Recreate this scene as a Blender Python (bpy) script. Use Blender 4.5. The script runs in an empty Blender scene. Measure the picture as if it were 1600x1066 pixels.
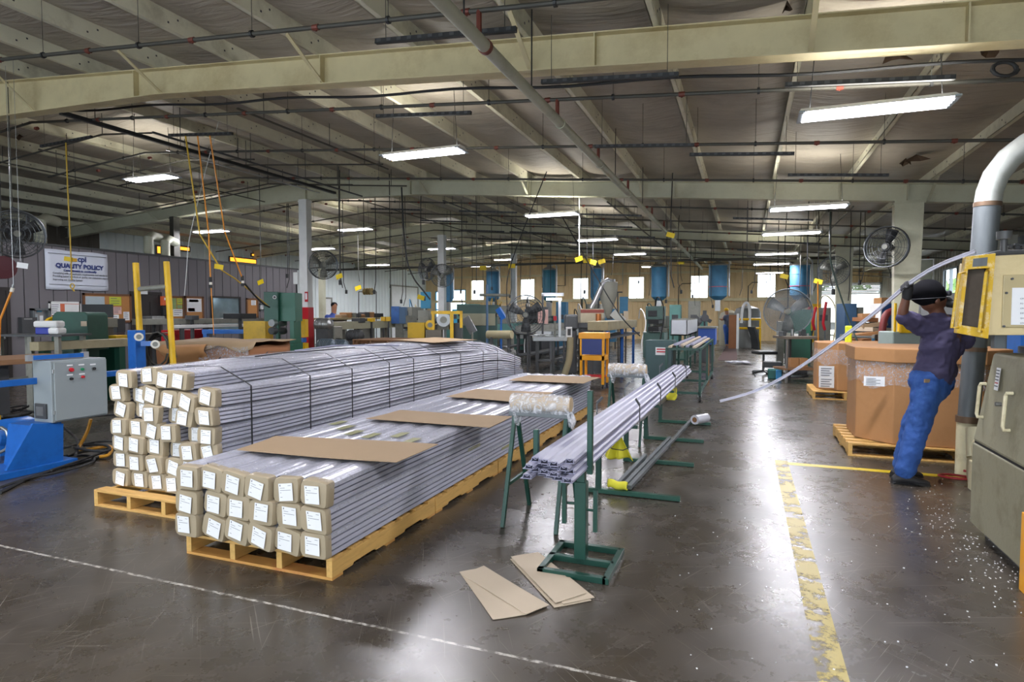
import bpy, bmesh, math, random
from mathutils import Vector, Matrix, noise as mnoise
C = bpy.data.collections.new('factory'); bpy.context.scene.collection.children.link(C)
SC = bpy.context.scene
# ---------------------------------------------------------------- camera
FPX = 950.0; EYE = Vector((0, 0, 1.5))
YAW = math.atan(365/950.0); PIT = math.atan(43/950.0)
cF = Vector((-math.sin(YAW)*math.cos(PIT), math.cos(YAW)*math.cos(PIT), -math.sin(PIT)))
cR = Vector((math.cos(YAW), math.sin(YAW), 0)); cU = cR.cross(cF)
cam_d = bpy.data.cameras.new('camera'); cam = bpy.data.objects.new('camera', cam_d); C.objects.link(cam)
cam_d.sensor_width = 36; cam_d.lens = FPX/1600*36; cam_d.clip_end = 300
M = Matrix((cR, cU, -cF)).transposed().to_4x4(); M.translation = EYE; cam.matrix_world = M
SC.camera = cam
# ---------------------------------------------------------------- world, exposure
W = bpy.data.worlds.new('world'); SC.world = W; W.use_nodes = True
bg = W.node_tree.nodes['Background']; bg.inputs[0].default_value = (0.80, 0.90, 1.0, 1); bg.inputs[1].default_value = 5.0
SC.view_settings.view_transform = 'Standard'; SC.view_settings.look = 'None'
SC.view_settings.gamma = 1; SC.view_settings.use_curve_mapping = False
SC.view_settings.exposure = 0.65
LAMP_W = 62.0      # watts of one four-foot fixture
RND = random.Random(7)
# ---------------------------------------------------------------- measuring helpers (photo pixel -> place)
def ray(u, v): return cF + cR*((u-800)/FPX) - cU*((v-533)/FPX)
def FL(u, v, z=0.0):
    d = ray(u, v); return EYE + d*((z-EYE.z)/d.z)
def PY(u, v, Y):
    d = ray(u, v); return EYE + d*(Y/d.y)
def PX(u, v, X):
    d = ray(u, v); return EYE + d*(X/d.x)
def PD(u, v, D): return EYE + ray(u, v)*D
def zb(x): return 4.97 - .083*abs(x+10.7)          # top of the roof beams
# ---------------------------------------------------------------- materials
def lin(h):
    h = h.lstrip('#'); c = [int(h[i:i+2], 16)/255 for i in (0, 2, 4)]
    return tuple(x/12.92 if x <= .04045 else ((x+.055)/1.055)**2.4 for x in c) + (1,)
MATS = {}
def mat(name, col, rough=.5, metal=0, var=.12, scale=6, bump=0, bscale=40, dirt=None, dirt_amt=.5, dscale=3, stretch=(1,1,1), coat=0, rvar=0, spec=.5, tr=0):
    if name in MATS: return MATS[name]
    m = bpy.data.materials.new(name); m.use_nodes = True; nt = m.node_tree; N = nt.nodes; L = nt.links
    b = N['Principled BSDF']; b.inputs['Roughness'].default_value = rough; b.inputs['Metallic'].default_value = metal
    b.inputs['Specular IOR Level'].default_value = spec
    if coat: b.inputs['Coat Weight'].default_value = coat; b.inputs['Coat Roughness'].default_value = .15
    if tr: b.inputs['Transmission Weight'].default_value = tr
    c = lin(col) if isinstance(col, str) else col
    tc = N.new('ShaderNodeTexCoord'); mp = N.new('ShaderNodeMapping'); mp.inputs['Scale'].default_value = stretch
    L.new(tc.outputs['Object'], mp.inputs['Vector'])
    nz = N.new('ShaderNodeTexNoise'); nz.inputs['Scale'].default_value = scale; nz.inputs['Detail'].default_value = 5
    L.new(mp.outputs[0], nz.inputs['Vector'])
    mx = N.new('ShaderNodeMix'); mx.data_type = 'RGBA'
    mx.inputs[6].default_value = tuple(x*(1-var) for x in c[:3])+(1,); mx.inputs[7].default_value = tuple(min(1, x*(1+var)) for x in c[:3])+(1,)
    L.new(nz.outputs[0], mx.inputs[0]); out = mx.outputs[2]
    if dirt:
        n2 = N.new('ShaderNodeTexNoise'); n2.inputs['Scale'].default_value = dscale; n2.inputs['Detail'].default_value = 8; n2.inputs['Roughness'].default_value = .7
        L.new(mp.outputs[0], n2.inputs['Vector'])
        cr = N.new('ShaderNodeValToRGB'); cr.color_ramp.elements[0].position = .5; cr.color_ramp.elements[1].position = .72
        cr.color_ramp.elements[1].color = (dirt_amt,)*3+(1,); cr.color_ramp.elements[0].color = (0, 0, 0, 1)
        L.new(n2.outputs[0], cr.inputs[0])
        m2 = N.new('ShaderNodeMix'); m2.data_type = 'RGBA'; L.new(cr.outputs[0], m2.inputs[0]); L.new(out, m2.inputs[6]); m2.inputs[7].default_value = lin(dirt); out = m2.outputs[2]
    L.new(out, b.inputs['Base Color'])
    if rvar:
        mr = N.new('ShaderNodeMapRange'); mr.inputs[3].default_value = max(.02, rough-rvar); mr.inputs[4].default_value = min(1, rough+rvar)
        L.new(nz.outputs[0], mr.inputs[0]); L.new(mr.outputs[0], b.inputs['Roughness'])
    if bump:
        n3 = N.new('ShaderNodeTexNoise'); n3.inputs['Scale'].default_value = bscale; n3.inputs['Detail'].default_value = 3; L.new(mp.outputs[0], n3.inputs['Vector'])
        bp = N.new('ShaderNodeBump'); bp.inputs['Strength'].default_value = bump; bp.inputs['Distance'].default_value = .01
        L.new(n3.outputs[0], bp.inputs['Height']); L.new(bp.outputs[0], b.inputs['Normal'])
    MATS[name] = m; return m
def emit(name, col, s):
    if name in MATS: return MATS[name]
    m = bpy.data.materials.new(name); m.use_nodes = True; nt = m.node_tree; b = nt.nodes['Principled BSDF']
    b.inputs['Emission Color'].default_value = lin(col); b.inputs['Emission Strength'].default_value = s; b.inputs['Base Color'].default_value = lin(col)
    MATS[name] = m; return m
cream = mat('cream_paint', '#cfc39a', .5, dirt='#a08a5c', dirt_amt=.6, dscale=1.3)
creamg = mat('grey_cream_paint', '#bdbda6', .55, dirt='#857b60', dirt_amt=.5, dscale=1.5)
dkpipe = mat('dark_pipe', '#4b4a44', .55, .3)
black = mat('black_steel', '#26282a', .5, .1)
rubber = mat('black_rubber', '#1b1c1e', .6)
redfit = mat('red_fitting', '#6b3428', .5, .2)
grpipe = mat('grey_pipe', '#b0b2a0', .5, .2, dirt='#5f5a4c')
green = mat('green_paint', '#174237', .38, .1, dirt='#12332b', dirt_amt=.6, rvar=.1, scale=20)
green2 = mat('dark_green_paint', '#17493a', .4, .1, dirt='#0f2c25', dscale=2)
blue = mat('blue_paint', '#1c62b4', .35, 0, dirt='#123a70', dirt_amt=.5, dscale=4)
hblue = mat('hopper_blue', '#3a7394', .6, dirt='#28485e', dscale=2)
yellow = mat('yellow_paint', '#e2b514', .42, dirt='#9a7a20', dscale=5, dirt_amt=.4)
orange_y = mat('orange_yellow_paint', '#eea412', .4)
greyp = mat('grey_enamel', '#8d9698', .38, var=.04)
mgrey = mat('machine_grey', '#84857c', .5, .1, dirt='#4c4a42', dirt_amt=.7)
dgrey = mat('dark_machine_grey', '#4a4c4e', .5, .2, dirt='#2b2a28')
steel = mat('steel', '#a0a2a2', .35, .8, dirt='#55534e')
galv = mat('galvanised_steel', '#666c6f', .5, .35, var=.2, scale=8, dirt='#6a6f70', stretch=(4, 4, .7))
alum = mat('aluminium', '#c3c6c8', .3, .7)
wood = mat('pallet_wood', '#cfa45f', .7, var=.22, scale=5, stretch=(1, 8, 8), dirt='#8d6a38', dirt_amt=.5)
woodx = mat('pallet_wood_lengthwise', '#d2a860', .7, var=.2, scale=5, stretch=(8, 1, 8), dirt='#8d6a38', dirt_amt=.5)
wood2 = mat('old_wood', '#8a6647', .75, var=.3, scale=6, stretch=(8, 1, 8))
card = mat('cardboard', '#ab7e52', .8, var=.06, scale=2, dirt='#93683f', dirt_amt=.4)
cardl = mat('light_cardboard', '#9d8669', .8, var=.05, scale=3)
cardc = mat('cap_cardboard', '#a3957b', .6, var=.08, scale=8, coat=.35)
cardf = mat('grey_board', '#b9ab96', .75, var=.04)
paper = mat('paper', '#e6e8ea', .6, var=.02)
ink = mat('ink', '#565b66', .7)
inkb = mat('blue_ink', '#2f3f7c', .6)
white = mat('white_paint', '#dcdedd', .5)
vinyl = mat('white_vinyl', '#9a9bb2', .4, var=.03)
dark = mat('dark_void', '#15161a', .7)
redp = mat('red_paint', '#c0202c', .4)
orange = mat('orange_hose', '#d98a1c', .5)
yhose = mat('yellow_cord', '#c9a52c', .5)
ytag = mat('yellow_tag', '#e6c813', .55)
cork = mat('cork', '#b07c47', .85, var=.2, scale=60)
brownw = mat('brown_wood_frame', '#6f4a2e', .6)
doorp = mat('dark_door', '#2b2726', .55)
ltblue = mat('light_blue_paint', '#3aa3cf', .4)
teal = mat('teal_paint', '#5e8f88', .45)
copper = mat('copper', '#b87444', .35, .7)
beige = mat('beige_machine', '#cfbd8e', .5, dirt='#a38f5e', dirt_amt=.5, dscale=2.5)
olive = mat('olive_grey_paint', '#8d8972', .5, dirt='#554e36', dirt_amt=.75, dscale=3, bump=.1)
creamp = mat('cream_enamel', '#d6cfae', .4, dirt='#8f7b4a', dirt_amt=.6, dscale=4)
chipy = mat('chipped_yellow', '#d2ab22', .45, dirt='#e4dcc0', dirt_amt=.95, dscale=16)
def floor_mat():
    m = bpy.data.materials.new('polished_concrete'); m.use_nodes = True; nt = m.node_tree; N = nt.nodes; L = nt.links; b = N['Principled BSDF']
    tc = N.new('ShaderNodeTexCoord')
    def nz(s, d=6, st=(1, 1, 1), r=.6, rot=0):
        mr = N.new('ShaderNodeMapping'); mr.inputs['Rotation'].default_value = (0, 0, rot); L.new(tc.outputs['Object'], mr.inputs[0])
        mp = N.new('ShaderNodeMapping'); mp.inputs['Scale'].default_value = st; L.new(mr.outputs[0], mp.inputs[0]); n = N.new('ShaderNodeTexNoise'); n.inputs['Scale'].default_value = s; n.inputs['Detail'].default_value = d; n.inputs['Roughness'].default_value = r
        L.new(mp.outputs[0], n.inputs[0]); return n.outputs[0]
    def ramp(src, a, b_, ca, cb):
        r = N.new('ShaderNodeValToRGB'); r.color_ramp.elements[0].position = a; r.color_ramp.elements[1].position = b_
        r.color_ramp.elements[0].color = ca; r.color_ramp.elements[1].color = cb; L.new(src, r.inputs[0]); return r.outputs[0]
    def mix(f, a, b_):
        x = N.new('ShaderNodeMix'); x.data_type = 'RGBA'
        if isinstance(f, float): x.inputs[0].default_value = f
        else: L.new(f, x.inputs[0])
        for i, s in ((6, a), (7, b_)):
            if isinstance(s, tuple): x.inputs[i].default_value = s
            else: L.new(s, x.inputs[i])
        return x.outputs[2]
    k0 = (0, 0, 0, 1); k1 = (1, 1, 1, 1)
    base = ramp(nz(.5, 9, r=.65), .3, .7, lin('#2f2a23'), lin('#4b453e'))
    base = mix(ramp(nz(1.1, 8, r=.65), .35, .75, k0, (.65,)*3+(1,)), base, lin('#443a25'))
    base = mix(ramp(nz(3.5, 8, r=.68), .36, .8, k0, (.55,)*3+(1,)), base, lin('#6a635c'))
    base = mix(ramp(nz(14, 4, r=.6), .35, .75, (.0,)*3+(1,), (.35,)*3+(1,)), base, lin('#28241f'))
    for rot_, sx, th, am in ((.45, 90, .67, .4), (-.5, 120, .675, .35), (1.2, 80, .675, .4), (2.3, 110, .675, .35), (.9, 70, .68, .3)):
        base = mix(ramp(nz(1.3, 3, (sx, .9, 1), .5, rot_), th, th+.03, k0, (am,)*3+(1,)), base, lin('#a09a90'))
    # expansion joint across the hall at y = 2.45 and one along it
    sep = N.new('ShaderNodeSeparateXYZ'); L.new(tc.outputs['Object'], sep.inputs[0])
    def line(sock, val, w, wob):
        a = N.new('ShaderNodeMath'); a.operation = 'SUBTRACT'; L.new(sep.outputs[sock], a.inputs[0]); a.inputs[1].default_value = val
        a2 = N.new('ShaderNodeMath'); a2.operation = 'MULTIPLY_ADD'; L.new(nz(wob, 4), a2.inputs[0]); a2.inputs[1].default_value = .02; L.new(a.outputs[0], a2.inputs[2])
        c = N.new('ShaderNodeMath'); c.operation = 'ABSOLUTE'; L.new(a2.outputs[0], c.inputs[0])
        d = N.new('ShaderNodeMath'); d.operation = 'LESS_THAN'; L.new(c.outputs[0], d.inputs[0]); d.inputs[1].default_value = w; return d.outputs[0]
    j = line(1, 2.435, .009, 9); base = mix(j, base, mix(ramp(nz(25, 3), .42, .6, k0, k1), lin('#5a554e'), lin('#b9b5ac')))
    base = mix(line(0, -7.3, .006, 7), base, lin('#4a453f'))
    L.new(base, b.inputs['Base Color'])
    rr = ramp(nz(1.3, 6, r=.62), .25, .75, (.2,)*3+(1,), (.31,)*3+(1,))
    rr2 = mix(ramp(nz(7, 5, r=.65), .3, .8, k0, (.25,)*3+(1,)), rr, (.5,)*3+(1,))
    L.new(rr2, b.inputs['Roughness']); b.inputs['Specular IOR Level'].default_value = .62
    bp = N.new('ShaderNodeBump'); bp.inputs['Strength'].default_value = .06; bp.inputs['Distance'].default_value = .01
    L.new(nz(9, 4, r=.6), bp.inputs['Height']); L.new(bp.outputs[0], b.inputs['Normal'])
    return m
def insul_mat():
    m = mat('roof_insulation', '#a39c8f', .5, var=.25, scale=1.2, dirt='#6b6257', dirt_amt=.5, dscale=1.0)
    nt = m.node_tree; N = nt.nodes; L = nt.links; b = N['Principled BSDF']
    tc = N.new('ShaderNodeTexCoord'); mp = N.new('ShaderNodeMapping'); mp.inputs['Scale'].default_value = (.8, 5, 1); L.new(tc.outputs['Object'], mp.inputs[0])
    n = N.new('ShaderNodeTexNoise'); n.inputs['Scale'].default_value = 1.6; n.inputs['Detail'].default_value = 6; n.inputs['Distortion'].default_value = .8; L.new(mp.outputs[0], n.inputs[0])
    bp = N.new('ShaderNodeBump'); bp.inputs['Strength'].default_value = .7; bp.inputs['Distance'].default_value = .06; L.new(n.outputs[0], bp.inputs['Height']); L.new(bp.outputs[0], b.inputs['Normal'])
    return m
def wrap_mat():
    """bundled grey vinyl under stretch film: crinkled, glossy"""
    m = mat('film_wrapped_vinyl', '#b3b5c4', .28, .15, var=.14, scale=9, stretch=(1, .12, 1), coat=.5)
    nt = m.node_tree; N = nt.nodes; L = nt.links; b = N['Principled BSDF']; b.inputs['Coat Roughness'].default_value = .12
    tc = N.new('ShaderNodeTexCoord'); mp = N.new('ShaderNodeMapping'); mp.inputs['Scale'].default_value = (1, .35, 1); L.new(tc.outputs['Object'], mp.inputs[0])
    n = N.new('ShaderNodeTexNoise'); n.inputs['Scale'].default_value = 30; n.inputs['Detail'].default_value = 6; n.inputs['Roughness'].default_value = .65; n.inputs['Distortion'].default_value = 1.2; L.new(mp.outputs[0], n.inputs[0])
    bp = N.new('ShaderNodeBump'); bp.inputs['Strength'].default_value = .22; bp.inputs['Distance'].default_value = .008; L.new(n.outputs[0], bp.inputs['Height']); L.new(bp.outputs[0], b.inputs['Normal']); L.new(bp.outputs[0], b.inputs['Coat Normal'])
    return m
def film_mat(name='clear_film', fac=.35, sc=22, bmp=.8):
    m = bpy.data.materials.new(name); m.use_nodes = True; nt = m.node_tree; N = nt.nodes; L = nt.links
    for n in list(N):
        if n.type == 'BSDF_PRINCIPLED': N.remove(n)
    out = [n for n in N if n.type == 'OUTPUT_MATERIAL'][0]
    g = N.new('ShaderNodeBsdfPrincipled'); g.inputs['Base Color'].default_value = (.85, .87, .92, 1); g.inputs['Roughness'].default_value = .12
    t = N.new('ShaderNodeBsdfTransparent'); mx = N.new('ShaderNodeMixShader')
    tc = N.new('ShaderNodeTexCoord'); n = N.new('ShaderNodeTexNoise'); n.inputs['Scale'].default_value = sc; n.inputs['Detail'].default_value = 7; n.inputs['Distortion'].default_value = 2; n.inputs['Roughness'].default_value = .7
    L.new(tc.outputs['Object'], n.inputs[0]); r = N.new('ShaderNodeValToRGB'); r.color_ramp.elements[0].position = .45; r.color_ramp.elements[1].position = .7
    r.color_ramp.elements[0].color = (fac*.3,)*3+(1,); r.color_ramp.elements[1].color = (min(1, fac*2),)*3+(1,)
    L.new(n.outputs[0], r.inputs[0]); L.new(r.outputs[0], mx.inputs[0]); L.new(t.outputs[0], mx.inputs[1]); L.new(g.outputs[0], mx.inputs[2]); L.new(mx.outputs[0], out.inputs[0])
    bp = N.new('ShaderNodeBump'); bp.inputs['Strength'].default_value = bmp; bp.inputs['Distance'].default_value = .02; L.new(n.outputs[0], bp.inputs['Height']); L.new(bp.outputs[0], g.inputs['Normal'])
    return m
def worn_yellow():
    m = bpy.data.materials.new('worn_yellow_line'); m.use_nodes = True; nt = m.node_tree; N = nt.nodes; L = nt.links; b = N['Principled BSDF']
    b.inputs['Base Color'].default_value = lin('#a8963e'); b.inputs['Roughness'].default_value = .4
    out = [n for n in N if n.type == 'OUTPUT_MATERIAL'][0]; t = N.new('ShaderNodeBsdfTransparent'); mx = N.new('ShaderNodeMixShader')
    tc = N.new('ShaderNodeTexCoord'); n = N.new('ShaderNodeTexNoise'); n.inputs['Scale'].default_value = 5; n.inputs['Detail'].default_value = 12; n.inputs['Roughness'].default_value = .72; L.new(tc.outputs['Object'], n.inputs[0])
    r = N.new('ShaderNodeValToRGB'); r.color_ramp.elements[0].position = .44; r.color_ramp.elements[1].position = .5; L.new(n.outputs[0], r.inputs[0])
    L.new(r.outputs[0], mx.inputs[0]); L.new(t.outputs[0], mx.inputs[1]); L.new(b.outputs[0], mx.inputs[2]); L.new(mx.outputs[0], out.inputs[0])
    return m
insul = insul_mat(); wrap = wrap_mat(); film = film_mat('clear_film', .2)
# ---------------------------------------------------------------- mesh builder
class MB:
    def __init__(s): s.v = []; s.f = []; s.m = []; s.s = []; s.mats = []
    def _mi(s, m):
        if m is None: return 0
        if m not in s.mats: s.mats.append(m)
        return s.mats.index(m)
    def add(s, vs, fs, m=None, smooth=False):
        o = len(s.v); s.v += [tuple(v) for v in vs]; i = s._mi(m)
        for f in fs: s.f.append([a+o for a in f]); s.m.append(i); s.s.append(smooth)
        return s
    def box(s, x0, x1, y0, y1, z0, z1, m=None, R=None, o=None):
        vs = [Vector((x, y, z)) for z in (z0, z1) for y in (y0, y1) for x in (x0, x1)]
        if R is not None: vs = [R @ v for v in vs]
        if o is not None: vs = [v+Vector(o) for v in vs]
        return s.add(vs, [(0, 2, 3, 1), (4, 5, 7, 6), (0, 1, 5, 4), (2, 6, 7, 3), (0, 4, 6, 2), (1, 3, 7, 5)], m)
    def cb(s, c, sx, sy, sz, m=None, R=None):
        return s.box(-sx/2, sx/2, -sy/2, sy/2, -sz/2, sz/2, m, R, c)
    def bar(s, a, b, w, h=None, m=None, up=(0, 0, 1)):
        a = Vector(a); b = Vector(b); h = h or w; d = (b-a); l = d.length; d.normalize(); up = Vector(up)
        if abs(d.dot(up)) > .99: up = Vector((0, 1, 0))
        x = d.cross(up).normalized(); z = x.cross(d)
        R = Matrix((x, d, z)).transposed()
        return s.box(-w/2, w/2, 0, l, -h/2, h/2, m, R, a)
    def rings(s, rs, m=None, caps=True, closed=True, smooth=True):
        n = len(rs[0]); vs = [p for r in rs for p in r]; fs = []
        for i in range(len(rs)-1):
            for j in range(n if closed else n-1):
                k = (j+1) % n; fs.append((i*n+j, i*n+k, (i+1)*n+k, (i+1)*n+j))
        s.add(vs, fs, m, smooth)
        if caps and closed:
            s.add(rs[0], [tuple(reversed(range(n)))], m); s.add(rs[-1], [tuple(range(n))], m)
        return s
    def tube(s, pts, r, m=None, n=8, caps=True, rz=None):
        pts = [Vector(p) for p in pts]; rs = []; up = Vector((0, 0, 1)); px = None
        for i, p in enumerate(pts):
            d = (pts[min(i+1, len(pts)-1)]-pts[max(i-1, 0)]).normalized()
            if px is None:
                x = d.cross(up if abs(d.z) < .95 else Vector((1, 0, 0))).normalized()
            else:
                x = (px - d*px.dot(d)).normalized()
            px = x; y = d.cross(x); rr = r[i] if isinstance(r, (list, tuple)) else r
            rs.append([p + x*(rr*math.cos(2*math.pi*j/n)) + y*((rz or 1)*rr*math.sin(2*math.pi*j/n)) for j in range(n)])
        return s.rings(rs, m, caps)
    def cyl(s, a, b, r, m=None, n=20, r2=None): return s.tube([a, b], [r, r if r2 is None else r2], m, n)
    def lathe(s, prof, c, m=None, n=24, axis='z'):
        c = Vector(c); rs = []
        for r, h in prof:
            ring = []
            for j in range(n):
                a = 2*math.pi*j/n; x, y = r*math.cos(a), r*math.sin(a)
                ring.append(c + Vector({'z': (x, y, h), 'y': (x, h, -y), 'x': (h, x, y)}[axis]))
            rs.append(ring)
        return s.rings(rs, m, True)
    def prism(s, poly, z0, z1, m=None, f=None):
        """poly in xy extruded in z; f maps (x,y,z)->point"""
        f = f or (lambda x, y, z: (x, y, z)); n = len(poly)
        vs = [f(x, y, z0) for x, y in poly]+[f(x, y, z1) for x, y in poly]
        fs = [tuple(reversed(range(n))), tuple(range(n, 2*n))]+[(i, (i+1) % n, n+(i+1) % n, n+i) for i in range(n)]
        return s.add(vs, fs, m)
    def quad(s, a, b, c, d, m=None): return s.add([a, b, c, d], [(0, 1, 2, 3)], m)
    def ball(s, c, rx, ry=None, rz=None, m=None, n=16, k=10):
        ry = ry or rx; rz = rz or rx; c = Vector(c)
        rs = [[c+Vector((rx*math.sin(math.pi*i/k)*math.cos(2*math.pi*j/n), ry*math.sin(math.pi*i/k)*math.sin(2*math.pi*j/n), -rz*math.cos(math.pi*i/k))) for j in range(n)] for i in range(1, k)]
        return s.rings(rs, m, True)
    def text(s, txt, size, f, m, depth=.002, align='LEFT', bold=0):
        cu = bpy.data.curves.new('t', 'FONT'); cu.body = txt; cu.size = size; cu.align_x = align; cu.extrude = depth/2; cu.resolution_u = 2; cu.offset = bold
        ob = bpy.data.objects.new('t', cu); C.objects.link(ob); bpy.context.view_layer.update()
        me = bpy.data.meshes.new_from_object(ob.evaluated_get(bpy.context.evaluated_depsgraph_get()))
        s.add([f(v.co.x, v.co.y, v.co.z) for v in me.vertices], [tuple(p.vertices) for p in me.polygons], m)
        bpy.data.objects.remove(ob); bpy.data.curves.remove(cu); bpy.data.meshes.remove(me); return s
    def build(s, name, m=None, parent=None, bev=0, sharp=35, loc=None, label=None):
        me = bpy.data.meshes.new(name); me.from_pydata(s.v, [], s.f); me.update()
        ml = [x for x in s.mats]
        if m is not None and (not ml): ml = [m]
        for x in ml: me.materials.append(x)
        me.polygons.foreach_set('material_index', s.m); me.polygons.foreach_set('use_smooth', s.s)
        if any(s.s): me.set_sharp_from_angle(angle=math.radians(sharp))
        bm = bmesh.new(); bm.from_mesh(me); bmesh.ops.recalc_face_normals(bm, faces=bm.faces); bm.to_mesh(me); bm.free()
        o = bpy.data.objects.new(name, me); C.objects.link(o)
        if loc is not None: o.location = loc
        if parent is not None:
            o.parent = parent; q = parent
            while q.parent: q = q.parent
            if not q.get('_loc'): me.transform(Matrix.Translation(-q.location))
        if label: o['label'] = label
        if bev:
            b = o.modifiers.new('bev', 'BEVEL'); b.width = bev; b.segments = 2; b.limit_method = 'ANGLE'; b.angle_limit = .6
        return o
def tag(o, label, cat, group=None, kind=None):
    o['label'] = label; o['category'] = cat
    if group: o['group'] = group
    if kind: o['kind'] = kind
    return o
def struct(o): o['kind'] = 'structure'; return o
def thing(name, label, cat, loc=(0, 0, 0), group=None, rz=0, local=False):
    """Empty at the thing's base. Parts are written in world coordinates unless local=True."""
    o = bpy.data.objects.new(name, None); C.objects.link(o); o.location = loc; o.empty_display_size = .1
    if local: o['_loc'] = 1; o.rotation_euler = (0, 0, rz)
    return tag(o, label, cat, group)
def dup(root, loc, label=None, group=None, rz=None, name=None):
    r = root.copy(); C.objects.link(r); r.location = loc
    if rz is not None: r.rotation_euler = (0, 0, rz)
    if label: r['label'] = label
    if group: r['group'] = group
    for ch in list(root.children):
        c = ch.copy(); C.objects.link(c); c.parent = r
        for g in list(ch.children):
            d = g.copy(); C.objects.link(d); d.parent = c
    return r
ORD = ['first', 'second', 'third', 'fourth', 'fifth', 'sixth', 'seventh', 'eighth', 'ninth', 'tenth', 'eleventh', 'twelfth', 'thirteenth', 'fourteenth']
# ================================================================ the setting
FRAMES = [-1.3, 5.92, 13.0, 20.7, 28.1]
XL, XR, YF, YB = -20.0, 6.5, 36.0, -9.0
OX = -14.2
o = MB().box(XL-.3, XR+.3, YB-.2, YF+.3, -.1, 0).build('floor', floor_mat()); struct(o)
o = MB().box(-60, 60, YF+.3, 120, -.15, -.02).build('ground', mat('pale_yard', '#b9b3a2', .9)); struct(o)
# roof: insulation sagging between purlins
PURX = [-.79+1.27*k for k in range(-15, 6)]
PURX = [x for x in PURX if XL < x < XR and abs(x+10.7) > .25]
b = MB(); xs = [XL-.2]
n_ = 8; edges = [XL-.3]+PURX+[XR+.3]
xx = []
for a, c in zip(edges[:-1], edges[1:]):
    for k in range(n_): xx.append((a+(c-a)*k/n_, math.sin(math.pi*k/n_)))
xx.append((edges[-1], 0))
yy = [YB+(YF-YB)*j/90 for j in range(91)]
vs = [(x, y, zb(x)+.205-.075*s*(1+.7*mnoise.noise(Vector((x*.9, y*1.3, 0))))+.02*mnoise.noise(Vector((x*2, y*4, 3)))) for y in yy for x, s in xx]
nx = len(xx)
b.add(vs, [(j*nx+i, j*nx+i+1, (j+1)*nx+i+1, (j+1)*nx+i) for j in range(90) for i in range(nx-1)], None, True)
b.add([(x, y, zb(x)+.3) for y in (YB, YF) for x in (XL-.3, -10.7, XR+.3)], [(0, 1, 4, 3), (1, 2, 5, 4)])
struct(b.build('ceiling', insul, sharp=60))
def corr(x0, x1, z0, z1, f, m, pitch=.3, d=.03, hole=None):
    """ribbed steel sheet along one axis. f(t, d, z)"""
    b = MB(); n = int((x1-x0)/pitch); prof = []
    for k in range(n+1):
        a = x0+k*pitch
        prof += [(a, 0), (a+pitch*.62, 0), (a+pitch*.7, d), (a+pitch*.9, d)]
    prof = [(t, q) for t, q in prof if t <= x1]+[(x1, 0)]
    hs = hole or []
    for (a, qa), (c, qc) in zip(prof[:-1], prof[1:]):
        spans = [(z0, z1)]
        for (hx0, hx1, hz0, hz1) in hs:
            if (a+c)/2 > hx0 and (a+c)/2 < hx1:
                ns = []
                for s0, s1 in spans:
                    if hz0 > s0: ns.append((s0, min(hz0, s1)))
                    if hz1 < s1: ns.append((max(hz1, s0), s1))
                spans = ns
        for s0, s1 in spans:
            if s1 > s0: b.quad(f(a, qa, s0), f(c, qc, s0), f(c, qc, s1), f(a, qa, s1), m)
    return b
WIN = [(PY(u0, 450, YF).x, PY(u1, 450, YF).x) for u0, u1 in ((737, 756), (814, 835), (896, 919), (983, 1007), (1080, 1106), (1184, 1211))]
WZ = (2.4, 3.62)
holes = [(a, c, WZ[0], WZ[1]) for a, c in WIN]
DOORS = [(PY(682, 450, YF).x, PY(694, 450, YF).x, .9, 2.9), (PY(704, 450, YF).x, PY(727, 450, YF).x, .4, 3.0), (3.35, 6.4, 0, 3.0)]
holes += DOORS
tan = mat('tan_wall_sheet', '#dcc394', .6, var=.15, scale=.8, dirt='#b3935f', dirt_amt=.5, dscale=.5)
b = corr(XL, XR, 0, 5.2, lambda t, d, z: (t, YF-d, z), tan, .3, .03, holes)
b.box(XL, 3.3, YF-.12, YF-.03, 2.2, 2.36, cream); b.box(XL, 6.3, YF-.12, YF-.03, 3.78, 3.9, cream)
struct(b.build('wall_far'))
glass = film_mat('window_glass', .12)
for i, (a, c) in enumerate(WIN):
    w = MB()
    for x0, x1, z0, z1 in ((a-.05, a, *WZ), (c, c+.05, *WZ), (a-.05, c+.05, WZ[1], WZ[1]+.05), (a-.05, c+.05, WZ[0]-.05, WZ[0])): w.box(x0, x1, YF-.05, YF+.05, z0, z1, cream)
    w.box((a+c)/2-.015, (a+c)/2+.015, YF-.01, YF+.02, WZ[0], WZ[1], cream)
    w = struct(w.build('window_%d' % (i+1)))
    MB().box(a, c, YF, YF+.01, *WZ).build('pane', glass, w)
for i, (a, c, z0, z1) in enumerate(DOORS[:2]):
    w = MB()
    for x0, x1, q0, q1 in ((a-.06, a, z0, z1), (c, c+.06, z0, z1), (a-.06, c+.06, z1, z1+.06), (a-.06, c+.06, z0-.06, z0)): w.box(x0, x1, YF-.05, YF+.05, q0, q1, ltblue)
    w.box(a, c, YF-.02, YF+.02, (z0+z1)/2-.2, (z0+z1)/2-.1, ltblue)
    struct(w.build('window_%d' % (7+i)))
w = MB()
for x0, x1, q0, q1 in ((3.25, 3.35, 0, 3.1), (6.4, 6.5, 0, 3.1), (3.25, 6.5, 3.0, 3.1)): w.box(x0, x1, YF-.08, YF+.08, q0, q1, white)
for k in range(6): w.box(3.35, 6.4, YF-.03, YF, 2.5+k*.085, 2.5+k*.085+.07, white)
struct(w.build('door_1'))
wsheet = mat('white_wall_sheet', '#e6efef', .5, var=.08, scale=1)
b = corr(14, YF, 0, 4.6, lambda t, d, z: (XL+d, t, z), wsheet, .33, .035)
struct(b.build('wall_left'))
struct(corr(YB, 14, 0, 4.6, lambda t, d, z: (XL+d, t, z), mat('dark_wall_sheet', '#5a554e', .7), .33, .035).build('wall_side'))
rw = mat('right_wall_sheet', '#8f8d80', .6, var=.2, dirt='#6b4a2c', dirt_amt=.6, dscale=1)
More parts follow.
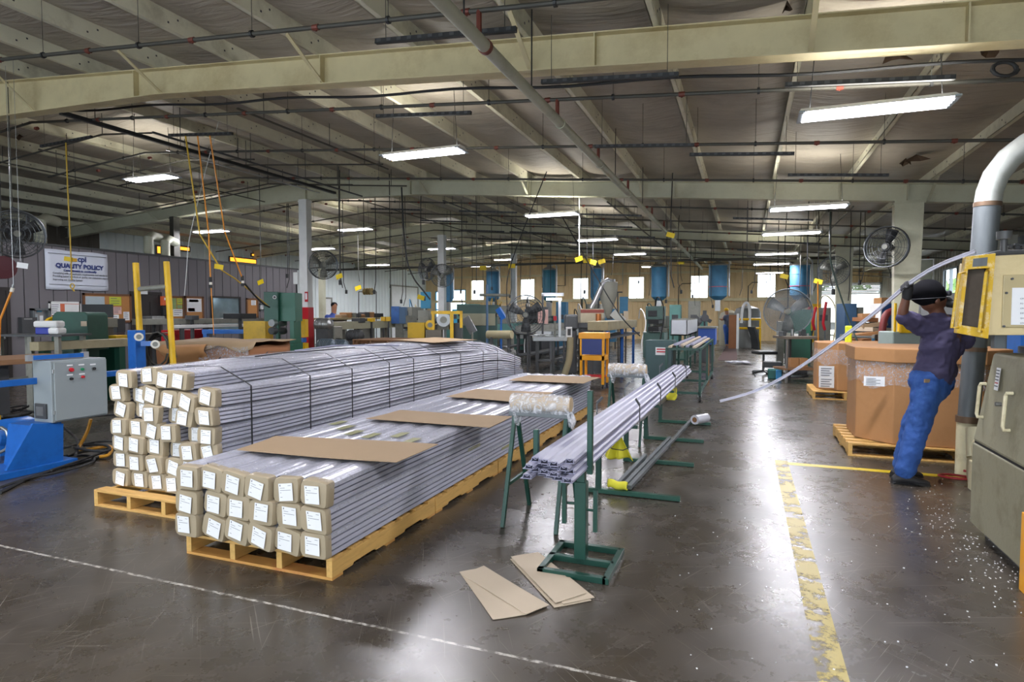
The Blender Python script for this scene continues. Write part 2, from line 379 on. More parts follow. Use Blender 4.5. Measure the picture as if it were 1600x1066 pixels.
RW = [(24, 25.4, 2.1, 3.0), (27.2, 28.8, 2.1, 3.0), (31, 32.5, 2.1, 3.0)]
struct(corr(YB, YF, 0, 4.0, lambda t, d, z: (XR-d, t, z), rw, .33, .03, RW).build('wall_right'))
for i, (a, c, z0, z1) in enumerate(RW):
    w = MB()
    for y0, y1, q0, q1 in ((a-.06, a, z0, z1), (c, c+.06, z0, z1), (a-.06, c+.06, z1, z1+.06), (a-.06, c+.06, z0-.06, z0), ((a+c)/2-.02, (a+c)/2+.02, z0, z1)): w.box(XR-.06, XR+.04, y0, y1, q0, q1, galv)
    struct(w.build('window_%d' % (9+i)))
BD = [(-18.5, -12.5, 0, 3.4), (-11, -5, 0, 3.4), (-3.6, 4.4, 0, 3.4)]
struct(corr(XL, XR, 0, 5.1, lambda t, d, z: (t, YB+d, z), tan, .33, .03, BD).build('wall_back'))
for i, (a, c, z0, z1) in enumerate(BD):        # unseen door openings added behind the camera to let in daylight fill
    w = MB()
    for x0, x1, q0, q1 in ((a-.15, a, 0, z1), (c, c+.15, 0, z1), (a-.15, c+.15, z1, z1+.15)): w.box(x0, x1, YB-.08, YB+.08, q0, q1, cream)
    struct(w.build('door_%d' % (5+i)))
    pl = bpy.data.lights.new('daylight', 'AREA'); pl.shape = 'RECTANGLE'; pl.size = c-a; pl.size_y = z1; pl.cycles.is_portal = True
    po = bpy.data.objects.new('daylight', pl); C.objects.link(po); po.location = ((a+c)/2, YB-.1, z1/2); po.rotation_euler = (math.pi/2, 0, math.pi)
# office box with grooved grey panelling
opan = mat('office_panelling', '#6d6a6e', .6, var=.06, scale=2)
b = MB(); y = YB+.2; b.box(OX-3.0, OX-.02, YB+.1, 16.7, 0, 2.97, mat('groove_grey', '#4a474a', .7))
while y < 16.7:
    y2 = min(y+.29, 16.7); b.box(OX-.02, OX, y, y2-.018, 0, 2.97, opan); y = y2
b.box(OX-3.0, OX+.02, YB+.1, 16.74, 2.97, 3.02, dgrey)
struct(b.build('wall_office'))
def office_door(n, y0, y1, z1):
    w = MB(); w.box(OX-.01, OX+.03, y0-.07, y0, 0, z1+.07, brownw if n == 3 else doorp); w.box(OX-.01, OX+.03, y1, y1+.07, 0, z1+.07, doorp); w.box(OX-.01, OX+.03, y0, y1, z1, z1+.07, doorp)
    w.box(OX-.01, OX+.015, y0, y1, 0, z1, doorp)
    for zz in (.25, 1.0, 1.45):
        for s in (0, 1): w.box(OX+.015, OX+.025, y0+.1+s*(y1-y0)/2, y0+(y1-y0)/2-.05+s*(y1-y0)/2, zz, zz+.35, doorp)
    w = struct(w.build('door_%d' % n)); MB().ball((OX+.07, y1-.1, 1.0), .035, m=steel).build('door_knob', None, w)
office_door(2, 10.72, 11.45, 1.98); office_door(3, 7.0, 7.95, 1.97)
w = MB()
for y0, y1, q0, q1 in ((13.08, 13.14, 1.0, 1.97), (14.1, 14.16, 1.0, 1.97), (13.08, 14.16, 1.95, 2.0), (13.08, 14.16, .98, 1.02)): w.box(OX-.01, OX+.04, y0, y1, q0, q1, doorp)
w = struct(w.build('window_12')); MB().box(OX+.005, OX+.012, 13.14, 14.1, 1.02, 1.95).build('pane', mat('office_glass', '#7f9299', .08, .3, var=.5, scale=3), w)
# roof frames: tapered beams with flanges, stiffeners and purlin struts
def depth(x):
    d = abs(x+10.7); return .33+max(0, .2*(1-d/3.6))
def frame(Y, n):
    b = MB(); X = [XL, -17, -14.2, -12.4, -11.2, -10.7, -10.2, -9, -7.2, -3, 0, 2.7, XR]; mm = cream if n == 2 else creamg
    for a, c in zip(X[:-1], X[1:]):
        za, zc = zb(a), zb(c); da, dc = depth(a), depth(c)
        for y0, y1, ta, tc_, ba, bc in ((-.008, .008, za, zc, za-da, zc-dc), (-.09, .09, za, zc, za-.012, zc-.012), (-.09, .09, za-da+.012, zc-dc+.012, za-da, zc-dc)):
            b.add([(a, Y+y0, ba), (c, Y+y0, bc), (c, Y+y1, bc), (a, Y+y1, ba), (a, Y+y0, ta), (c, Y+y0, tc_), (c, Y+y1, tc_), (a, Y+y1, ta)], [(0, 3, 2, 1), (4, 5, 6, 7), (0, 1, 5, 4), (2, 3, 7, 6), (0, 4, 7, 3), (1, 2, 6, 5)], mm)
    for x in (-14.2, -10.7, -7.6, -4.6, -1.4, 1.6, 2.7): b.box(x-.006, x+.006, Y-.085, Y+.085, zb(x)-depth(x), zb(x), mm)
    o = struct(b.build('trim_%d' % n))
    s = MB()
    for x in PURX[1::2]:
        s.bar((x, Y-.65, zb(x)+.02), (x, Y-.05, zb(x)-depth(x)+.02), .045, .01, mm, up=(0, 1, 0)); s.bar((x, Y+.65, zb(x)+.02), (x, Y+.05, zb(x)-depth(x)+.02), .045, .01, mm, up=(0, 1, 0))
    s.build('brace', None, o)
for i, Y in enumerate(FRAMES): frame(Y, i+1)
b = MB()
pc = mat('purlin_cream', '#dad8c2', .55, dirt='#857c62', dirt_amt=.5, dscale=2)
for k, x in enumerate(PURX):
    z = zb(x); s = -1 if x < -10.7 else 1
    bb = MB(); 
    bb.box(x-.004, x+.004, YB+.05, YF-.05, z, z+.2, pc); bb.box(x-.06 if s > 0 else x, x if s > 0 else x+.06, YB+.05, YF-.05, z, z+.006, pc); bb.box(x-.06 if s > 0 else x+.052, x-.052 if s > 0 else x+.06, YB+.05, YF-.05, z, z+.02, pc)
    y = YB+1
    while y < 22:
        bb.box(x-.007, x+.007, y, y+.02, z+.06, z+.08, dgrey); bb.box(x-.007, x+.007, y+.12, y+.14, z+.13, z+.15, dgrey); y += .76
    struct(bb.build('trim_%d' % (10+k)))
# columns
def column(x, Y, w0, w1, n, paint=None, m=creamg, d=.2):
    b = MB(); zt = zb(x)-depth(x)
    b.add([(x-w0/2, Y-d/2, 0), (x+w0/2, Y-d/2, 0), (x+w0/2, Y+d/2, 0), (x-w0/2, Y+d/2, 0), (x-w1/2, Y-d/2, zt), (x+w1/2, Y-d/2, zt), (x+w1/2, Y+d/2, zt), (x-w1/2, Y+d/2, zt)], [(0, 3, 2, 1), (4, 5, 6, 7), (0, 1, 5, 4), (2, 3, 7, 6), (0, 4, 7, 3), (1, 2, 6, 5)], m)
    b.box(x-w0/2-.05, x+w0/2+.05, Y-d/2-.05, Y+d/2+.05, 0, .02, m)
    b.box(x-w1/2-.02, x+w1/2+.02, Y-d/2-.01, Y+d/2+.01, zt-.06, zt-.04, m)
    if paint:
        z0, z1, pm = paint; b.box(x-w0/2-.012, x+w0/2+.012, Y-d/2-.006, Y+d/2+.006, z0, z1, pm)
    struct(b.build('trim_%d' % n))
column(-10.7, 12.9, .26, .24, 40, (.02, 1.66, redp), white); column(-10.7, 20.5, .26, .26, 41, None, white); column(-10.7, 28.1, .26, .26, 42, None, white)
column(2.7, 12.9, .32, .46, 43); column(2.7, 20.5, .34, .46, 44, (.3, 1.3, yellow)); column(2.7, 28.1, .34, .46, 45, (.3, 1.9, yellow))
column(-16.2, 20.5, .2, .2, 46); column(-15.3, 12.9, .16, .16, 47, None, dkpipe)
# yellow floor lines
wy = worn_yellow(); b = MB(); 
b.box(.3, .42, 1.2, 6.72, .0005, .002); struct(b.build('trim_50', wy))
b = MB(); b.box(.42, 2.6, 6.56, 6.66, .0005, .0022); struct(b.build('trim_51', mat('yellow_floor_paint', '#cdb323', .4, dirt='#7a6b30', dirt_amt=.6, dscale=14)))
# ---------------------------------------------------------------- pipes under the roof
hang_lbl = 0
def branch(Y, dz, x0, x1, r, name_lbl, xm=-1.95):
    t = thing('sprinkler_pipe', name_lbl, 'pipe', (x0, Y, zb(x0)-dz), 'sprinkler branch pipes')
    pts = [(x0, Y, zb(x0)-dz)]+([(-10.7, Y, zb(-10.7)-dz)] if x0 < -10.7 else [])+[(x1, Y, zb(x1)-dz)]
    MB().tube(pts, r, dkpipe, 8).build('pipe', None, t)
    x = x0+.8; k = 0
    while x < x1:
        z = zb(x)-dz; h = MB(); h.cyl((x, Y, z), (x, Y, zb(x)+.15), .0032, dkpipe, 6); h.lathe([(r+.006, -.012), (r+.012, -.012), (r+.012, .012), (r+.006, .012)], (x, Y, z), black, 10, 'x')
        h.build('hanger', None, t)
        f = MB(); f.cyl((x+.7-.03, Y, z-.058), (x+.7+.03, Y, z-.06), r+.006, redfit, 10); f.cyl((x+.7, Y, z-.09), (x+.7, Y, z-.05), .012, redfit, 8); f.build('sprinkler_head', None, t)
        x += 1.42 if Y < 14 else 2.84; k += 1
LB = ['across the roof nearest the camera, above the first beam', 'with a black cable along it, behind the first roof beam', 'across the roof over the ceiling lights, third from the camera', 'running tight in front of the second roof beam']
for i, Y in enumerate([4.37, 6.45, 8.42, 10.7, 13.6, 15.7, 17.8, 19.9, 22.2, 24.4, 26.6, 29.5, 32]):
    where = LB[i] if i < 4 else 'across the roof between second and third beams, %s of four' % ORD[i-4] if i < 8 else 'across the roof beyond the third beam, %s of five' % ORD[i-8]
    branch(Y, .42, -19 if Y > 17 else -13.5, 6.2, .02 if i < 4 else .018, 'dark sprinkler pipe '+where)
t = thing('sprinkler_main', 'long pale grey sprinkler main pipe running the length of the hall under the beams', 'pipe', (-1.95, YB+1, 3.6))
MB().tube([(-1.95, YB+1, 3.6), (-1.95, 30, 3.6)], .052, grpipe, 14).build('pipe', None, t)
for Y in (3.4, 4.37, 6.45, 8.42, 10.7, 13.6, 15.7, 17.8, 19.9, 22.2):
    f = MB(); f.cyl((-1.95, Y, 3.6), (-1.95, Y, zb(-1.95)-.42), .022, redfit, 8); f.lathe([(.053, -.02), (.06, -.02), (.06, .02), (.053, .02)], (-1.95, Y+.12, 3.6), redfit if Y < 5 else grpipe, 14, 'y'); f.build('red_tee', None, t)
for Y in (4.0, 5.5, 9.5, 12.2, 16, 19):
    MB().cyl((-1.95, Y+.1, 3.64), (-1.95, Y+.1, zb(-1.95)+.15), .007, black, 6).build('hanger', None, t)
def rail(x, Y, L=1.3, dz=.45, lbl='', ln=.04):
    t = MB(); z0, z1 = zb(x-L/2)-dz, zb(x+L/2)-dz; t.bar((x-L/2, Y, z0), (x+L/2, Y, z1), ln, ln, black)
    for k in range(int(L/.1)): t.box(x-L/2+k*.1+.02, x-L/2+k*.1+.06, Y-ln/2-.004, Y+ln/2+.004, z0+(z1-z0)*k*.1/L-ln*.3, z0+(z1-z0)*k*.1/L+ln*.3, dgrey)
    t.cyl((x-L/2+.1, Y, z0), (x-L/2+.1, Y, zb(x-L/2+.1)+.15), .0032, dkpipe, 6); t.cyl((x+L/2-.1, Y, z1), (x+L/2-.1, Y, zb(x+L/2-.1)+.15), .0032, dkpipe, 6)
    return tag(t.build('strut_rail'), lbl, 'rail', 'slotted strut rails under the roof')
rs = [(-2.38, 4.6, 'under the roof in front of the first beam beside the sprinkler main'), (-1.25, 5.75, 'just behind the first roof beam, right of the sprinkler main'), (-3.7, 6.6, 'under the roof above the middle ceiling light'), (-1.3, 8.2, 'right of the sprinkler main, two pipes behind the first beam'), (.95, 6.15, 'above the big right hand ceiling light'), (-.1, 8.7, 'crossing the roof panel left of the right ceiling light'),
      (-7.9, 7.15, 'with two yellow hoses hanging from it'), (-10.9, 7.1, 'at far left with a single yellow cord hanging'), (1.2, 10.0, 'just before the second roof beam on the right')]
for x, Y, l in rs: rail(x, Y, 1.3, .48, 'short slotted rail '+l)
k = 0
for Y in (14.4, 16.6, 18.8, 21.6, 24.0):
    for j, x in enumerate((-8.6, -6.2, -3.4, .8)):
        rail(x+.3*((k*7) % 3-1), Y, 1.6, .5, 'slotted roof rail far back, %s row past the second beam, %s from left' % (ORD[int((Y-14)/2.3)], ORD[j])); k += 1
def ytrack(x, y0, y1, dz, m, lbl, w=.05, nm='cable_track'):
    b = MB(); z = zb(x)-dz; b.bar((x, y0, z), (x, y1, z), w, w*.8, m)
    y = y0+.5
    while y < y1: b.cyl((x, y, z), (x, y, zb(x)+.07), .006, m, 6); y += 1.5
    return tag(b.build(nm), lbl, 'rail')
p1 = PX(118, 169, -9.3)
ytrack(-9.3, 6.0, 12.3, .45, black, 'long black track under the roof running back towards the ridge column', .07)
ytrack(-8.6, 6.9, 12.4, .5, dgrey, 'thin dark conduit under the roof beside the long black track', .035, 'conduit')
ytrack(-10.0, 8.3, 12.6, .4, alum, 'pale conduit under the roof left of the long black track', .03, 'conduit')
ytrack(.0, 13.3, 24, .45, dgrey, 'dark conduit along the roof past the second beam, above the aisle', .03, 'conduit')
ytrack(-6.9, 13.3, 27, .42, dgrey, 'dark conduit along the roof past the second beam, right of the ridge', .03, 'conduit')
b = MB(); pts = []
for k in range(40):
    x = -9.6+k*.34; pts.append((x, 6.3, zb(x)-.32-.018*math.sin(k*.9)))
tag(b.tube(pts, .016, rubber, 6).build('roof_cable'), 'black cable run along the sprinkler pipe behind the first beam', 'cable')
b = MB(); px_ = 3.0
pts = [(PY(1455+14*math.cos(a), 112+10*math.sin(a)+0, 6.3)) for a in [i*.5 for i in range(26)]]
pts = [PY(1570+22*math.cos(i*.6)*(1-.01*i), 108+11*math.sin(i*.6), 6.25) for i in range(24)]
tag(b.tube(pts, .014, rubber, 6).build('cable_coil'), 'coiled end of black cable tied up under the roof at top right', 'cable')
# ---------------------------------------------------------------- ceiling lights
tubeM = emit('lit_tube', '#f2f0ff', 14.0)
def light(x, Y, z, L=1.22, lbl=''):
    t = thing('ceiling_light', lbl, 'light', (x, Y, z), 'fluorescent ceiling lights')
    b = MB(); w = .17
    b.add([(x-L/2, Y-w, z), (x+L/2, Y-w, z), (x+L/2, Y+w, z), (x-L/2, Y+w, z), (x-L/2+.02, Y-.07, z+.06), (x+L/2-.02, Y-.07, z+.06), (x+L/2-.02, Y+.07, z+.06), (x-L/2+.02, Y+.07, z+.06)], [(4, 5, 6, 7), (0, 1, 5, 4), (2, 3, 7, 6), (0, 4, 7, 3), (1, 2, 6, 5)], white)
    b.box(x-L/2, x-L/2+.05, Y-w, Y+w, z-.005, z+.012, greyp); b.box(x+L/2-.05, x+L/2, Y-w, Y+w, z-.005, z+.012, greyp)
    b.build('reflector', None, t)
    for q in (-.105, -.035, .035, .105): MB().cyl((x-L/2+.04, Y+q, z-.002), (x+L/2-.04, Y+q, z-.002), .016, tubeM, 8).build('tube', None, t)
    for s in (-1, 1): MB().cyl((x+s*L*.42, Y, z+.05), (x+s*L*.38, Y, zb(x)+.15), .004, black, 5).build('hanging_wire', None, t)
    ud = bpy.data.lights.new('roof_fill', 'AREA'); ud.shape = 'RECTANGLE'; ud.size = L-.1; ud.size_y = .1; ud.energy = LAMP_W*.2; ud.color = (1, .95, .86)  # upward fill lamp added to each fixture to brighten the roof
    uo = bpy.data.objects.new('roof_fill', ud); C.objects.link(uo); uo.parent = t; uo.location = (0, 0, .075); uo.rotation_euler = (math.pi, 0, 0)
    ld = bpy.data.lights.new('lamp', 'AREA'); ld.shape = 'RECTANGLE'; ld.size = L-.1; ld.size_y = .28; ld.energy = LAMP_W; ld.color = (.96, .95, 1.0)
    lo = bpy.data.objects.new('lamp', ld); C.objects.link(lo); lo.parent = t; lo.location = (0, 0, -.022)
LT = [(1365, 172, 3.3, 'big bright ceiling light at upper right, nearest the camera'), (662, 241, 3.7, 'ceiling light above the middle of the profile stacks'), (237, 279, 4.15, 'ceiling light at upper left over the grey control box'),
      (330, 362, 3.9, 'ceiling light hanging in front of the office wall beside the yellow hoses'), (555, 359, 4.15, 'ceiling light just right of the red-footed column'), (500, 389, 3.9, 'ceiling light behind the red-footed column, above its fan'), (690, 389, 4.15, 'ceiling light at the white column with two fans'),
      (790, 406, 4.19, 'small far ceiling light right of the white column with fans'), (862, 336, 3.66, 'ceiling light with a white cord hanging at its right end, over the centre'), (934, 375, 3.67, 'ceiling light second back over the centre line'), (1262, 325, 3.26, 'ceiling light left of the big right-hand cream column, nearer one'), (1236, 365, 3.26, 'ceiling light left of the big right-hand cream column, farther one'), (1213, 397, 3.27, 'small far ceiling light over the right aisle'), (1205, 413, 3.25, 'smallest dim far light over the right aisle')]
for u, v, z, l in LT:
    d = ray(u, v); p = EYE+d*((z-EYE.z)/d.z); light(p.x, p.y, z, 1.22, l)
for (x, Y, dz), l in zip(((-4.1, 23, .7), (-4.1, 29.5, .7), (-8.6, 30.5, .7), (-13.8, 31, .6), (-16.8, 25.5, .6), (1.0, 31, .6)), ('over the extrusion lines in the centre, nearer one', 'over the extrusion lines in the centre, farther one', 'near the far wall between the third and fourth blue hoppers', 'near the far left corner behind the white columns', 'added to brighten the white left wall', 'near the far wall above the right windows')): light(x, Y, zb(x)-dz, 1.22, 'distant ceiling light '+l)  # the light by the left wall is added to brighten that wall
for x, Y in ((-4.2, 2.0), (-10.9, 2.2), (.9, .9), (-4.2, -3), (1, -4.5), (-10.8, -3.6), (-7.8, 5.2)):
    if (x, Y) != (-7.8, 5.2): light(x, Y, zb(x)-.75, 1.22, 'ceiling light out of view %s the camera, %s row' % ('just above' if Y > 0 else 'behind', 'left' if x < -8 else 'middle' if x < 0 else 'right'))

for k, (Y, x0, x1, dz) in enumerate(((7.6, -14, -9.5, .3), (9.3, -14.5, -8.9, .35), (9.9, -13.5, -6.4, .32), (11.6, -15.5, -8.3, .38), (12.1, -14.8, -7.2, .3))):
    b = MB(); P = [(x0, Y, zb(x0)-dz), (-10.7, Y, zb(-10.7)-dz), (x1, Y, zb(x1)-dz)]; b.tube(P, .016, dkpipe, 6)
    for x in (x0+.5, -10.7, x1-.4): b.cyl((x, Y, zb(x)-dz), (x, Y, zb(x)+.07), .006, black, 6)
    tag(b.build('conduit'), 'thin dark conduit crossing under the left roof bay, %s of five going back' % ORD[k], 'pipe')
for k, (x, y0, y1, dz) in enumerate(((-13.2, 6.4, 12.5, .4), (-12.1, 7.4, 14, .36), (-6.6, 6.6, 10.4, .3), (-5.2, 13.4, 22, .4), (-2.9, 13.4, 24, .36), (1.9, 13.4, 20, .36), (-9.4, 13.4, 22, .42))):
    ytrack(x, y0, y1, dz, dkpipe, ['dark conduit running back under the roof at far left', 'dark conduit running back under the roof, second from the left', 'dark conduit between the first and second beams, left of the middle ceiling light', 'dark conduit past the second beam, left of the sprinkler main', 'dark conduit past the second beam, just left of the sprinkler main', 'dark conduit past the second beam near the right columns', 'dark conduit past the second beam close to the ridge'][k], .028, 'conduit')

for k, (u, v, w) in enumerate(((1432, 244, .35), (1415, 250, .2), (1400, 82, .25), (1548, 73, .18), (1230, 5, .12), (30, 212, .15))):
    d = ray(u, v); zz = None
    tq = 1.0
    while True:
        p = EYE+d*tq
        if p.z >= zb(p.x)+.10 or tq > 40: break
        tq += .01
    b = MB(); rr = random.Random(k); P = [(p.x+w*rr.uniform(.3, .6)*math.cos(a), p.y+w*.5*rr.uniform(.4, 1)*math.sin(a), zb(p.x)+.06+rr.uniform(-.05, .03)) for a in [i*.9 for i in range(7)]]
    b.add(P+[(p.x, p.y, zb(p.x)+.13)], [(i, (i+1) % 7, 7) for i in range(7)]); o = b.build('torn_insulation', mat('torn_backing', '#4a3a2b', .8, var=.4, scale=9)); so = o.modifiers.new('s', 'SOLIDIFY'); so.thickness = .004
    tag(o, 'torn brown flap of roof insulation '+['right of the big ceiling light, larger one', 'right of the big ceiling light, smaller one', 'just behind the first beam at upper right', 'at the top right edge under the first beam', 'at the top edge before the first beam', 'at far left under the roof'][k], 'insulation')

for k, (x, z0) in enumerate(((-15, 0), (-11.4, 0), (-9.3, 1), (-7.9, 0), (-4.9, 0), (-3.6, 1), (-1.4, 0), (.1, 1), (2.1, 0), (2.9, 0))):
    b = MB(); b.tube([(x, YF-.16, z0), (x, YF-.16, 3.0), (x+.2, YF-.16, 3.2), (x+1.1, YF-.16, 3.2), (x+1.1, YF-.16, zb(x)+.07)] if k % 2 else [(x, YF-.16, z0), (x, YF-.16, zb(x)+.07)], .028, dkpipe if k % 3 else grpipe, 6)
    tag(b.build('wall_conduit'.replace('wall_', 'steel_')), 'thin steel conduit on the tan far wall, %s from the left' % ORD[k], 'pipe')
# ================================================================ pallets
def pallet(x0, y0, W_, L_, m, lbl, grp, h=.13, open_y=True):
    t = thing('wooden_pallet', lbl, 'pallet', (x0, y0, 0), grp)
    sh = h-.034
    for k in range(4):
        x = x0+(W_-.04)*k/3; b = MB()
        poly = [(0, 0), (.16*L_, 0), (.17*L_, .014), (.35*L_, .014), (.36*L_, 0), (.64*L_, 0), (.65*L_, .014), (.83*L_, .014), (.84*L_, 0), (L_, 0), (L_, sh), (0, sh)]
        b.prism(poly, x, x+.04, woodx, lambda a, c, z: (z, y0+a, .017+c)); b.build('stringer', None, t, .002)
    n = 7
    for k in range(n):
        w = .1; y = y0+(L_-w)*k/(n-1); MB().box(x0, x0+W_, y, y+w, h-.017, h, wood).build('deck_board', None, t, .002)
    for y in (0, .5, 1):
        yy_ = y0+(L_-.1)*y; MB().box(x0, x0+W_, yy_, yy_+.1, 0, .017, wood if m is None else m).build('bottom_board', None, t, .002)
    return t
redwood = mat('red_stained_wood', '#c9964f', .7, dirt='#a03434', dirt_amt=.7, dscale=2)
P0 = pallet(-3.24, 2.76, 1.10, 1.21, redwood, 'yellow pine pallet under the low front stack, nearest the camera', 'pallets under the low front stack')
for k in range(1, 5):
    dup(P0, (-3.24, 2.76+1.23*k, 0), 'yellow pine pallet under the low front stack, %s from the near end' % ORD[k])
P1 = pallet(-4.72, 3.2, 1.12, 1.21, None, 'wooden pallet under the tall rear stack, nearest the camera', 'pallets under the tall rear stack')
for k in range(1, 5):
    dup(P1, (-4.72, 3.2+1.23*k, 0), 'wooden pallet under the tall rear stack, %s from the near end' % ORD[k])
for y in (3.35, 5.0, 6.6, 8.1):       # stencil burnt into the stringers
    pass
# ================================================================ wrapped bundles
inside = mat('profile_end_shadow', '#3a3c46', .6)
def bundle(cx, cz, fx, fz, y0, y1, w, h, lbl, grp, tilt, seed, bow=None, top=False, full=True):
    r = random.Random(seed); t = thing('profile_bundle', lbl, 'bundle', (fx, (y0+y1)/2, fz-h/2), grp)
    def sec(w, h):
        p = []; n = 4
        for i in range(n+1):                       # right side, ridged
            z = -h/2+.003+(h-.006)*i/n; q = (h-.006)/n
            if i < n: p += [(w/2, z+.002), (w/2-.006, z+q*.70), (w/2-.024, z+q*.78), (w/2-.024, z+q*.97)]
        for k in range(0, 9): p.append(((w/2-.004)*(1-k/4), h/2-.016+.02*math.sin(math.pi*(k+.35)/8.7)**.6+.002*math.sin(k*2.2)))
        for i in range(n, -1, -1):
            z = -h/2+.004+(h-.008)*i/n; p.append((-w/2, z))
            if i > 0: p.append((-w/2+.015, z-(h/n)*.38))
        for k in range(1, 8): p.append((-w/2+w*k/8, -h/2))
        return p
    S = sec(w, h); rs = []; ts = [0, .03, .07, .12, .2, .3, .4, .5, .6, .7, .8, .87, .93, 1]
    ph = r.uniform(0, 6)
    for tt in ts:
        a = max(0, 1-tt/.2); a = a*a
        x = fx+(cx-fx)*a; z = fz+(cz-fz)*a; th = tilt*a
        dx, dz = bow(tt) if bow else (0, 0)
        x += dx+.003*math.sin(ph+tt*9); z += dz
        ct, st = math.cos(th), math.sin(th)
        rs.append([Vector((x+px*ct-pz*st, y0+.02+(y1-y0-.02)*tt, z+px*st+pz*ct)) for px, pz in S])
    b = MB(); b.rings(rs, None, True, smooth=False); b.build('profiles', wrap, t)
    # film: clear shell standing a little off the vinyl over the top and sides
    b = MB(); fr = []
    for i, tt in enumerate(ts):
        c = sum(rs[i], Vector())/len(rs[i]); a = max(0, 1-tt/.2)**2; th = tilt*a; ct, st = math.cos(th), math.sin(th); row = []
        for q in ((-w/2-.004, h/2-.03), (-w/2-.001, h/2-.012), (-w/2+.03, h/2+.006), (0, h/2+.009), (w/2-.03, h/2+.006), (w/2+.001, h/2-.012), (w/2+.003, h/2-.03)):
            row.append(Vector((c.x+q[0]*ct-q[1]*st, c.y-(.03 if i == 0 else 0), c.z+q[0]*st+q[1]*ct)) + Vector((0, 0, .003*math.sin(i*3+q[0]*60))))
        fr.append(row)
    if full:
        b.rings(fr, None, False, closed=False); b.build('stretch_film', film, t)
    # folded cardboard cap over the near end
    ct, st = math.cos(tilt), math.sin(tilt); sk = r.uniform(-.012, .012); sk2 = r.uniform(-.01, .01)
    def cp(x, z, y): return Vector((cx+x*ct-z*st+sk*(z/h), y0+y, cz+x*st+z*ct+sk2*(x/w)))
    def ring(s, y, skx=0):
        W2, H2 = w/2+.003, h/2+.004; c = .018; pts = []
        for sx, sz, a0 in ((1, -1, -90), (1, 1, 0), (-1, 1, 90), (-1, -1, 180)):
            cc = c if sx > 0 else c*1.9
            for q in (0, 45, 90):
                a = math.radians(a0+q); pts.append(cp((sx*(W2-cc)+cc*math.cos(a))*s, (sz*(H2-cc)+cc*math.sin(a))*s, y))
        return pts
    d = r.uniform(.012, .04)
    cap = MB(); cap.rings([ring(.93, -.022), ring(.985, -.012), ring(1.0, 0), ring(1.015, d)], cardc, False, smooth=False)
    n = 12; cap.add(ring(.93, -.022)+[cp(0, 0, -.026)], [(i, (i+1) % n, n) for i in range(n)], cardc, True)
    c_o = cap.build('end_cap', None, t)
    la = r.uniform(-.22, .22) if r.random() < .5 else r.uniform(-.06, .06); lw, lh = .050, .050; ox, oz = r.uniform(-.012, .012), r.uniform(-.008, .008)
    def lp(x, z, e): 
        xx = ox+x*math.cos(la)-z*math.sin(la); zz = oz+x*math.sin(la)+z*math.cos(la); return cp(xx, zz, -.0275-e-.004*max(0, x/lw))
    L = MB(); L.add([lp(-lw, -lh, 0), lp(lw, -lh, 0), lp(lw, lh, 0), lp(-lw, lh, 0), lp(-lw, -lh, .001), lp(lw, -lh, .001), lp(lw, lh, .001), lp(-lw, lh, .001)], [(0, 1, 2, 3), (7, 6, 5, 4), (0, 4, 5, 1), (1, 5, 6, 2), (2, 6, 7, 3), (3, 7, 4, 0)], paper)
    k = [(-lw*.72+.006*math.cos(a), lh*.78+.006*math.sin(a)) for a in [i*math.pi/4 for i in range(8)]]
    L.add([lp(x, z, .0016) for x, z in k], [tuple(range(8))], ink)
    for j, (a, c) in enumerate(((-.5, .8), (-.8, .6), (-.8, .75), (-.8, .2), (-.2, .7), (-.8, .4))):
        zz = lh*(.72-.26*j); L.add([lp(a*lw, zz, .0016), lp(c*lw, zz, .0016), lp(c*lw, zz+.0022, .0016), lp(a*lw, zz+.0022, .0016)], [(0, 1, 2, 3)], ink)
    L.build('label_sheet', None, c_o, label='white printed label on the cardboard cap')
    return t
FRONT = [[(-3.11, .505), (-2.965, .51), (-2.79, .50), (-2.60, .50), (-2.41, .50), (-2.19, .505)],
         [(-3.13, .355), (-2.90, .365), (-2.71, .365), (-2.54, .36), (-2.37, .355), (-2.2, .355)],
         [(-3.15, .215), (-2.94, .22), (-2.745, .225), (-2.565, .22), (-2.40, .21), (-2.21, .212)]]
LAY = ['top', 'middle', 'bottom']
FT = [[-.02, -.2, -.12, -.06, .03, -.1], [-.04, -.18, -.06, -.02, .02, 0], [-.06, -.22, -.2, -.2, -.16, -.02]]
for r_, row in enumerate(FRONT):
    for k, (x, z) in enumerate(row):
        bundle(-3.165+.187*k+(x+3.165-.187*k)*.45, z, -3.165+.187*k, .2125+.146*(2-r_), 2.71+.012*((k*5+r_*3) % 3), 8.85-.05*((k*3+r_) % 3), .178, .14,
               'capped profile bundle in the low front stack, %s layer, %s from the left' % (LAY[r_], ORD[k]), 'bundles in the low front stack', FT[r_][k], 100+r_*10+k)
S = 1.04
REAR = [[(-4.34, 1.01, 0), (-4.08, 1.04, 0), (-3.93, 1.02, 0), (-3.78, 1.02, 0)],
        [(-4.42, .9, 0), (-4.22, .885, 1), (-4.1, .9, 0), (-3.89, .88, 0), (-3.71, .87, 0), (-3.54, .91, 0)],
        [(-4.37, .775, 0), (-4.20, .775, 1), (-4.06, .765, 0), (-3.90, .75, 1), (-3.765, .755, 0), (-3.55, .775, 0)],
        [(-4.39, .645, 0), (-4.23, .64, 0), (-4.07, .64, 0), (-3.9, .63, 0), (-3.7, .63, 1), (-3.54, .64, 0)],
        [(-4.39, .52, 0), (-4.21, .52, 0), (-4.04, .515, 0), (-3.86, .505, 1), (-3.7, .51, 0), (-3.52, .52, 0)],
        [(-4.41, .395, 0), (-4.25, .385, 0), (-4.03, .39, 0), (-3.86, .38, 0), (-3.69, .39, 0), (-3.52, .39, 0)],
        [(-4.38, .262, 0), (-4.21, .26, 0), (-4.01, .26, 0), (-3.84, .258, 0), (-3.67, .26, 0), (-3.52, .26, 0)]]
